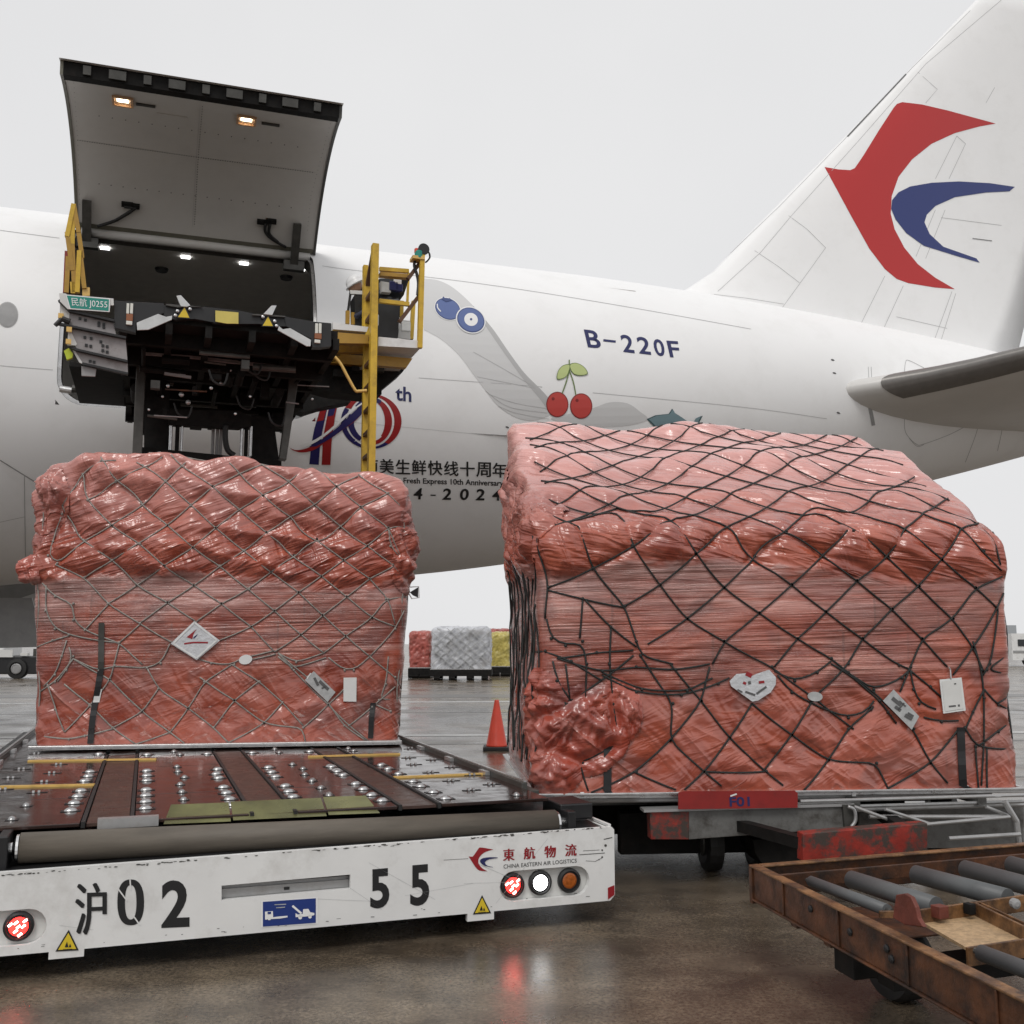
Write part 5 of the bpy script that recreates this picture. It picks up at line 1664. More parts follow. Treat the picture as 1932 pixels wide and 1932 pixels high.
# ---- loader operator bending over the console
VP = VO + 0.75
uh, zh = UZ(672, 541, VP)
person = thing('person', 'worker in a white helmet and dark jacket bending over the loader controls', 'person', LP(uh + 0.15, VP, 5.36))
def skin_body(name, chains, material, parent):
    me = bpy.data.meshes.new(name)
    verts, edges_, rad = [], [], []
    for ch in chains:
        prev = ch[0] if isinstance(ch[0], int) else None
        for q in (ch[1:] if prev is not None else ch):
            verts.append(tuple(np.asarray(q[0]) - ORG[parent.name]))
            rad.append(q[1])
            if prev is not None:
                edges_.append((prev, len(verts) - 1))
            prev = len(verts) - 1
    me.from_pydata(verts, edges_, [])
    o = link(name, me, material, parent)
    md = o.modifiers.new('skin', 'SKIN')
    md.use_smooth_shade = True
    for i, r in enumerate(rad):
        me.skin_vertices[0].data[i].radius = (r, r)
    me.skin_vertices[0].data[0].use_root = True
    sb = o.modifiers.new('subdiv', 'SUBSURF')
    sb.levels = sb.render_levels = 2
    return o
def pp(du, dv, z):
    return LP(uh + du, VP + dv, z)
hz = zh
skin_body('body', [
    [(pp(0.42, 0.12, hz - 0.46), 0.14), (pp(0.33, 0.10, hz - 0.30), 0.15), (pp(0.20, 0.06, hz - 0.14), 0.15), (pp(0.13, 0.03, hz - 0.06), 0.07), (pp(0.04, 0, hz - 0.03), 0.065), (pp(0.0, -0.02, hz - 0.01), 0.085), (pp(-0.03, -0.04, hz - 0.07), 0.06)],
    [2, (pp(0.17, -0.16, hz - 0.18), 0.07), (pp(0.10, -0.24, hz - 0.40), 0.05), (pp(-0.02, -0.30, hz - 0.50), 0.038), (pp(-0.08, -0.32, hz - 0.52), 0.035)],
    [2, (pp(0.22, 0.26, hz - 0.16), 0.07), (pp(0.14, 0.32, hz - 0.38), 0.05), (pp(0.0, 0.30, hz - 0.50), 0.038)],
    [0, (pp(0.43, 0.02, hz - 0.50), 0.11), (pp(0.40, -0.02, hz - 0.85), 0.075), (pp(0.44, 0.0, 5.44), 0.06), (pp(0.32, -0.03, 5.41), 0.05)],
    [0, (pp(0.45, 0.22, hz - 0.50), 0.11), (pp(0.48, 0.24, hz - 0.85), 0.075), (pp(0.50, 0.22, 5.44), 0.06), (pp(0.38, 0.20, 5.41), 0.05)]], M['cloth_dark'], person)
m = MB()
m.ball(pp(-0.02, -0.02, hz + 0.0), 0.105, 8, (0.95, 0.85, 1.05))
m.build('head', M['skin'], person, smooth=True)
m = MB()
ax = np.array(LU * -0.5 + EZ * 0.86)
m.lathe(pp(0.0, -0.02, hz + 0.015), ax, [(0.155, 0), (0.155, 0.012), (0.13, 0.016), (0.127, 0.06), (0.10, 0.11), (0.05, 0.14), (0.01, 0.145)], 18)
m.build('helmet', M['helmet'], person, smooth=True)
m = MB()
m.lathe(pp(0.32, 0.10, hz - 0.29), pp(0.16, 0.05, hz - 0.10) - pp(0.32, 0.10, hz - 0.29), [(0.155, -0.02), (0.165, 0.06), (0.17, 0.16), (0.15, 0.24)], 14)
m.build('reflective_vest', M['hivis'], person, smooth=True)

# ================================================================== WRAPPED LOADS
_perm = rng.permutation(256)
_perm = np.concatenate([_perm, _perm])
_grad = rng.normal(size=(256, 3))
_grad /= np.linalg.norm(_grad, axis=1)[:, None]
def noise3(P):
    P = np.asarray(P, float)
    i = np.floor(P).astype(int)
    f = P - i
    u = f * f * f * (f * (f * 6 - 15) + 10)
    i &= 255
    r = 0
    for dx in (0, 1):
        for dy in (0, 1):
            for dz in (0, 1):
                h = _perm[(_perm[(_perm[(i[:, 0] + dx) & 255] + i[:, 1] + dy) & 255] + i[:, 2] + dz) & 255]
                g = _grad[h]
                d = (f[:, 0] - dx) * g[:, 0] + (f[:, 1] - dy) * g[:, 1] + (f[:, 2] - dz) * g[:, 2]
                wt = (u[:, 0] if dx else 1 - u[:, 0]) * (u[:, 1] if dy else 1 - u[:, 1]) * (u[:, 2] if dz else 1 - u[:, 2])
                r = r + d * wt
    return r * 1.6
def ridge(P):
    return 1 - np.abs(noise3(P)) * 1.6
def sstep(a, b, x):
    t = np.clip((x - a) / (b - a), 0, 1)
    return t * t * (3 - 2 * t)

def film_material(name, hs, base, ang, top_sheen):
    m = bpy.data.materials.new(name)
    m.use_nodes = True
    t = m.node_tree
    b = t.nodes['Principled BSDF']
    c = t.nodes.new('ShaderNodeTexCoord')
    sep = t.nodes.new('ShaderNodeSeparateXYZ')
    t.links.new(c.outputs['Object'], sep.inputs[0])
    def mapping(s, rot=None):
        v = c.outputs['Object']
        if rot:
            r = t.nodes.new('ShaderNodeMapping')
            r.inputs['Rotation'].default_value = rot
            t.links.new(v, r.inputs['Vector'])
            v = r.outputs[0]
        mp = t.nodes.new('ShaderNodeMapping')
        mp.inputs['Scale'].default_value = s
        t.links.new(v, mp.inputs['Vector'])
        return mp.outputs[0]
    def noise(vec, scale=1.0, detail=5, rgh=0.6, dist=0.0, kind='FBM'):
        n = t.nodes.new('ShaderNodeTexNoise')
        n.noise_type = kind
        n.inputs['Scale'].default_value = scale
        n.inputs['Detail'].default_value = detail
        n.inputs['Roughness'].default_value = rgh
        n.inputs['Distortion'].default_value = dist
        t.links.new(vec, n.inputs['Vector'])
        return n.outputs['Fac']
    def crease(vec, dist=0.0, detail=4, power=1.0):
        # sharp folds: one minus the absolute deviation of a noise from its mean
        n = noise(vec, 1.0, detail, 0.55, dist)
        d = math_('ABSOLUTE', math_('SUBTRACT', n, 0.5), 0.0)
        return mrange(d, 0.0, 0.16, 1.0, 0.0)
    def mrange(x, a, b_, c_, d):
        n = t.nodes.new('ShaderNodeMapRange')
        n.inputs[1].default_value, n.inputs[2].default_value, n.inputs[3].default_value, n.inputs[4].default_value = a, b_, c_, d
        t.links.new(x, n.inputs[0])
        return n.outputs[0]
    def math_(op, a, b_):
        n = t.nodes.new('ShaderNodeMath')
        n.operation = op
        for i, q in enumerate((a, b_)):
            if isinstance(q, (int, float)):
                n.inputs[i].default_value = q
            else:
                t.links.new(q, n.inputs[i])
        return n.outputs[0]
    def mixc(f, a, b_):
        n = t.nodes.new('ShaderNodeMix')
        n.data_type = 'RGBA'
        for i, q in ((0, f), (6, a), (7, b_)):
            if isinstance(q, tuple):
                n.inputs[i].default_value = (*q, 1)
            elif isinstance(q, (int, float)):
                n.inputs[i].default_value = q
            else:
                t.links.new(q, n.inputs[i])
        return n.outputs[2]
    wrapz = noise(mapping((0.8, 0.8, 1.2)), 1.5, 4)
    zz = math_('ADD', sep.outputs[2], mrange(wrapz, 0.3, 0.7, -0.13, 0.13))
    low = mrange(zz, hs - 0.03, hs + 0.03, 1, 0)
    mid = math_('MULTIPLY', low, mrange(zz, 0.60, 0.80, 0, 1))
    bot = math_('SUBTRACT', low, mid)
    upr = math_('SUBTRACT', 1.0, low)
    hor = noise(mapping((0.5, 0.5, 11), (0, 0.03, 0)), 1.0, 8, 0.70, 1.2)
    hor2 = noise(mapping((1.0, 1.0, 75)), 1.0, 6, 0.75, 0.3)
    horc = crease(mapping((0.45, 0.45, 16), (0, 0.03, 0)), 0.5, 5)
    big = noise(mapping((1, 1, 1)), 1.1, 4)
    f1 = crease(mapping((0.9, 0.9, 7), (0.3, ang, 0.0)), 0.6, 2)
    f2 = crease(mapping((1.4, 1.4, 15), (-0.3, ang * 0.6, 0.3)), 0.6, 2)
    f3 = crease(mapping((9, 6, 1.6), (0.0, 0.35, 0.0)), 0.5, 2)
    fine = noise(mapping((5, 5, 40), (0.2, ang, 0.0)), 1.0, 6, 0.7, 0.4)
    patch = mrange(noise(mapping((1.3, 1.3, 1.3)), 1.0, 3), 0.42, 0.6, 0, 1)
    k1 = crease(mapping((1.3, 1.3, 4.2), (0.2, -0.75, 0.2)), 0.7, 2)
    k2 = crease(mapping((2.2, 2.2, 8), (-0.2, 0.35, 0.0)), 0.8, 3)
    c0 = mixc(mrange(noise(mapping((1.5, 1.5, 2.5), (0, ang, 0)), 1.0, 5, 0.65, 0.8), 0.35, 0.65, 0, 1), base, (base[0] * 0.55, base[1] * 0.42, base[2] * 0.45))
    band = noise(mapping((0.25, 0.25, 4.5)), 1.0, 4, 0.6, 0.6)
    streak = math_('MULTIPLY', math_('MULTIPLY', mid, mrange(hor, 0.42, 0.62, 0.05, 1.0)), mrange(band, 0.40, 0.62, 0.12, 0.85))
    c1 = mixc(streak, c0, (0.60, 0.30, 0.25))
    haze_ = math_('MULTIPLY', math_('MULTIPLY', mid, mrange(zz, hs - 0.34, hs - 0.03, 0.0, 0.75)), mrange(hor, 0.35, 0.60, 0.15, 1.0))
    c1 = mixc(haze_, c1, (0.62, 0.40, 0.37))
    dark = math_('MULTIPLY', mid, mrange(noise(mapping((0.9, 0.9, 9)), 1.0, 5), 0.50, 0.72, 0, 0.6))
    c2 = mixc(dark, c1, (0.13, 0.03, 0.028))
    boxes = math_('MULTIPLY', low, mrange(noise(mapping((0.9, 0.9, 1.4)), 1.6, 2), 0.5, 0.66, 0, 0.40))
    c3 = mixc(boxes, c2, (0.19, 0.095, 0.08))
    ghost = math_('MULTIPLY', low, mrange(noise(mapping((2.6, 2.6, 3.4)), 1.0, 1), 0.60, 0.66, 0, 0.35))
    c3 = mixc(ghost, c3, (0.10, 0.06, 0.06))
    # cartons showing through the thin lower film
    br = t.nodes.new('ShaderNodeTexBrick')
    cmb = t.nodes.new('ShaderNodeCombineXYZ')
    t.links.new(sep.outputs[0], cmb.inputs[0])
    t.links.new(sep.outputs[2], cmb.inputs[1])
    t.links.new(cmb.outputs[0], br.inputs['Vector'])
    br.inputs['Color1'].default_value = (1, 1, 1, 1)
    br.inputs['Color2'].default_value = (0.35, 0.35, 0.35, 1)
    br.inputs['Mortar'].default_value = (0, 0, 0, 1)
    br.inputs['Scale'].default_value = 1.0
    br.inputs['Brick Width'].default_value = 0.46
    br.inputs['Row Height'].default_value = 0.27
    br.inputs['Mortar Size'].default_value = 0.012
    br.inputs['Mortar Smooth'].default_value = 0.6
    thin = math_('MULTIPLY', low, mrange(noise(mapping((0.7, 0.7, 1.0)), 1.0, 3), 0.42, 0.62, 0.0, 0.55))
    cart = math_('MULTIPLY', thin, math_('SUBTRACT', 1.0, br.outputs['Color']))
    c3 = mixc(cart, c3, (0.12, 0.055, 0.045))
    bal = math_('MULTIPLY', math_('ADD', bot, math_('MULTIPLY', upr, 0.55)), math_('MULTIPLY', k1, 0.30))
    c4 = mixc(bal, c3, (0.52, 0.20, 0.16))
    c5 = mixc(math_('MULTIPLY', mrange(sep.outputs[2], hs + 0.2, hs + 1.1, 0, top_sheen), mrange(fine, 0.35, 0.65, 0.7, 1.0)), c4, (0.74, 0.40, 0.37))  # sky sheen of the upper film put into its colour, paler with height
    t.links.new(c5, b.inputs['Base Color'])
    t.links.new(mrange(noise(mapping((3, 3, 8)), 1.0, 5), 0.3, 0.7, 0.20, 0.36), b.inputs['Roughness'])
    b.inputs['Specular IOR Level'].default_value = 0.75
    b.inputs['Coat Weight'].default_value = 0.35
    b.inputs['Coat Roughness'].default_value = 0.22
    hu = math_('ADD', math_('ADD', math_('MULTIPLY', f1, 1.0), math_('MULTIPLY', f2, 0.30)), math_('ADD', math_('MULTIPLY', math_('MULTIPLY', f3, patch), 0.5), math_('MULTIPLY', fine, 0.07)))
    hm = math_('MULTIPLY', math_('ADD', math_('ADD', math_('MULTIPLY', hor, 1.1), math_('MULTIPLY', hor2, 0.12)), math_('ADD', math_('MULTIPLY', horc, 0.4), math_('MULTIPLY', band, 1.0))), mrange(noise(mapping((0.8, 0.8, 1.2)), 1.0, 3), 0.35, 0.65, 0.45, 1.25))
    hb = math_('ADD', math_('ADD', math_('MULTIPLY', k1, 1.0), math_('MULTIPLY', k2, 0.28)), math_('MULTIPLY', fine, 0.05))
    upk = math_('MULTIPLY', upr, mrange(sep.outputs[2], hs + 0.3, hs + 0.7, 0.75, 0.42))
    hc = math_('ADD', math_('ADD', math_('MULTIPLY', upk, hu), math_('MULTIPLY', mid, math_('MULTIPLY', hm, 0.75))), math_('MULTIPLY', bot, math_('MULTIPLY', hb, 0.62)))
    bp = t.nodes.new('ShaderNodeBump')
    bp.inputs['Strength'].default_value = 0.85
    bp.inputs['Distance'].default_value = 0.026
    t.links.new(hc, bp.inputs['Height'])
    t.links.new(bp.outputs[0], b.inputs['Normal'])
    t.links.new(bp.outputs[0], b.inputs['Coat Normal'])
    return m

def cube_grid(nx, ny, nz):
    idx, P, Fc = {}, [], []
    def vid(a, b_, c):
        k = (a, b_, c)
        if k not in idx:
            idx[k] = len(P)
            P.append((2 * a / nx - 1, 2 * b_ / ny - 1, 2 * c / nz - 1))
        return idx[k]
    for c in range(nz):
        for a in range(nx):
            Fc.append((vid(a, 0, c), vid(a + 1, 0, c), vid(a + 1, 0, c + 1), vid(a, 0, c + 1)))
        for a in range(nx):
            Fc.append((vid(a, ny, c), vid(a, ny, c + 1), vid(a + 1, ny, c + 1), vid(a + 1, ny, c)))
        for b_ in range(ny):
            Fc.append((vid(0, b_, c), vid(0, b_, c + 1), vid(0, b_ + 1, c + 1), vid(0, b_ + 1, c)))
        for b_ in range(ny):
            Fc.append((vid(nx, b_, c), vid(nx, b_ + 1, c), vid(nx, b_ + 1, c + 1), vid(nx, b_, c + 1)))
    for a in range(nx):
        for b_ in range(ny):
            Fc.append((vid(a, b_, nz), vid(a + 1, b_, nz), vid(a + 1, b_ + 1, nz), vid(a, b_ + 1, nz)))
    return np.array(P), np.array(Fc)
def vnormals(V, Fc):
    a, b_, c, d = V[Fc[:, 0]], V[Fc[:, 1]], V[Fc[:, 2]], V[Fc[:, 3]]
    fn = np.cross(c - a, d - b_)
    N = np.zeros_like(V)
    for k in range(4):
        np.add.at(N, Fc[:, k], fn)
    return N / (np.linalg.norm(N, axis=1)[:, None] + 1e-12)

class Load:
    def __init__(self, C, ex, W, D, hf, hs, widen, k=16, n=(220, 110, 170), front_lean=0.0):
        self.C = np.array(C, float)           # front centre at pallet level
        self.ex = np.array(ex, float)
        self.ey = np.array([-ex[1], ex[0], 0.0])
        self.W, self.D, self.hs = W, D, hs
        P, self.F = cube_grid(*n)
        zc_pos = np.clip(P[:, 2], 0, 1)
        q = np.stack([np.abs(P[:, 0]), np.abs(P[:, 1]), zc_pos], 1)
        mxn = q.max(1)
        kn = ((q ** k).sum(1)) ** (1.0 / k)
        sc2 = mxn / np.maximum(kn, 1e-9)
        X, Y = P[:, 0] * sc2, P[:, 1] * sc2
        Z = np.where(P[:, 2] > 0, P[:, 2] * sc2, P[:, 2])
        zf = (Z + 1) / 2
        H = hf(X, Y)
        h = zf * H
        wd, dd = widen(h)
        lx = X * (W / 2 + wd)
        ly = (Y + 1) / 2 * (D + 2 * dd) - dd
        self.L = np.stack([lx, ly, h], 1)     # local: right, away, up
        self.V = self.C + self.L[:, :1] * self.ex + self.L[:, 1:2] * self.ey + self.L[:, 2:] * EZ
        self.N = vnormals(self.V, self.F)
        self.bvh0 = BVHTree.FromPolygons([Vector(v) for v in self.V], [list(f) for f in self.F])
    def local(self, P):
        d = np.asarray(P) - self.C
        return np.array([d @ self.ex, d @ self.ey, d[2]])
    def world(self, x, y, z):
        return self.C + self.ex * x + self.ey * y + EZ * z
    def hit(self, x, y, bvh=None):
        bvh = bvh or self.bvh0
        d = Vector(ray(x, y)).normalized()
        h, nn, _, _ = bvh.ray_cast(Vector(CO), d)
        if h is None:
            P = on_plane(x, y, self.C + self.ey * 0.1, self.ey)
            h, nn, _, _ = bvh.find_nearest(Vector(P))
        return np.array(h), np.array(nn)
    def trace(self, pts, step=0.045, sag=0.05):
        H = [self.hit(*q)[0] for q in pts]
        o = []
        for i in range(len(H) - 1):
            ln = np.linalg.norm(H[i + 1] - H[i])
            if ln > 0.9:
                continue
            k = max(1, int(ln / step))
            for j in range(k):
                f = j / k
                q = H[i] + (H[i + 1] - H[i]) * f - EZ * sag * ln * ln * 4 * f * (1 - f)
                o.append(np.array(self.bvh0.find_nearest(Vector(q))[0]))
        o.append(H[-1])
        return o
    def snap(self, pts):      # points in local coordinates dropped to the nearest surface
        o = []
        for q in pts:
            h, nn, _, _ = self.bvh0.find_nearest(Vector(self.world(*q)))
            o.append(np.array(h))
        return o
    def displace(self, lines, amp, seed=0.0):
        V, N, L = self.V, self.N, self.L
        n = sum(len(l) for l in lines)
        kd = KDTree(n)
        k = 0
        for l in lines:
            for i in range(len(l)):
                kd.insert(Vector(l[i]), k)
                k += 1
        # add midpoints by densifying
        kd2pts = []
        for l in lines:
            for i in range(len(l) - 1):
                kd2pts += [l[i], l[i] * 0.67 + l[i + 1] * 0.33, l[i] * 0.33 + l[i + 1] * 0.67]
        kd = KDTree(len(kd2pts))
        for i, q in enumerate(kd2pts):
            kd.insert(Vector(q), i)
        kd.balance()
        dist = np.array([kd.find(Vector(v))[2] for v in V])
        self.dist = dist
        h = L[:, 2]
        S = np.array([seed, seed * 1.7, seed * 2.3])
        edge = 0.16 * noise3(L * np.array([1.1, 1.1, 0.5]) + S)
        up_ = sstep(self.hs - 0.05, self.hs + 0.10, h + edge)
        bot = 1 - sstep(0.55, 0.80, h + edge * 2)
        mid = (1 - up_) * (1 - bot)
        puff = sstep(0.0, 0.17, dist)
        pin = np.exp(-(dist / 0.035) ** 2)
        LW = L + 0.12 * np.stack([noise3(L * 1.7 + S + 9), noise3(L * 1.7 + S + 19), noise3(L * 1.7 + S + 29)], 1)
        top = sstep(0.75, 0.95, N[:, 2])
        puff = np.sqrt(np.clip(dist / 0.16, 0, 1))
        d = up_ * (1 - top * 0.75) * (amp[0] * (puff - 0.45) - 0.016 * pin)
        d += up_ * amp[1] * noise3(L * np.array([1.5, 1.5, 2.0]) + S + 3)
        d += up_ * (1 - top) * amp[3] * (ridge(LW @ np.array([[0.97, 0, 0.22], [0, 1, 0], [-0.22, 0, 0.97]]) * np.array([0.75, 0.8, 2.3]) + S + 13) - 0.45)
        rot = LW @ np.array([[0.85, 0, 0.45], [0, 1, 0], [-0.5, 0, 0.85]])
        d += up_ * amp[2] * (ridge(rot * np.array([1.5, 2.0, 6.5]) + S) - 0.5) * sstep(0.0, 0.10, dist)
        d += up_ * amp[2] * 0.6 * (ridge(LW * np.array([7.0, 5.0, 1.6]) + S + 40) - 0.5) * sstep(0.3, 0.7, noise3(L * 0.9 + S + 5) + 0.4)
        d += up_ * 0.0015 * ridge(rot * np.array([4, 6, 22.0]) + S)
        d += mid * (0.024 * noise3(L * np.array([1.0, 1.0, 3.0]) + S + 50) + 0.005 * ridge(LW * np.array([0.8, 0.8, 14]) + S) - 0.006 * pin)
        d += bot * (0.022 * noise3(L * 2.4 + S + 60) + 0.016 * (ridge(LW * np.array([3.0, 3.0, 4.5]) + S + 70) - 0.5) + 0.003 * ridge(rot * np.array([5, 5, 13]) + S) + 0.012 * (puff - 0.4) - 0.008 * pin)
        # overhang of the loose bag above the stretch film
        d += 0.010 * np.exp(-((h - self.hs - 0.16) / 0.10) ** 2)
        d *= sstep(0.0, 0.10, h) * 0.9 + 0.1
        self.V2 = V + N * d[:, None]
        self.bvh = BVHTree.FromPolygons([Vector(v) for v in self.V2], [list(f) for f in self.F])
    def mesh(self, name, material, parent, **kw):
        me = bpy.data.meshes.new(name)
        org = ORG[parent.name]
        me.from_pydata([tuple(v) for v in (self.V2 - org)], [], [list(map(int, f)) for f in self.F])
        return link(name, me, material, parent, smooth=True, **kw)
    def rope_tube(self, mb, line, r, lift=0.95, smooth=2, taut=0):
        P = []
        for q in line:
            h, nn, _, _ = self.bvh.find_nearest(Vector(q))
            if nn is None:
                continue
            out = np.array(nn)
            P.append(np.array(h) + out * r * lift)
        for _ in range(smooth):
            P = [P[0]] + [(P[i - 1] + 2 * P[i] + P[i + 1]) / 4 for i in range(1, len(P) - 1)] + [P[-1]]
        if taut:
            for _ in range(taut):
                P = [P[0]] + [(P[i - 1] + P[i] + P[i + 1]) / 3 for i in range(1, len(P) - 1)] + [P[-1]]
            R2 = []
            for p in P:
                h, nn, _, _ = self.bvh.find_nearest(Vector(p))
                out = np.array(nn)
                gap = float((p - np.array(h)) @ out)
                R2.append(p if gap > r * lift else np.array(h) + out * r * lift)
            P = R2
        Q = [P[0]]
        for p in P[1:]:
            if np.linalg.norm(p - Q[-1]) > 0.008:
                Q.append(p)
        if len(Q) > 1:
            mb.tube(Q, r, 6)
        return Q

def tag_art(ld, pts, lift, thick, name, label, cat, material, group=None):
    """a flat tag hanging on the net in front of the load"""
    hits = [ld.hit(*q, ld.bvh)[0] for q in pts]
    near = min((h - ld.C) @ ld.ey for h in hits)
    P = ld.C + ld.ey * (near - lift)
    m = MB()
    m.prism([on_plane(q[0], q[1], P, ld.ey) for q in pts], ld.ey * thick)
    t = thing(name, label, cat, tuple(np.mean([on_plane(q[0], q[1], P, ld.ey) for q in pts], axis=0)), group)
    m.build('tag_sheet', material, t)
    return t, P

ZL = lambda q: (q[0] * 0.4334, q[1] * 0.4334 + 805)
ropesL = [
 [(360, 205), (380, 320), (490, 430), (610, 510), (715, 605), (845, 690), (965, 770), (1095, 870), (1195, 980)], [(1210, 985), (1340, 1090), (1420, 1190), (1500, 1300), (1590, 1380)],
 [(440, 130), (505, 235), (615, 330), (730, 430), (840, 525), (955, 605), (1085, 710), (1195, 800), (1310, 905), (1410, 985)],
 [(600, 140), (720, 235), (830, 340), (940, 440), (1060, 540), (1180, 630), (1300, 720), (1405, 820), (1505, 910), (1610, 1000)],
 [(740, 120), (925, 260), (1040, 360), (1160, 460), (1280, 560), (1400, 650), (1510, 740), (1620, 830), (1720, 870)],
 [(1000, 158), (1145, 300), (1265, 395), (1380, 490), (1495, 580), (1610, 660), (1690, 750), (1720, 860)],
 [(1140, 168), (1255, 235), (1370, 340), (1480, 440), (1600, 520), (1710, 600), (1785, 690)],
 [(1350, 182), (1465, 260), (1570, 350), (1690, 440), (1740, 560)], [(1560, 205), (1690, 290), (1780, 410)],
 [(270, 345), (270, 380), (365, 495), (490, 580), (595, 690), (730, 765), (850, 845)],
 [(240, 600), (370, 655), (470, 770), (610, 855), (760, 945)],
 [(190, 680), (240, 740), (320, 770), (320, 840), (370, 885), (520, 940), (620, 1035)],
 [(320, 1010), (480, 1100), (620, 1240), (740, 1330), (810, 1385)], [(640, 1050), (690, 1140), (820, 1225), (930, 1310), (1000, 1375)],
 [(870, 1090), (1020, 1190), (1150, 1290), (1320, 1310), (1330, 1370)], [(1010, 1035), (1130, 1110), (1230, 1200), (1320, 1300)],
 [(1210, 985), (1280, 1060), (1430, 1210), (1520, 1300), (1600, 1370)], [(1610, 1000), (1720, 1090), (1750, 1140)],
 [(205, 1120), (240, 1230), (280, 1330)], [(280, 1120), (390, 1210), (490, 1310), (600, 1385)],
 [(270, 345), (360, 205), (440, 150), (500, 135)], [(380, 320), (505, 240), (620, 170), (700, 130)], [(270, 395), (230, 500), (210, 560), (250, 595), (365, 500)],
 [(365, 495), (490, 430), (615, 335), (720, 240), (805, 155)], [(490, 580), (605, 510), (730, 430), (830, 345), (925, 260), (1040, 205), (1140, 168)],
 [(470, 770), (595, 690), (715, 605), (840, 525), (940, 440), (1040, 360), (1145, 300), (1255, 240), (1350, 185)], [(370, 885), (470, 775)], [(370, 655), (490, 580)],
 [(610, 855), (730, 765), (845, 690), (960, 605), (1065, 540), (1160, 460), (1265, 395), (1370, 340), (1465, 260), (1560, 210)], [(520, 940), (610, 860)],
 [(760, 945), (850, 850), (965, 770), (1085, 705), (1180, 630), (1280, 560), (1380, 490), (1480, 440), (1570, 350), (1690, 290)],
 [(955, 930), (1095, 870), (1195, 800), (1300, 720), (1400, 650), (1495, 580), (1600, 520), (1690, 440), (1775, 430)],
 [(1195, 980), (1310, 905), (1405, 820), (1510, 740), (1610, 660), (1710, 610)], [(1410, 985), (1505, 910), (1620, 830), (1680, 750), (1765, 740)], [(1610, 1000), (1720, 880), (1755, 800)],
 [(280, 1330), (390, 1215), (480, 1100), (520, 945)], [(490, 1310), (620, 1240), (690, 1140)], [(740, 1330), (820, 1225), (890, 1110), (1010, 1035)], [(930, 1310), (1020, 1190), (1130, 1105)],
 [(1000, 1375), (1150, 1290), (1230, 1200)], [(1320, 1310), (1430, 1210), (1500, 1140)], [(1520, 1300), (1620, 1220), (1720, 1130)], [(600, 1385), (740, 1330)],
 [(320, 1010), (430, 1060), (500, 1040), (640, 1050), (700, 1030), (740, 945)], [(860, 1010), (920, 1030), (1020, 1035), (1050, 1010)], [(1090, 1000), (1190, 975)], [(1090, 1015), (1200, 990)],
 [(1210, 985), (1290, 1025), (1410, 985)], [(1430, 1005), (1500, 1060), (1540, 1060), (1610, 1000)], [(1210, 1000), (1270, 1050), (1420, 1005)],
 [(205, 690), (200, 800), (240, 880), (300, 905), (520, 940)], [(290, 930), (270, 1000), (240, 1080), (190, 1130)], [(300, 960), (320, 1000), (290, 1060), (250, 1110)], [(160, 960), (230, 930), (300, 910)],
 [(130, 1335), (300, 1360), (370, 1345), (490, 1315)], [(170, 1155), (240, 1110), (320, 1010)], [(1690, 1000), (1680, 1120), (1650, 1190), (1740, 1180)], [(1640, 1210), (1700, 1240), (1745, 1250)], [(1690, 450), (1700, 520), (1735, 565)],
]
DKZ = 0.705
pA, pB = on_z(58, 1408, DKZ), on_z(752, 1397, DKZ)
exL = (pB - pA) / np.linalg.norm(pB - pA)
WL = float(np.linalg.norm(pB - pA))
eyL = np.array([-exL[1], exL[0], 0])
def hfL(X, Y):
    return 2.54 + 0.12 * np.exp(-((X + 0.35) / 0.45) ** 2) - 0.05 * sstep(0.2, 1.0, X) - 0.02 * sstep(-0.75, -1.0, X) + 0.02 * np.sin(X * 9) + 0.02 * np.sin(X * 17 + 1)
def widL(h):
    u = sstep(1.42, 1.62, h) * (1 - sstep(2.25, 2.6, h) * 0.7)
    return 0.02 * sstep(0.0, 0.15, h) + 0.045 * sstep(0.2, 1.2, h) + 0.01 * u, 0.02 * u + 0.02 * sstep(0.3, 1.4, h)
cL = (pA + pB) / 2 + eyL * 0.06
LL = Load(cL, exL, WL + 0.02, 2.3, hfL, 1.47, widL, k=20)
linesL = [LL.trace([ZL(q) for q in r]) for r in ropesL]
extra = []
for k in range(7):           # net on the sides and the roof
    y0 = 0.15 + k * 0.33
    for sx in (-1, 1):
        extra.append(LL.snap([(sx * 1.7, y0 + 0.33 * math.sin(j * 0.5), 0.1 + j * 0.12) for j in range(21)]))
        extra.append(LL.snap([(sx * 1.7, y0 - 0.33 * math.sin(j * 0.5), 0.1 + j * 0.12) for j in range(21)]))
for k in range(9):
    x0 = -1.5 + k * 0.36
    extra.append(LL.snap([(x0 + j * 0.12, 0.1 + j * 0.12, 2.8) for j in range(20) if x0 + j * 0.12 < 1.6]))
    extra.append(LL.snap([(-x0 - j * 0.12, 0.1 + j * 0.12, 2.8) for j in range(20) if x0 + j * 0.12 < 1.6]))
LL.displace(linesL + extra, (0.036, 0.045, 0.014, 0.065), 1.3)
padL_ = thing('netted_pallet', 'tall salmon wrapped pallet load under a pale rope net standing on the loader deck', 'pallet load', tuple(pA * 0.5 + pB * 0.5))
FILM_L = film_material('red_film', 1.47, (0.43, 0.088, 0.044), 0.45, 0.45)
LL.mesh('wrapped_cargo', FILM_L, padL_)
m = MB()
for l in linesL + extra:
    LL.rope_tube(m, l, 0.0066)
m.build('cargo_net', M['rope_pale'], padL_, smooth=True)
m = MB()
for r in ropesL:
    for q in r[1:-1]:
        h, nn = LL.hit(*ZL(q), LL.bvh)
        m.ball(h + nn * 0.006, 0.013, 3)
m.build('net_knots', M['rope_pale'], padL_, smooth=True, kind='stuff')
m = MB()
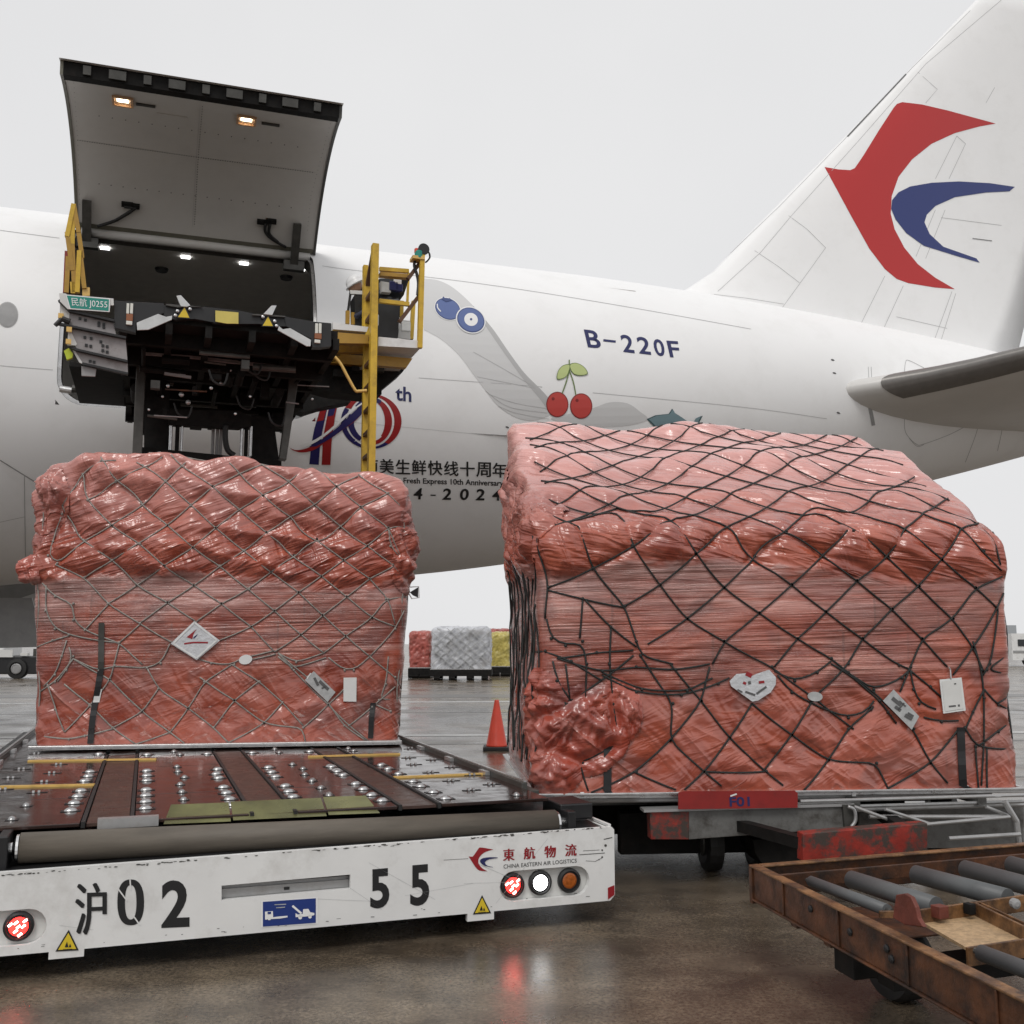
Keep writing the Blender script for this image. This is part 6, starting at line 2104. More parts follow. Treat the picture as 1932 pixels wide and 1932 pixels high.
P0, P1 = on_z(50, 1413, ZK_ + 0.035), on_z(758, 1400, ZK_ + 0.035)
m.box((P0 + P1) / 2 + eyL * 1.22 - EZ * 0.010, exL, eyL, EZ, np.linalg.norm(P1 - P0), 2.44, 0.020)
m.build('pallet_sheet', M['alu'], padL_, bevel=0.004)
m = MB()
m.box((P0 + P1) / 2 + eyL * 0.02 - EZ * 0.0, exL, eyL, EZ, np.linalg.norm(P1 - P0), 0.04, 0.034)
m.build('pallet_rail', M['alu'], padL_, bevel=0.005)
def strap(ld, pts, wd, parent, name='strap', mm='strap'):
    P = []
    for q in catmull(pts, 5):
        h, nn = ld.hit(q[0], q[1], ld.bvh)
        P.append(h - ld.ey * 0.010)
    m = MB()
    vs, fs = [], []
    for p in P:
        vs += [p - ld.ex * wd / 2, p + ld.ex * wd / 2, p + ld.ex * wd / 2 - ld.ey * 0.004, p - ld.ex * wd / 2 - ld.ey * 0.004]
    for i in range(len(P) - 1):
        for k in range(4):
            fs.append((4 * i + k, 4 * i + (k + 1) % 4, 4 * i + 4 + (k + 1) % 4, 4 * i + 4 + k))
    m.add(vs, fs)
    return m.build(name, M[mm], parent)
strap(LL, [(191, 1262), (184, 1305), (176, 1350), (171, 1403)], 0.052, padL_)
strap(LL, [(704, 1326), (701, 1352), (699, 1393)], 0.048, padL_)
strap(LL, [(192, 1175), (191, 1262)], 0.050, padL_, 'strap', 'steel_dark')
strap(LL, [(187, 1300), (182, 1325)], 0.055, padL_, 'strap_label', 'card')
# loose end of film sticking out at the left edge
def crumple(name, ld_parent, C, rad, material, seed, kind=None, n=40):
    n = int(n * 1.5)
    m = MB()
    m.ball((0, 0, 0), 1.0, n // 2)
    V = np.array(m.v)
    S = np.array([seed, seed * 2, seed * 3.1])
    U = V + 0.35 * np.stack([noise3(V * 1.5 + S), noise3(V * 1.5 + S + 31), noise3(V * 1.5 + S + 57)], 1)
    an = np.arctan2(U[:, 2], U[:, 0])
    rad_ = np.sqrt(U[:, 0] ** 2 + U[:, 2] ** 2)
    pleat = ridge(np.stack([np.cos(an) * 2.6, np.sin(an) * 2.6, rad_ * 0.8 + seed], 1))
    d = 0.40 * noise3(V * 1.1 + S) + 0.22 * (pleat - 0.5) + 0.22 * (ridge(U * np.array([1.6, 1.6, 1.0]) + S) - 0.6) + 0.08 * (ridge(U * 3.5 + S) - 0.5)
    V = V * (1 + d)[:, None]
    ax = [np.asarray(a) for a in rad[:3]]
    V = np.asarray(C) + V[:, :1] * ax[0] + V[:, 1:2] * ax[1] + V[:, 2:] * ax[2]
    m.v = [q for q in V]
    return m.build(name, material, ld_parent, smooth=True)
def film_patch(ld, parent, px, R, bulge, material, seed, stretch=(1, 1, 1)):
    c, _ = ld.hit(px[0], px[1], ld.bvh)
    q = ld.V2 - c
    loc = np.stack([q @ ld.ex / stretch[0], q @ ld.ey / stretch[1], q[:, 2] / stretch[2]], 1)
    S = np.array([seed, seed * 1.3, seed * 2.1])
    rr = np.linalg.norm(loc, axis=1) / R + 0.22 * noise3(ld.V2 * 3 + S)
    inside = rr < 1.0
    fm = inside[ld.F].all(1)
    Fk = ld.F[fm]
    if len(Fk) == 0:
        return
    ids = np.unique(Fk)
    mp = -np.ones(len(ld.V2), int)
    mp[ids] = np.arange(len(ids))
    V = ld.V2[ids]
    r = np.clip(rr[ids], 0, 1)
    lc = loc[ids] / R
    an = np.arctan2(lc[:, 2] - 0.55, lc[:, 0])
    pl_ = ridge(np.stack([np.cos(an) * 4.2, np.sin(an) * 4.2, r * 0.9 + seed], 1) + 0.25 * noise3(lc * 2 + S)[:, None])
    cr_ = 0.6 * ridge(lc * np.array([3.2, 3.0, 1.8]) + S * 0.7) + 0.4 * ridge(lc * np.array([6.0, 5.0, 3.5]) + 0.3 * noise3(lc * 3 + S)[:, None] + S)
    env = np.sqrt(np.clip(1 - r * r, 0, 1))
    env = env * (1 - 0.85 * np.exp(-(ld.dist[ids] / 0.045) ** 2))
    d = 0.003 + env * bulge * (0.60 + 0.55 * (pl_ - 0.5) + 0.75 * (cr_ - 0.5))
    V = V + ld.N[ids] * d[:, None]
    me = bpy.data.meshes.new('loose_film')
    me.from_pydata([tuple(v) for v in (V - ORG[parent.name])], [], [[int(mp[k]) for k in f] for f in Fk])
    link('loose_film', me, material, parent, smooth=True)
FILM_X = film_material('loose_film', 1.50, (0.46, 0.080, 0.042), 0.4, 0.0)
h, nn = LL.hit(72, 1075)
crumple('loose_film', padL_, h - LL.ex * 0.04, (LL.ex * 0.13, LL.ey * 0.1, EZ * 0.12), FILM_X, 2.2, n=28)
for (x, y, R, bl, sd_, st) in ((775, 1040, 0.28, 0.07, 7.1, (0.8, 1, 1.4)), (90, 940, 0.26, 0.07, 5.1, (0.8, 1, 1.2))):
    film_patch(LL, padL_, (x, y), R, bl, FILM_X if y > 1150 else FILM_L, sd_, st)

# tags on the left net
ZQ = lambda x, y: ((x / 3.01875 + 480) * 0.644, (y / 3.01875 + 1780) * 0.644)
t, P = tag_art(LL, [ZQ(270, 118), ZQ(495, 292), ZQ(290, 465), ZQ(60, 318)], 0.012, 0.008, 'cargo_tag', 'diamond silver pouch with a red swallow emblem on the pale net', 'tag', M['foil'])
plane_art('emblem_print', poly2d([[ZQ(*q) for q in ((200, 262), (290, 190), (262, 235), (250, 278))]]), P, -LL.ey, 0.003, M['ink_red'], t)
plane_art('emblem_print', poly2d([[ZQ(*q) for q in ((262, 262), (305, 228), (280, 262), (262, 278))]]), P, -LL.ey, 0.004, M['ink_blue'], t)
plane_art('printed_line', stroke2([ZQ(180, 320), ZQ(265, 308), ZQ(390, 310)], 3.2), P, -LL.ey, 0.003, M['ink_red'], t)
m = MB()
cor = [ZQ(270, 132), ZQ(470, 288), ZQ(288, 448), ZQ(85, 316), ZQ(270, 132)]
for i in range(4):
    m.bar(on_plane(*cor[i], P - LL.ey * 0.002, LL.ey), on_plane(*cor[i + 1], P - LL.ey * 0.002, LL.ey), 0.006, 0.014)
m.build('tag_border', M['card'], t)
t, P = tag_art(LL, circle2(*ZQ(722, 460), 12.8, 9.0, n=16, rot=-0.2), 0.012, 0.02, 'cargo_tag', 'small oval white tag on the pale net right of the diamond pouch', 'tag', M['card'])
t, P = tag_art(LL, [ZQ(1325, 562), ZQ(1518, 748), ZQ(1448, 835), ZQ(1245, 640)], 0.012, 0.004, 'cargo_tag', 'tilted grey printed label on the pale net beside a white card', 'tag', M['label_grey'])
for (a, b2, wd) in (((1330, 620), (1365, 690), 5), ((1375, 650), (1455, 725), 6), ((1395, 715), (1430, 700), 3)):
    plane_art('printed_block', stroke2([ZQ(*a), ZQ(*b2)], wd), P, -LL.ey, 0.003, M['seam_dark'], t)
plane_art('printed_block', stroke2([ZQ(1300, 580), ZQ(1265, 628)], 2.5), P, -LL.ey, 0.003, M['card'], t)
t, P = tag_art(LL, [ZQ(1590, 620), ZQ(1705, 618), ZQ(1702, 832), ZQ(1588, 830)], 0.014, 0.004, 'cargo_tag', 'upright blank white card at the right of the pale net', 'tag', M['card'])
h, nn = LL.hit(776, 1112, LL.bvh)
m = MB()
cdt = thing('cargo_tag', 'dark corner tag on a white cord at the right edge of the pale net', 'tag', tuple(h))
m.prism([h + LL.ex * 0.03 - EZ * 0.02, h + LL.ex * 0.11 + EZ * 0.03, h + LL.ex * 0.11 - EZ * 0.07, h + LL.ex * 0.06 - EZ * 0.05], -LL.ey * 0.01)
m.build('tag_sheet', M['ink'], cdt)
m = MB()
m.tube([h - LL.ey * 0.02, h + LL.ex * 0.05 - EZ * 0.08, h + LL.ex * 0.12 - EZ * 0.07, h + LL.ex * 0.115 + EZ * 0.035, h + LL.ex * 0.03 + EZ * 0.03], 0.006, 6)
m.build('tag_cord', M['card'], cdt)

# ------------------------------------------------------------------ right load on its dolly
ZR_ = lambda q: (q[0] * 0.5333 + 901.6, q[1] * 0.5333 + 740.6)
PZ = 0.60
pC, pD = on_z(1018, 1502, PZ), on_z(1926, 1490, PZ)
exR = (pD - pC) / np.linalg.norm(pD - pC)
WR = float(np.linalg.norm(pD - pC))
eyR = np.array([-exR[1], exR[0], 0])
def hfR(X, Y):
    y = (Y + 1) / 2
    tier = 0.36 * sstep(0.10, 0.26, y) + 0.34 * sstep(0.40, 0.58, y) + 0.30 * sstep(0.78, 0.94, y)
    return 1.80 + 0.08 * sstep(0.0, 0.12, y) + 1.16 * (0.70 * sstep(-0.05, 1.15, y) + 0.30 * tier) + 0.04 * np.sin(X * 6 + 1) * sstep(0.1, 0.5, y) - 0.04 * sstep(0.8, 1.0, X)
def widR(h):
    u = sstep(1.40, 1.60, h)
    return 0.04 * u - 0.02 * sstep(0.2, 1.5, h), 0.03 * u + 0.02 * sstep(0.3, 1.4, h)
LR = Load((pC + pD) / 2 + eyR * 0.06 + exR * 0.03, exR, WR + 0.07, 2.3, hfR, 1.50, widR, k=22, n=(240, 130, 150))
ropesR = [
 [(300, 175), (480, 250), (640, 325), (760, 385), (880, 470), (980, 580), (1110, 680), (1230, 775), (1360, 870), (1490, 965), (1530, 980)],
 [(240, 112), (400, 155), (560, 215), (710, 290), (900, 350), (1090, 490), (1220, 575), (1340, 665), (1465, 765), (1570, 870), (1660, 970)],
 [(460, 118), (680, 200), (850, 262), (1030, 325), (1230, 440), (1330, 490), (1450, 580), (1560, 685), (1680, 800), (1750, 900), (1790, 990)],
 [(600, 100), (790, 160), (920, 190), (1120, 265), (1300, 335), (1390, 400), (1510, 480), (1640, 590), (1760, 690), (1835, 760)],
 [(800, 130), (1000, 200), (1180, 255), (1380, 320), (1570, 400), (1715, 480), (1790, 560), (1850, 630)],
 [(960, 140), (1150, 200), (1340, 262), (1490, 312), (1630, 370), (1760, 400), (1800, 480), (1850, 610)],
 [(1010, 125), (1210, 178), (1400, 235), (1560, 285), (1650, 340)], [(1200, 118), (1330, 150), (1460, 210), (1560, 270), (1640, 330)],
 [(300, 390), (355, 480), (405, 620), (520, 755), (560, 880), (575, 930), (690, 960)],
 [(420, 360), (490, 430), (545, 540), (645, 680), (740, 800), (870, 880), (1040, 970), (1190, 1080), (1330, 1190)],
 [(640, 370), (680, 460), (770, 570), (870, 690), (995, 780), (1130, 870), (1250, 940), (1400, 1060), (1540, 1190), (1600, 1310), (1660, 1380)],
 [(215, 520), (250, 690), (240, 800)], [(250, 700), (370, 730), (520, 760)], [(575, 930), (690, 1100), (680, 1230), (800, 1340), (860, 1390)],
 [(680, 960), (790, 1090), (890, 1220), (1020, 1340), (1080, 1390)], [(970, 1100), (1110, 1210), (1240, 1300), (1410, 1310), (1450, 1400)], [(200, 1220), (370, 1310), (480, 1250)], [(550, 1340), (700, 1405)],
 [(215, 520), (355, 450), (490, 410), (590, 350), (660, 330), (770, 270), (880, 200), (970, 145)],
 [(250, 690), (405, 625), (545, 545), (680, 460), (780, 380), (860, 310), (1000, 240), (1110, 165), (1200, 118)],
 [(520, 755), (645, 680), (770, 570), (890, 470), (960, 390), (1090, 310), (1210, 240), (1330, 160), (1390, 122)],
 [(600, 890), (740, 800), (870, 690), (980, 580), (1090, 490), (1180, 410), (1290, 310), (1400, 240), (1440, 210)],
 [(830, 960), (870, 880), (995, 780), (1110, 680), (1220, 575), (1310, 490), (1390, 400), (1480, 320)],
 [(1050, 970), (1130, 870), (1230, 775), (1340, 665), (1450, 580), (1510, 480), (1580, 400), (1590, 365)],
 [(1200, 1070), (1310, 960), (1360, 870), (1465, 765), (1560, 685), (1640, 590), (1710, 480), (1730, 400)],
 [(1490, 1060), (1530, 970), (1570, 870), (1680, 800), (1760, 690), (1850, 650)], [(1680, 1000), (1750, 900), (1835, 765), (1855, 710)],
 [(115, 255), (180, 165), (260, 110)], [(170, 430), (195, 290), (330, 250), (480, 300), (580, 345)], [(100, 270), (210, 240), (330, 180), (430, 125)], [(200, 300), (290, 260), (480, 180), (560, 120)], [(300, 330), (460, 270), (560, 210), (640, 130)],
 [(450, 300), (620, 240), (700, 195), (790, 140)], [(600, 345), (710, 280), (850, 195), (930, 135)], [(400, 1415), (560, 1340), (680, 1230), (790, 1090), (820, 970)],
 [(730, 1405), (800, 1340), (890, 1220), (970, 1100)], [(1010, 1340), (1110, 1210), (1190, 1080)], [(1150, 1410), (1240, 1300), (1310, 1190), (1400, 1110)], [(1450, 1400), (1600, 1310), (1700, 1190)],
 [(800, 1340), (1020, 1340)], [(280, 940), (420, 920), (550, 910)], [(280, 940), (440, 985), (560, 970), (700, 980), (820, 960)], [(440, 1000), (560, 1060), (720, 1070), (850, 1030), (890, 1010)],
 [(440, 990), (580, 1050), (740, 1055), (830, 1010)], [(245, 800), (260, 870), (310, 895), (370, 880), (385, 960), (380, 1080)], [(370, 730), (360, 870)], [(380, 735), (470, 830), (560, 900)], [(190, 910), (240, 915), (330, 950), (440, 1020)],
 [(200, 1010), (310, 1100), (550, 930)], [(210, 1220), (210, 1160), (320, 1100)], [(360, 1300), (390, 1410)], [(265, 950), (280, 1020), (330, 1090)], [(310, 960), (325, 1080)], [(470, 830), (465, 960), (480, 1100), (490, 1180)],
 [(1060, 1000), (1110, 1060), (1250, 1130), (1310, 1150), (1390, 1120), (1400, 1090)], [(1050, 985), (1120, 1020), (1200, 990), (1250, 950)], [(1250, 960), (1310, 990), (1400, 1050), (1500, 1010), (1530, 980)], [(1260, 965), (1330, 1010), (1420, 1090), (1450, 1130), (1480, 1170)],
 [(1530, 980), (1540, 1050), (1560, 1100), (1620, 1120)], [(1520, 975), (1600, 1040), (1640, 1080)], [(1580, 1150), (1640, 1165), (1700, 1160)], [(1750, 880), (1780, 980), (1790, 1080), (1790, 1230), (1780, 1390)], [(1840, 770), (1810, 960), (1785, 1000)],
 [(1885, 900), (1800, 980), (1890, 1000)], [(1790, 1050), (1840, 1105), (1905, 1125)], [(1840, 1100), (1900, 1065)], [(1720, 1180), (1760, 1250), (1900, 1260)], [(1770, 1250), (1840, 1200), (1910, 1150)], [(1720, 1200), (1750, 1130), (1790, 1050)], [(1800, 1260), (1800, 1400)], [(1760, 1250), (1770, 1400)],
]
cutR = []
for r in ropesR:
    keep = [q for q in r if q[1] > 400]
    if len(keep) > 1:
        cutR.append(keep)
ropesR = cutR
linesR = [LR.trace([ZR_(q) for q in r]) for r in ropesR]
extraR = []
for k in range(9):
    y0 = 0.15 + k * 0.26
    extraR.append(LR.snap([(-1.75, y0 + 0.12 * math.sin(j * 0.7 + k), 0.15 + j * 0.10) for j in range(int((1.7 + y0 * 0.45) / 0.10))]))
    extraR.append(LR.snap([(1.75, y0 + 0.16 * math.sin(j * 0.6 + k), 0.1 + j * 0.12) for j in range(16)]))
    extraR.append(LR.snap([(1.75, y0 - 0.16 * math.sin(j * 0.6 + k), 0.1 + j * 0.12) for j in range(16)]))
# the front ropes run on over the shoulder and across the sloping top
def top_path(x0, y0, sg, first=None):
    P_ = [] if first is None else [first]
    y = y0
    while y < 2.2:
        x = x0 + sg * (y - y0) * 1.08
        if abs(x) > WR / 2 - 0.06:
            break
        z = float(hfR(np.array([x / (WR / 2)]), np.array([y / 1.15 - 1]))[0])
        P_.append(np.array(LR.bvh0.find_nearest(Vector(LR.world(x, y, z)))[0]))
        y += 0.034
    return P_
topR, seen = [], []
for l in linesR:
    for e, b_ in ((l[0], l[min(6, len(l) - 1)]), (l[-1], l[max(-7, -len(l))])):
        le, lb = LR.local(e), LR.local(b_)
        if le[2] > 1.5 and le[2] > lb[2] + 0.02 and abs(le[0]) < WR / 2 - 0.1:
            sg = 1.0 if le[0] > lb[0] else -1.0
            if any(s == sg and abs(x - le[0]) < 0.16 for s, x in seen):
                continue
            seen.append((sg, le[0]))
            topR.append(top_path(le[0] + sg * 0.05, 0.03, sg, e))
for sg in (1.0, -1.0):
    xs = sorted(x for s, x in seen if s == sg)
    x0 = (xs[0] if sg > 0 else xs[-1])
    for k in range(1, 7):
        xk = x0 - sg * 0.39 * k
        yk = max(0.03, (abs(xk) - (WR / 2 - 0.10)) / 1.08) if abs(xk) > WR / 2 - 0.10 else 0.03
        topR.append(top_path(-sg * (WR / 2 - 0.10) if yk > 0.03 else xk, yk, sg))
topR = [l for l in topR if len(l) > 3]
LR.displace(linesR + extraR + topR, (0.045, 0.050, 0.013, 0.050), 4.7)
padR_ = thing('netted_pallet', 'wide red wrapped pallet load with sloping top under a black net', 'pallet load', tuple((pC + pD) / 2))
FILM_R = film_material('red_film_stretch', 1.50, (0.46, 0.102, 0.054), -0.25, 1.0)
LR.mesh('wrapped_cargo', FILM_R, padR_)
m = MB()
for l in linesR:
    LR.rope_tube(m, l, 0.0066)
for l in extraR:
    LR.rope_tube(m, l, 0.0066)
for l in topR:
    LR.rope_tube(m, l, 0.0066, taut=20)
# slack cords hanging on the left flank
for k in range(7):
    y0 = 0.10 + 0.30 * k
    zt_ = random.uniform(1.15, 1.55)
    pts = []
    for j in range(11):
        f = j / 10
        q = LR.world(-WR / 2 - 0.3, y0 + 0.04 * math.sin(f * 5 + k) + 0.02 * math.sin(f * 13 + k), zt_ - f * (zt_ - 0.15))
        hh, nn, _, _ = LR.bvh.find_nearest(Vector(q))
        pts.append(np.array(hh) - LR.ex * (0.008 + 0.018 * abs(math.sin(f * 4 + k * 1.7))))
    m.tube(catmull(pts, 3), 0.0075, 6)
m.build('cargo_net', M['rope_dark'], padR_, smooth=True)
m = MB()
for r in ropesR:
    for q in r[1:-1]:
        h, nn = LR.hit(*ZR_(q), LR.bvh)
        m.ball(h + nn * 0.006, 0.0125, 3)
m.build('net_knots', M['rope_dark'], padR_, smooth=True, kind='stuff')
m = MB()
P0, P1 = on_z(1010, 1508, PZ - 0.03), on_z(1936, 1496, PZ - 0.03)
wR2 = np.linalg.norm(P1 - P0)
cut = 0.22
fr = (P0 + P1) / 2
rim = [fr + exR * x + eyR * y for x, y in ((-wR2 / 2, 0), (wR2 / 2, 0), (wR2 / 2, 2.44), (-wR2 / 2, 2.44))]
m.prism(rim, EZ * 0.022)
m.build('pallet_sheet', M['alu'], padR_, bevel=0.004)
for (a, b2) in ((0, 1), (0, 3), (1, 2)):
    m = MB()
    m.bar(rim[a] + EZ * 0.030, rim[b2] + EZ * 0.030, 0.045, 0.016)
    m.build('pallet_rail', M['alu'], padR_, bevel=0.004)
strap(LR, [(1146, 1408), (1146, 1450), (1145, 1498)], 0.053, padR_)
strap(LR, [(1811, 1372), (1813, 1430), (1816, 1490)], 0.055, padR_)
for (x, y) in ((1098, 1497), (1143, 1494), (1490, 1500), (1760, 1490), (1822, 1484), (1060, 1500), (1610, 1497)):
    h = on_plane(x, y + 4, P0, eyR)
    m = MB()
    m.box(h - eyR * 0.004 + EZ * 0.01, exR, eyR, EZ, 0.03, 0.03, 0.03)
    m.build('net_fitting', M['alu'], padR_, bevel=0.006)
# bunched film at the lower left corner and behind the flank
for (x, y, R, bl, sd_, st) in ((1095, 1375, 0.34, 0.075, 3.3, (1, 1, 0.9)), (1170, 1335, 0.20, 0.08, 8.2, (0.8, 1, 1.2)), (1012, 1350, 0.28, 0.10, 11.4, (0.9, 1, 1.2)), (1040, 1455, 0.25, 0.06, 19.0, (1.1, 1, 0.8)), (985, 1000, 0.20, 0.05, 29.0, (1, 1, 1))):
    film_patch(LR, padR_, (x, y), R, bl, FILM_X if y > 1250 else FILM_R, sd_, st)
for (y, z, R, bl, sd_) in ((0.5, 1.75, 0.42, 0.07, 27.0), (1.2, 1.95, 0.45, 0.06, 31.0), (1.9, 2.2, 0.40, 0.05, 35.0)):
    c_, _, _, _ = LR.bvh.find_nearest(Vector(LR.world(-WR / 2 - 0.05, y, z)))
    v_ = np.array(c_) - CO
    k_2 = F_ / (v_ @ FW)
    film_patch(LR, padR_, (966 + v_ @ RT * k_2, 966 - v_ @ UP * k_2), R, bl, FILM_R, sd_, (1, 1.3, 0.8))
# tags on the right net
ZW = lambda x, y: ((x / 2.415 + 2080) * 0.644, (y / 2.415 + 1900) * 0.644)
t, P = tag_art(LR, [ZW(*q) for q in ((140, 232), (190, 180), (260, 175), (300, 195), (330, 180), (420, 150), (468, 205), (465, 255), (430, 310), (340, 368), (300, 375), (220, 318), (150, 265))], 0.02, 0.014, 'cargo_tag', 'crumpled heart shaped silver pouch on the black net', 'tag', M['foil'])
for (a, b2, wd, mm) in (((235, 240), (255, 250), 5, 'ink_red'), ((270, 245), (290, 240), 6, 'seam_dark'), ((345, 240), (385, 235), 5, 'ink_red'), ((250, 305), (320, 330), 4, 'seam_dark'), ((330, 320), (400, 270), 4, 'seam_dark'), ((255, 175), (295, 195), 8, 'ink_red'), ((195, 290), (230, 310), 3, 'seam_dark')):
    plane_art('printed_mark', stroke2([ZW(*a), ZW(*b2)], wd), P, -LR.ey, 0.003, M[mm], t)
t, P = tag_art(LR, circle2(*ZW(745, 340), 14, 9, n=16, rot=0.1), 0.015, 0.012, 'cargo_tag', 'small crumpled oval tag on the black net right of the heart pouch', 'tag', M['label_grey'])
t, P = tag_art(LR, [ZW(*q) for q in ((1300, 290), (1480, 480), (1428, 575), (1225, 370))], 0.015, 0.004, 'cargo_tag', 'tilted grey printed label tied low on the black net', 'tag', M['label_grey'])
for (a, b2, wd) in (((1290, 350), (1350, 400), 7), ((1310, 410), (1350, 440), 6), ((1375, 385), (1330, 435), 3), ((1380, 470), (1430, 500), 7), ((1400, 455), (1440, 480), 4), ((1340, 370), (1385, 410), 3)):
    plane_art('printed_block', stroke2([ZW(*a), ZW(*b2)], wd), P, -LR.ey, 0.003, M['seam_dark'], t)
t, P = tag_art(LR, [ZW(*q) for q in ((1625, 220), (1780, 205), (1810, 438), (1652, 460))], 0.02, 0.005, 'cargo_tag', 'white card on a cord at the right of the black net', 'tag', M['card'])
plane_art('card_panel', poly2d([[ZW(*q) for q in ((1640, 232), (1770, 220), (1795, 425), (1665, 445))]]), P, -LR.ey, 0.003, M['label_light'] if 'label_light' in M else M['offwhite'], t)
plane_art('printed_line', join2([stroke2([ZW(1690, 410), ZW(1740, 405)], 3), stroke2([ZW(1755, 404), ZW(1768, 402)], 4), stroke2([ZW(1728, 250), ZW(1742, 248)], 2.5)]), P, -LR.ey, 0.005, M['seam_dark'], t)
m = MB()
m.tube([on_plane(*ZW(1705, 212), P - LR.ey * 0.004, LR.ey), on_plane(*ZW(1700, 150), P, LR.ey), on_plane(*ZW(1690, 130), P, LR.ey)], 0.006, 6)
m.build('tag_cord', M['alu'], t)

# ================================================================== GREY DOLLY under the right load
dolly = thing('pallet_dolly', 'grey pallet dolly with red ends carrying the black netted load', 'dolly', tuple((pC + pD) / 2 * np.array([1, 1, 0])))
def Rp(x, y, off):     # photo pixel to a plane parallel to the load front
    return on_plane(x, y, pC + eyR * off, eyR)
def rplate(name, pts, off, depth, material, **kw):
    m = MB()
    m.prism([Rp(*q, off) for q in pts], eyR * depth)
    return m.build(name, material, dolly, **kw)
rplate('number_board', [(1280, 1496), (1290, 1493), (1500, 1492), (1505, 1496), (1505, 1524), (1280, 1527)], -0.05, 0.012, M['red_paint'])
vs, fs = text2d('F01', 0.02)
plane_art('board_lettering', (fit_quad(vs, (1376, 1504), (1414, 1503), (1377, 1522), (1415, 1521)), fs), pC - eyR * 0.05, -eyR, 0.003, M['ink_blue'], dolly)
plane_art('board_lettering', stroke2([(1378, 1502), (1390, 1498)], 3), pC - eyR * 0.05, -eyR, 0.004, M['card'], dolly)
rplate('front_beam', [(1300, 1530), (1610, 1520), (1606, 1562), (1300, 1584)], 0.0, 0.10, M['dolly_grey'], bevel=0.004)
rplate('beam_end', [(1226, 1531), (1300, 1530), (1300, 1584), (1228, 1584)], -0.002, 0.104, M['red_worn'], bevel=0.004)
rplate('beam_lip', [(1215, 1528), (1612, 1516), (1612, 1521), (1215, 1533)], -0.02, 0.13, M['dolly_light'])
for off in (0.75, 1.5, 2.25):
    m = MB()
    m.box((pC + pD) / 2 + eyR * off - EZ * 0.11, exR, eyR, EZ, WR * 0.93, 0.09, 0.13)
    m.build('cross_beam', M['dolly_grey'], dolly)
for sx in (-0.42, -0.15, 0.15, 0.42):
    m = MB()
    m.box((pC + pD) / 2 + exR * WR * sx + eyR * 1.2 - EZ * 0.075, exR, eyR, EZ, 0.06, 2.35, 0.05)
    m.build('long_beam', M['dolly_grey'], dolly)
for off in (0.15, 0.42, 0.69, 0.96, 1.23, 1.5, 1.77, 2.04, 2.31):
    m = MB()
    a = (pC + pD) / 2 - exR * WR * 0.46 + eyR * off - EZ * 0.052
    m.cyl(a, a + exR * WR * 0.92, 0.022, 10)
    m.build('deck_roller', M['dolly_light'], dolly)
for off, zlo, zhi, wk in ((0.55, 0.12, 0.40, 0.62), (1.1, 0.16, 0.44, 0.80), (1.7, 0.10, 0.40, 0.70)):
    m = MB()
    m.box((pC + pD) / 2 * np.array([1, 1, 0]) + eyR * off + EZ * (zlo + zhi) / 2, exR, eyR, EZ, WR * wk, 0.12, zhi - zlo)
    m.build('underside_filler', M['machine'], dolly)  # dark boxes added to black out the underside where sky light came through
# right-hand tubular frame
for (pa, pb, off, r) in (((1510, 1512), (1932, 1500), -0.01, 0.012), ((1560, 1523), (1932, 1512), 0.05, 0.012), ((1612, 1528), (1932, 1518), 0.1, 0.014), ((1640, 1541), (1905, 1541), 0.0, 0.014), ((1612, 1522), (1740, 1570), -0.06, 0.012), ((1670, 1527), (1760, 1556), -0.05, 0.011), ((1860, 1522), (1905, 1540), 0.0, 0.012), ((1740, 1556), (1905, 1541), -0.06, 0.012), ((1895, 1512), (1918, 1550), -0.05, 0.02), ((1918, 1550), (1922, 1590), -0.05, 0.02), ((1790, 1582), (1925, 1574), -0.1, 0.014)):
    m = MB()
    m.cyl(Rp(*pa, off), Rp(*pb, off), r, 10)
    m.build('frame_tube', M['dolly_light'], dolly)
rplate('back_panel', [(1620, 1528), (1932, 1520), (1932, 1600), (1620, 1600)], 0.30, 0.02, M['dolly_grey'])
rplate('hinge_block', [(1590, 1518), (1618, 1518), (1612, 1560), (1594, 1560)], -0.03, 0.06, M['steel_dark'])
m = MB()
m.tube(catmull([Rp(*q, -0.06) for q in ((1600, 1522), (1612, 1528), (1614, 1548), (1606, 1560))], 4), 0.012, 8)
m.build('lifting_ring', M['dolly_light'], dolly, smooth=True)
# tow bar: red worn box beam in front of the frame
TB = -0.75
m = MB()
m.prism([Rp(*q, TB) for q in ((1515, 1573), (1750, 1553), (1750, 1612), (1515, 1626))], eyR * 0.10)
m.build('tow_beam', M['red_worn'], dolly, bevel=0.005)
m = MB()
m.bar((Rp(1530, 1595, TB) + Rp(1530, 1595, TB)) / 2 + eyR * 0.05, pC * 0.62 + pD * 0.38 + eyR * 0.4 - EZ * 0.22, 0.08, 0.07)
m.build('tow_bar', M['machine'], dolly)
m = MB()
m.bar(Rp(1735, 1585, TB) + eyR * 0.05, pC * 0.25 + pD * 0.75 + eyR * 0.4 - EZ * 0.2, 0.08, 0.07)
m.build('tow_bar', M['machine'], dolly)
rplate('turntable', [(1420, 1585), (1530, 1580), (1530, 1632), (1440, 1632), (1425, 1610)], 0.15, 0.3, M['machine'])
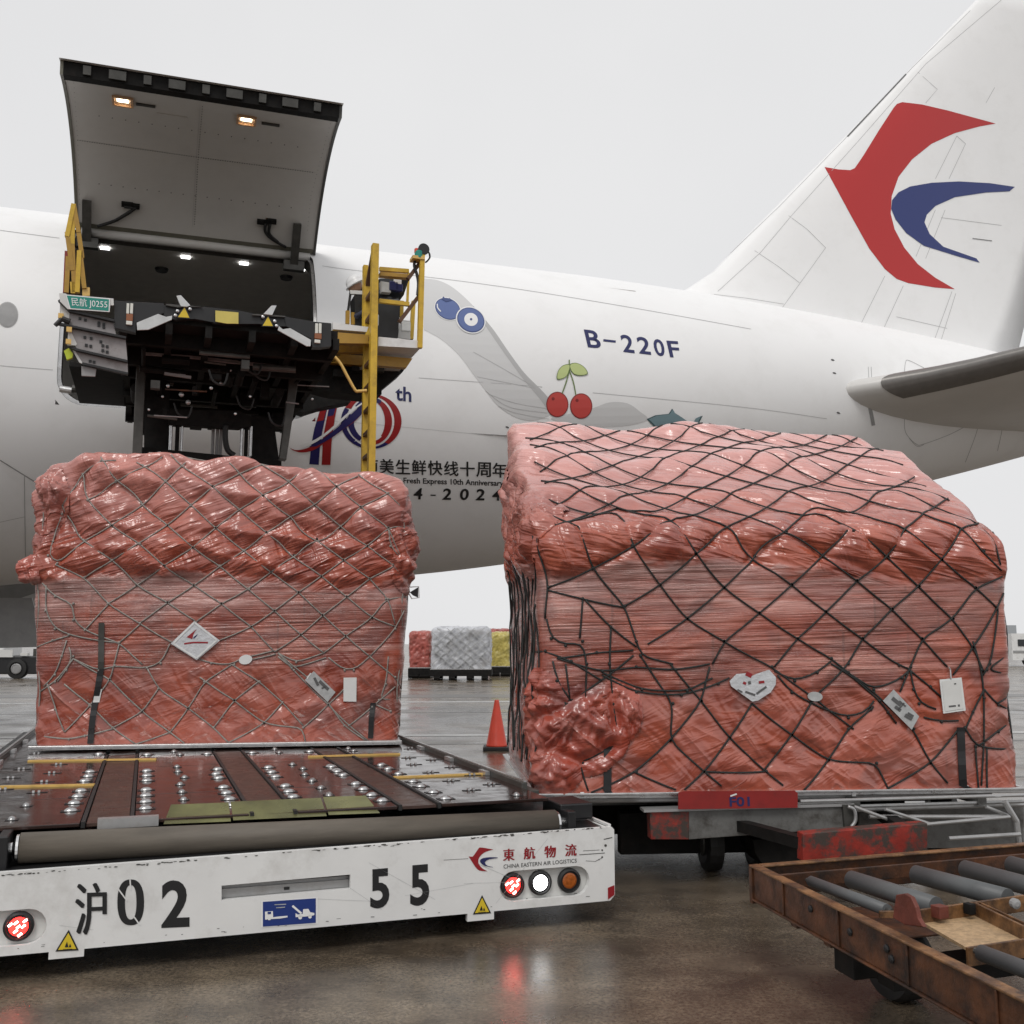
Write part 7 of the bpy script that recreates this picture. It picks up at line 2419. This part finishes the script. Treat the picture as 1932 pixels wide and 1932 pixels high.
for (x, off) in ((1340, 0.5), (1430, 0.5), (1340, 1.9), (1780, 0.55), (1780, 1.9), (1430, 1.9)):
    c = Rp(x, 1600, off)
    c[2] = 0.20
    m = MB()
    m.lathe(c, exR, [(0.15, -0.06), (0.195, -0.05), (0.20, 0), (0.195, 0.05), (0.15, 0.06), (0.06, 0.05)], 20)
    wl = m.build('wheel', M['rubber'], dolly)
    m = MB()
    m.lathe(c - exR * 0.063, -exR, [(0.10, 0), (0.09, 0.012), (0.03, 0.02)], 14)
    m.build('wheel_hub', M['steel_dark'], wl)
    m = MB()
    m.box(c + EZ * 0.17, exR, eyR, EZ, 0.10, 0.12, 0.22)
    m.build('wheel_fork', M['machine'], dolly)

# ================================================================== BROWN ROLLER DOLLY, lower right
Z0 = 0.5
cA = on_z(1412, 1632, Z0)
dA = on_z(1932, 1890, Z0) - cA
dA /= np.linalg.norm(dA)              # towards the camera
dB = on_z(1932, 1590, Z0) - cA
dB -= dA * 0.0
dB /= np.linalg.norm(dB)
rd = thing('roller_dolly', 'rusty brown empty roller dolly with grey rollers and a plywood tray', 'dolly', (cA[0], cA[1], 0))
def D(a, b_, z):
    return cA + dA * a + dB * b_ + EZ * (z - Z0)
def dbox(name, a0, a1, b0, b1, z0, z1, mm, bevel=0.004, **kw):
    m = MB()
    m.hexa([D(a0, b0, z0), D(a1, b0, z0), D(a1, b1, z0), D(a0, b1, z0)], [D(a0, b0, z1), D(a1, b0, z1), D(a1, b1, z1), D(a0, b1, z1)])
    return m.build(name, M[mm], rd, bevel=bevel, **kw)
def dab(x, y, z):
    P = on_z(x, y, z) - cA
    M2 = np.array([[dA[0], dB[0]], [dA[1], dB[1]]])
    return np.linalg.solve(M2, P[:2])
LA_ = 4.0
LB_ = 3.1
dbox('side_web', 0.03, LA_, 0.012, 0.022, 0.345, 0.492, 'rust')
dbox('side_flange', 0.0, LA_, 0.0, 0.055, 0.492, 0.503, 'rust_light')
dbox('side_flange', 0.0, LA_, 0.0, 0.050, 0.335, 0.345, 'rust')
dbox('corner_post', 0.0, 0.03, 0.0, 0.05, 0.32, 0.492, 'rust')
dbox('end_web', 0.012, 0.022, 0.05, LB_, 0.345, 0.492, 'rust')
dbox('end_flange', 0.0, 0.05, 0.056, LB_, 0.492, 0.503, 'rust_light')
dbox('inner_stringer', 0.10, 0.115, 0.10, LB_, 0.40, 0.47, 'rust')
for a in (0.35, 0.85, 1.35, 1.85, 2.5):
    dbox('web_rib', a, a + 0.012, 0.003, 0.012, 0.345, 0.492, 'rust')
for a, z in ((0.62, 0.47), (1.25, 0.44), (0.95, 0.46), (1.22, 0.47)):
    m = MB()
    m.lathe(D(a, 0.012, z - 0.03), -dB, [(0.016, 0), (0.016, 0.008), (0.008, 0.012)], 8)
    m.build('bolt_head', M['ink'], rd)
for a in (0.42, 0.72):
    dbox('drain_lug', a, a + 0.06, 0.01, 0.04, 0.318, 0.335, 'rust')
ZV = lambda x, y: ((x / 2.1467 + 2100) * 0.644, (y / 2.1467 + 2300) * 0.644)
RZ = 0.470
rr_ = 0.043
def roller(pa, pb, r, extend=0.0):
    a0, b0 = dab(*pa, RZ)
    a1, b1 = dab(*pb, RZ)
    P0, P1 = D(a0, b0, RZ - 0.01), D(a1, b1, RZ - 0.01)
    d = (P1 - P0) / np.linalg.norm(P1 - P0)
    P1 = P1 + d * extend
    m = MB()
    m.cyl(P0, P1, r, 24)
    o = m.build('roller', M['roller_grey'], rd)
    o.data.polygons.foreach_set('use_smooth', [len(f) == 4 for f in m.f])
    m = MB()
    m.cyl(P0 - d * 0.03, P1 + d * 0.03, 0.012, 8)
    m.build('roller_axle', M['steel_dark'], o)
roller(ZV(592, 592), ZV(1070, 772), 0.026)
roller(ZV(845, 580), ZV(1380, 750), 0.042)
roller(ZV(1250, 548), ZV(1830, 700), 0.044)
roller(ZV(1560, 515), ZV(1932, 615), 0.044, 0.5)
roller(ZV(1850, 488), ZV(1932, 510), 0.044, 0.6)
roller(ZV(1662, 1038), ZV(1932, 1140), 0.030, 0.5)
# cross member behind the tray, tray walls, plywood
def dbar(name, pa, pb, z0, z1, th, mm):
    a0, b0 = dab(*pa, z1)
    a1, b1 = dab(*pb, z1)
    P0, P1 = D(a0, b0, (z0 + z1) / 2), D(a1, b1, (z0 + z1) / 2)
    m = MB()
    m.bar(P0, P1, th, z1 - z0)
    return m.build(name, M[mm], rd, bevel=0.003)
dbar('cross_member', ZV(1255, 785), ZV(1932, 690), 0.415, 0.485, 0.014, 'rust_light')
dbar('tray_wall', ZV(1610, 730), ZV(1932, 885), 0.42, 0.485, 0.014, 'rust_light')
dbar('tray_wall', ZV(1640, 728), ZV(1932, 860), 0.42, 0.482, 0.010, 'rust_light')
dbar('tray_wall', ZV(1570, 1020), ZV(1932, 965), 0.40, 0.470, 0.012, 'rust_light')
dbar('tray_lip', ZV(1020, 790), ZV(1250, 790), 0.44, 0.47, 0.012, 'rust_light')
ply = [dab(*ZV(*q), 0.43) for q in ((1290, 860), (1600, 790), (1932, 905), (1932, 985), (1570, 1022))]
m = MB()
m.prism([D(a, b_, 0.43) for a, b_ in ply], EZ * -0.012)
m.build('plywood_tray', M['ply'], rd)
dbar('hinge_knuckle', ZV(1370, 760), ZV(1430, 752), 0.45, 0.50, 0.05, 'rust_red')
dbar('hinge_knuckle', ZV(1570, 745), ZV(1605, 740), 0.45, 0.495, 0.04, 'machine')
P = on_z(*ZV(1875, 745), 0.47)
m = MB()
m.lathe(P, dA, [(0.022, -0.01), (0.022, 0.01), (0.01, 0.016)], 12)
m.build('pivot_bolt', M['grey_mid'], rd)
# stop paddle
sa = dab(*ZV(1110, 830), 0.50)
st0 = D(sa[0], max(sa[1], 0.06), 0.5)
stn = dA
pts = [ZV(*q) for q in ((1125, 690), (1180, 682), (1220, 705), (1250, 770), (1265, 840), (1300, 895), (1180, 880), (1105, 835))]
Pn = np.cross(dA, EZ)
Pn /= np.linalg.norm(Pn)
m = MB()
m.prism([on_plane(*q, D(0, 0.07, 0.5), Pn) for q in pts], dB * 0.02)
m.build('stop_paddle', M['rust_red'], rd, bevel=0.004)
# under frame and wheel
dbox('axle_box', 0.74, 0.90, 0.05, 0.25, 0.22, 0.335, 'machine')
dbox('wheel_guard', max(0.3, dab(1700, 1885, 0.0)[0] - 0.25), dab(1700, 1885, 0.0)[0] + 0.25, 0.06, 0.62, 0.336, 0.346, 'rust')
dbox('axle_beam', 1.0, 1.12, 0.10, 2.9, 0.24, 0.33, 'machine')
dbox('side_web', 0.03, LA_, LB_ - 0.01, LB_, 0.345, 0.492, 'rust')
dbox('side_flange', 0.0, LA_, LB_ - 0.04, LB_ + 0.01, 0.492, 0.503, 'rust_light')
dbox('end_web', LA_, LA_ + 0.01, 0.0, LB_, 0.345, 0.492, 'rust')
dbox('end_flange', LA_ - 0.02, LA_ + 0.03, 0.056, LB_ - 0.042, 0.492, 0.503, 'rust_light')
for a in (1.9, 3.0):
    dbox('cross_channel', a, a + 0.06, 0.06, LB_ - 0.02, 0.36, 0.44, 'rust')
wa_ = dab(1700, 1885, 0.0)
for (a, b0) in ((wa_[0], wa_[1] - 0.1), (wa_[0], 2.4), (3.2, 0.10), (3.2, 2.4)):
    m = MB()
    c = D(a, b0 + 0.1, 0.162)
    wa = dB
    m.lathe(c, wa, [(0.11, -0.085), (0.150, -0.08), (0.162, -0.05), (0.162, 0.05), (0.150, 0.08), (0.11, 0.085)], 28)
    wl = m.build('wheel', M['rubber'], rd)
    m = MB()
    m.lathe(c - wa * 0.088, -wa, [(0.095, 0), (0.085, 0.01), (0.035, 0.02)], 18)
    m.build('wheel_hub', M['machine'], wl)

# ================================================================== TRAFFIC CONE
cb = on_z(937, 1415, 0.0)
cone = thing('traffic_cone', 'orange traffic cone with black base beside the black netted load', 'traffic cone', tuple(cb))
m = MB()
m.box(cb + EZ * 0.03, RT, np.array([0, 1.0, 0]), EZ, 0.40, 0.40, 0.06)
m.build('cone_base', M['rubber'], cone, bevel=0.01)
m = MB()
m.lathe(cb + EZ * 0.06, EZ, [(0.165, 0), (0.155, 0.02), (0.035, 0.66), (0.03, 0.68)], 24)
m.build('cone_body', M['cone'], cone, smooth=True)

# ================================================================== BACKGROUND
def far_load(label, x0, x1, ytop, ybot, Y, hue, hue2, net, seed, dolly_label, dl=True):
    gz = 0.0
    a, b_ = on_plane(x0, ybot, (0, Y, 0), np.array([0, -1.0, 0])), on_plane(x1, ytop, (0, Y, 0), np.array([0, -1.0, 0]))
    W = b_[0] - a[0]
    base = 0.45
    H = b_[2] - base
    C = np.array([(a[0] + b_[0]) / 2, Y, base])
    t = thing('netted_pallet', label, 'pallet load', (C[0], C[1], base + 0.03), 'pallet loads waiting far across the apron')
    P, Fc = cube_grid(36, 24, 30)
    k = 10
    q = np.stack([np.abs(P[:, 0]), np.abs(P[:, 1]), np.clip(P[:, 2], 0, 1)], 1)
    s = q.max(1) / np.maximum(((q ** k).sum(1)) ** (1 / k), 1e-9)
    X, Yy = P[:, 0] * s, P[:, 1] * s
    Z = np.where(P[:, 2] > 0, P[:, 2] * s, P[:, 2])
    V = np.stack([C[0] + X * W / 2, C[1] + (Yy + 1) * 1.1, base + 0.04 + (Z + 1) / 2 * (H - 0.04)], 1)
    N = vnormals(V, Fc)
    V = V + N * (0.07 * noise3(V * 2.4 + seed) + 0.05 * (ridge(V * np.array([5, 5, 8.]) + seed) - 0.5))[:, None]
    me = bpy.data.meshes.new('wrapped_cargo')
    me.from_pydata([tuple(v - ORG[t.name]) for v in V], [], [list(map(int, f)) for f in Fc])
    link('wrapped_cargo', me, mat('far_film', hue, 0.35, var=0.35, vscale=2.5, dirt=hue2, dscale=1.7, damt=0.8, bump=0.8, bscale=6), t, smooth=True)
    m = MB()
    if net:
        for i in range(7):
            for sg in (-1, 1):
                xs = np.linspace(0, 1, 12)
                pts = []
                for f in xs:
                    x = -0.5 + (i / 6.0) * 1.0 + sg * (f - 0.5) * 0.8
                    if -0.5 <= x <= 0.5:
                        pts.append((C[0] + x * W, C[1] - 0.09, base + 0.05 + f * (H - 0.1)))
                if len(pts) > 1:
                    m.tube(pts, 0.016, 5)
        m.build('cargo_net', M['label_grey'], t)
    m = MB()
    m.box((C[0], C[1] + 1.1, base + 0.02), RT, (0, 1, 0), EZ, W * 1.02, 2.3, 0.04)
    m.build('pallet_sheet', M['alu'], t)
    if dl:
        d = thing('pallet_dolly', dolly_label, 'dolly', (C[0], C[1], 0), 'dollies parked far across the apron')
        m = MB()
        m.box((C[0], C[1] + 1.1, 0.31), RT, (0, 1, 0), EZ, W * 1.05, 2.4, 0.26)
        m.build('frame', M['machine'], d)
        for sx in (-0.4, -0.15, 0.15, 0.4):
            for yy in (0.1, 2.1):
                m = MB()
                m.lathe((C[0] + sx * W, C[1] + yy, 0.19), (1, 0, 0), [(0.19, -0.12), (0.19, 0.12)], 14)
                m.build('wheel', M['rubber'], d)
    return t
far_load('small red wrapped load far off beside the silver load', 771, 812, 1191, 1272, 46.5, (0.40, 0.10, 0.08), (0.20, 0.10, 0.08), False, 3.0, 'low dark dolly under the small red load')
far_load('silver foil wrapped load with a pale net far across the apron', 813, 925, 1183, 1268, 44.0, (0.50, 0.51, 0.54), (0.34, 0.32, 0.30), True, 6.0, 'low dark dolly under the silver load')
far_load('yellow and blue wrapped load far off right of the silver load', 924, 962, 1193, 1268, 49.0, (0.46, 0.38, 0.10), (0.30, 0.28, 0.12), False, 9.0, 'low dark dolly under the yellow load')
far_load('dark red wrapped load far off behind the yellow load', 918, 975, 1187, 1262, 55.0, (0.30, 0.07, 0.06), (0.2, 0.08, 0.07), False, 12.0, '', False)
# equipment tractor at the left edge
Yt = 46.0
def fp(x, y, Y=Yt):
    return on_plane(x, y, (0, Y, 0), np.array([0, -1.0, 0]))
trk = thing('tow_tractor', 'dark airport tractor with a white cab at the left edge under the aircraft', 'tractor', (fp(20, 1275)[0], Yt, 0))
def tq(name, x0, y0, x1, y1, dep, mm, yoff=0.0, **kw):
    a, b_ = fp(x0, y1, Yt + yoff), fp(x1, y0, Yt + yoff)
    m = MB()
    m.box(((a[0] + b_[0]) / 2, Yt + yoff + dep / 2, (a[2] + b_[2]) / 2), RT, (0, 1, 0), EZ, b_[0] - a[0], dep, b_[2] - a[2])
    return m.build(name, M[mm], trk, **kw)
tq('body', -70, 1238, 78, 1272, 2.0, 'black', bevel=0.05)
tq('cab', -40, 1205, 8, 1240, 1.8, 'white_paint', 0.1, bevel=0.08)
tq('side_panel', -20, 1226, 24, 1240, 0.1, 'offwhite', -0.1)
tq('step', 38, 1232, 52, 1237, 0.2, 'offwhite', -0.1)
tq('exhaust', 62, 1224, 72, 1240, 0.2, 'steel_dark', 0.5)
for x in (33, -40):
    c = fp(x, 1259)
    m = MB()
    m.lathe((c[0], Yt - 0.05, 0.44), (0, -1, 0), [(0.44, -0.25), (0.44, 0.05), (0.30, 0.07), (0.30, 0.02)], 22)
    wl = m.build('wheel', M['rubber'], trk)
    m = MB()
    m.lathe((c[0], Yt - 0.1, 0.44), (0, -1, 0), [(0.23, 0), (0.23, 0.03), (0.19, 0.05), (0.19, 0.03), (0.07, 0.04)], 16)
    m.build('wheel_hub', M['grey_mid'], wl)
# right edge: terminal building and a white service bus
b0 = on_plane(1906, 1232, (0, 150, 0), np.array([0, -1.0, 0]))
bld = thing('terminal_building', 'grey flat roofed building far off at the right edge', 'building', (b0[0] + 20, 150, 0))
def far_box(parent, name, x0, x1, y0, y1, z0, z1, mm):
    m = MB()
    m.box(((x0 + x1) / 2, (y0 + y1) / 2, (z0 + z1) / 2), RT, (0, 1, 0), EZ, x1 - x0, y1 - y0, z1 - z0)
    return m.build(name, M[mm], parent)
far_box(bld, 'wall', b0[0] - 2, b0[0] + 40, 150, 170, 0, 1.9, 'far_wall')
far_box(bld, 'upper_floor', b0[0] + 0.3, b0[0] + 1.6, 151, 160, 1.9, 4.1, 'far_wall')
far_box(bld, 'roof', b0[0] - 2.3, b0[0] + 40.3, 149.8, 170, 1.9, 2.15, 'steel_dark')
for k in range(8):
    far_box(bld, 'window', b0[0] - 1 + k * 4.5, b0[0] + 1.6 + k * 4.5, 149.9, 149.98, 0.7, 1.5, 'glass_dark')
v0 = on_plane(1912, 1262, (0, 70, 0), np.array([0, -1.0, 0]))
van = thing('service_van', 'white service vehicle parked far off at the right edge', 'van', (v0[0] + 3, 70, 0))
far_box(van, 'body', v0[0], v0[0] + 6.0, 70, 72.2, 0.4, 2.2, 'white_paint')
far_box(van, 'side_window', v0[0] + 0.4, v0[0] + 5.6, 69.96, 69.99, 1.35, 1.8, 'glass_dark')
far_box(van, 'stripe', v0[0] + 0.05, v0[0] + 5.95, 69.96, 69.99, 0.9, 1.05, 'grey_mid')
for dx in (1.1, 4.8):
    m = MB()
    m.lathe((v0[0] + dx, 69.95, 0.38), (0, 1, 0), [(0.38, 0), (0.38, 0.3)], 16)
    m.build('wheel', M['rubber'], van)
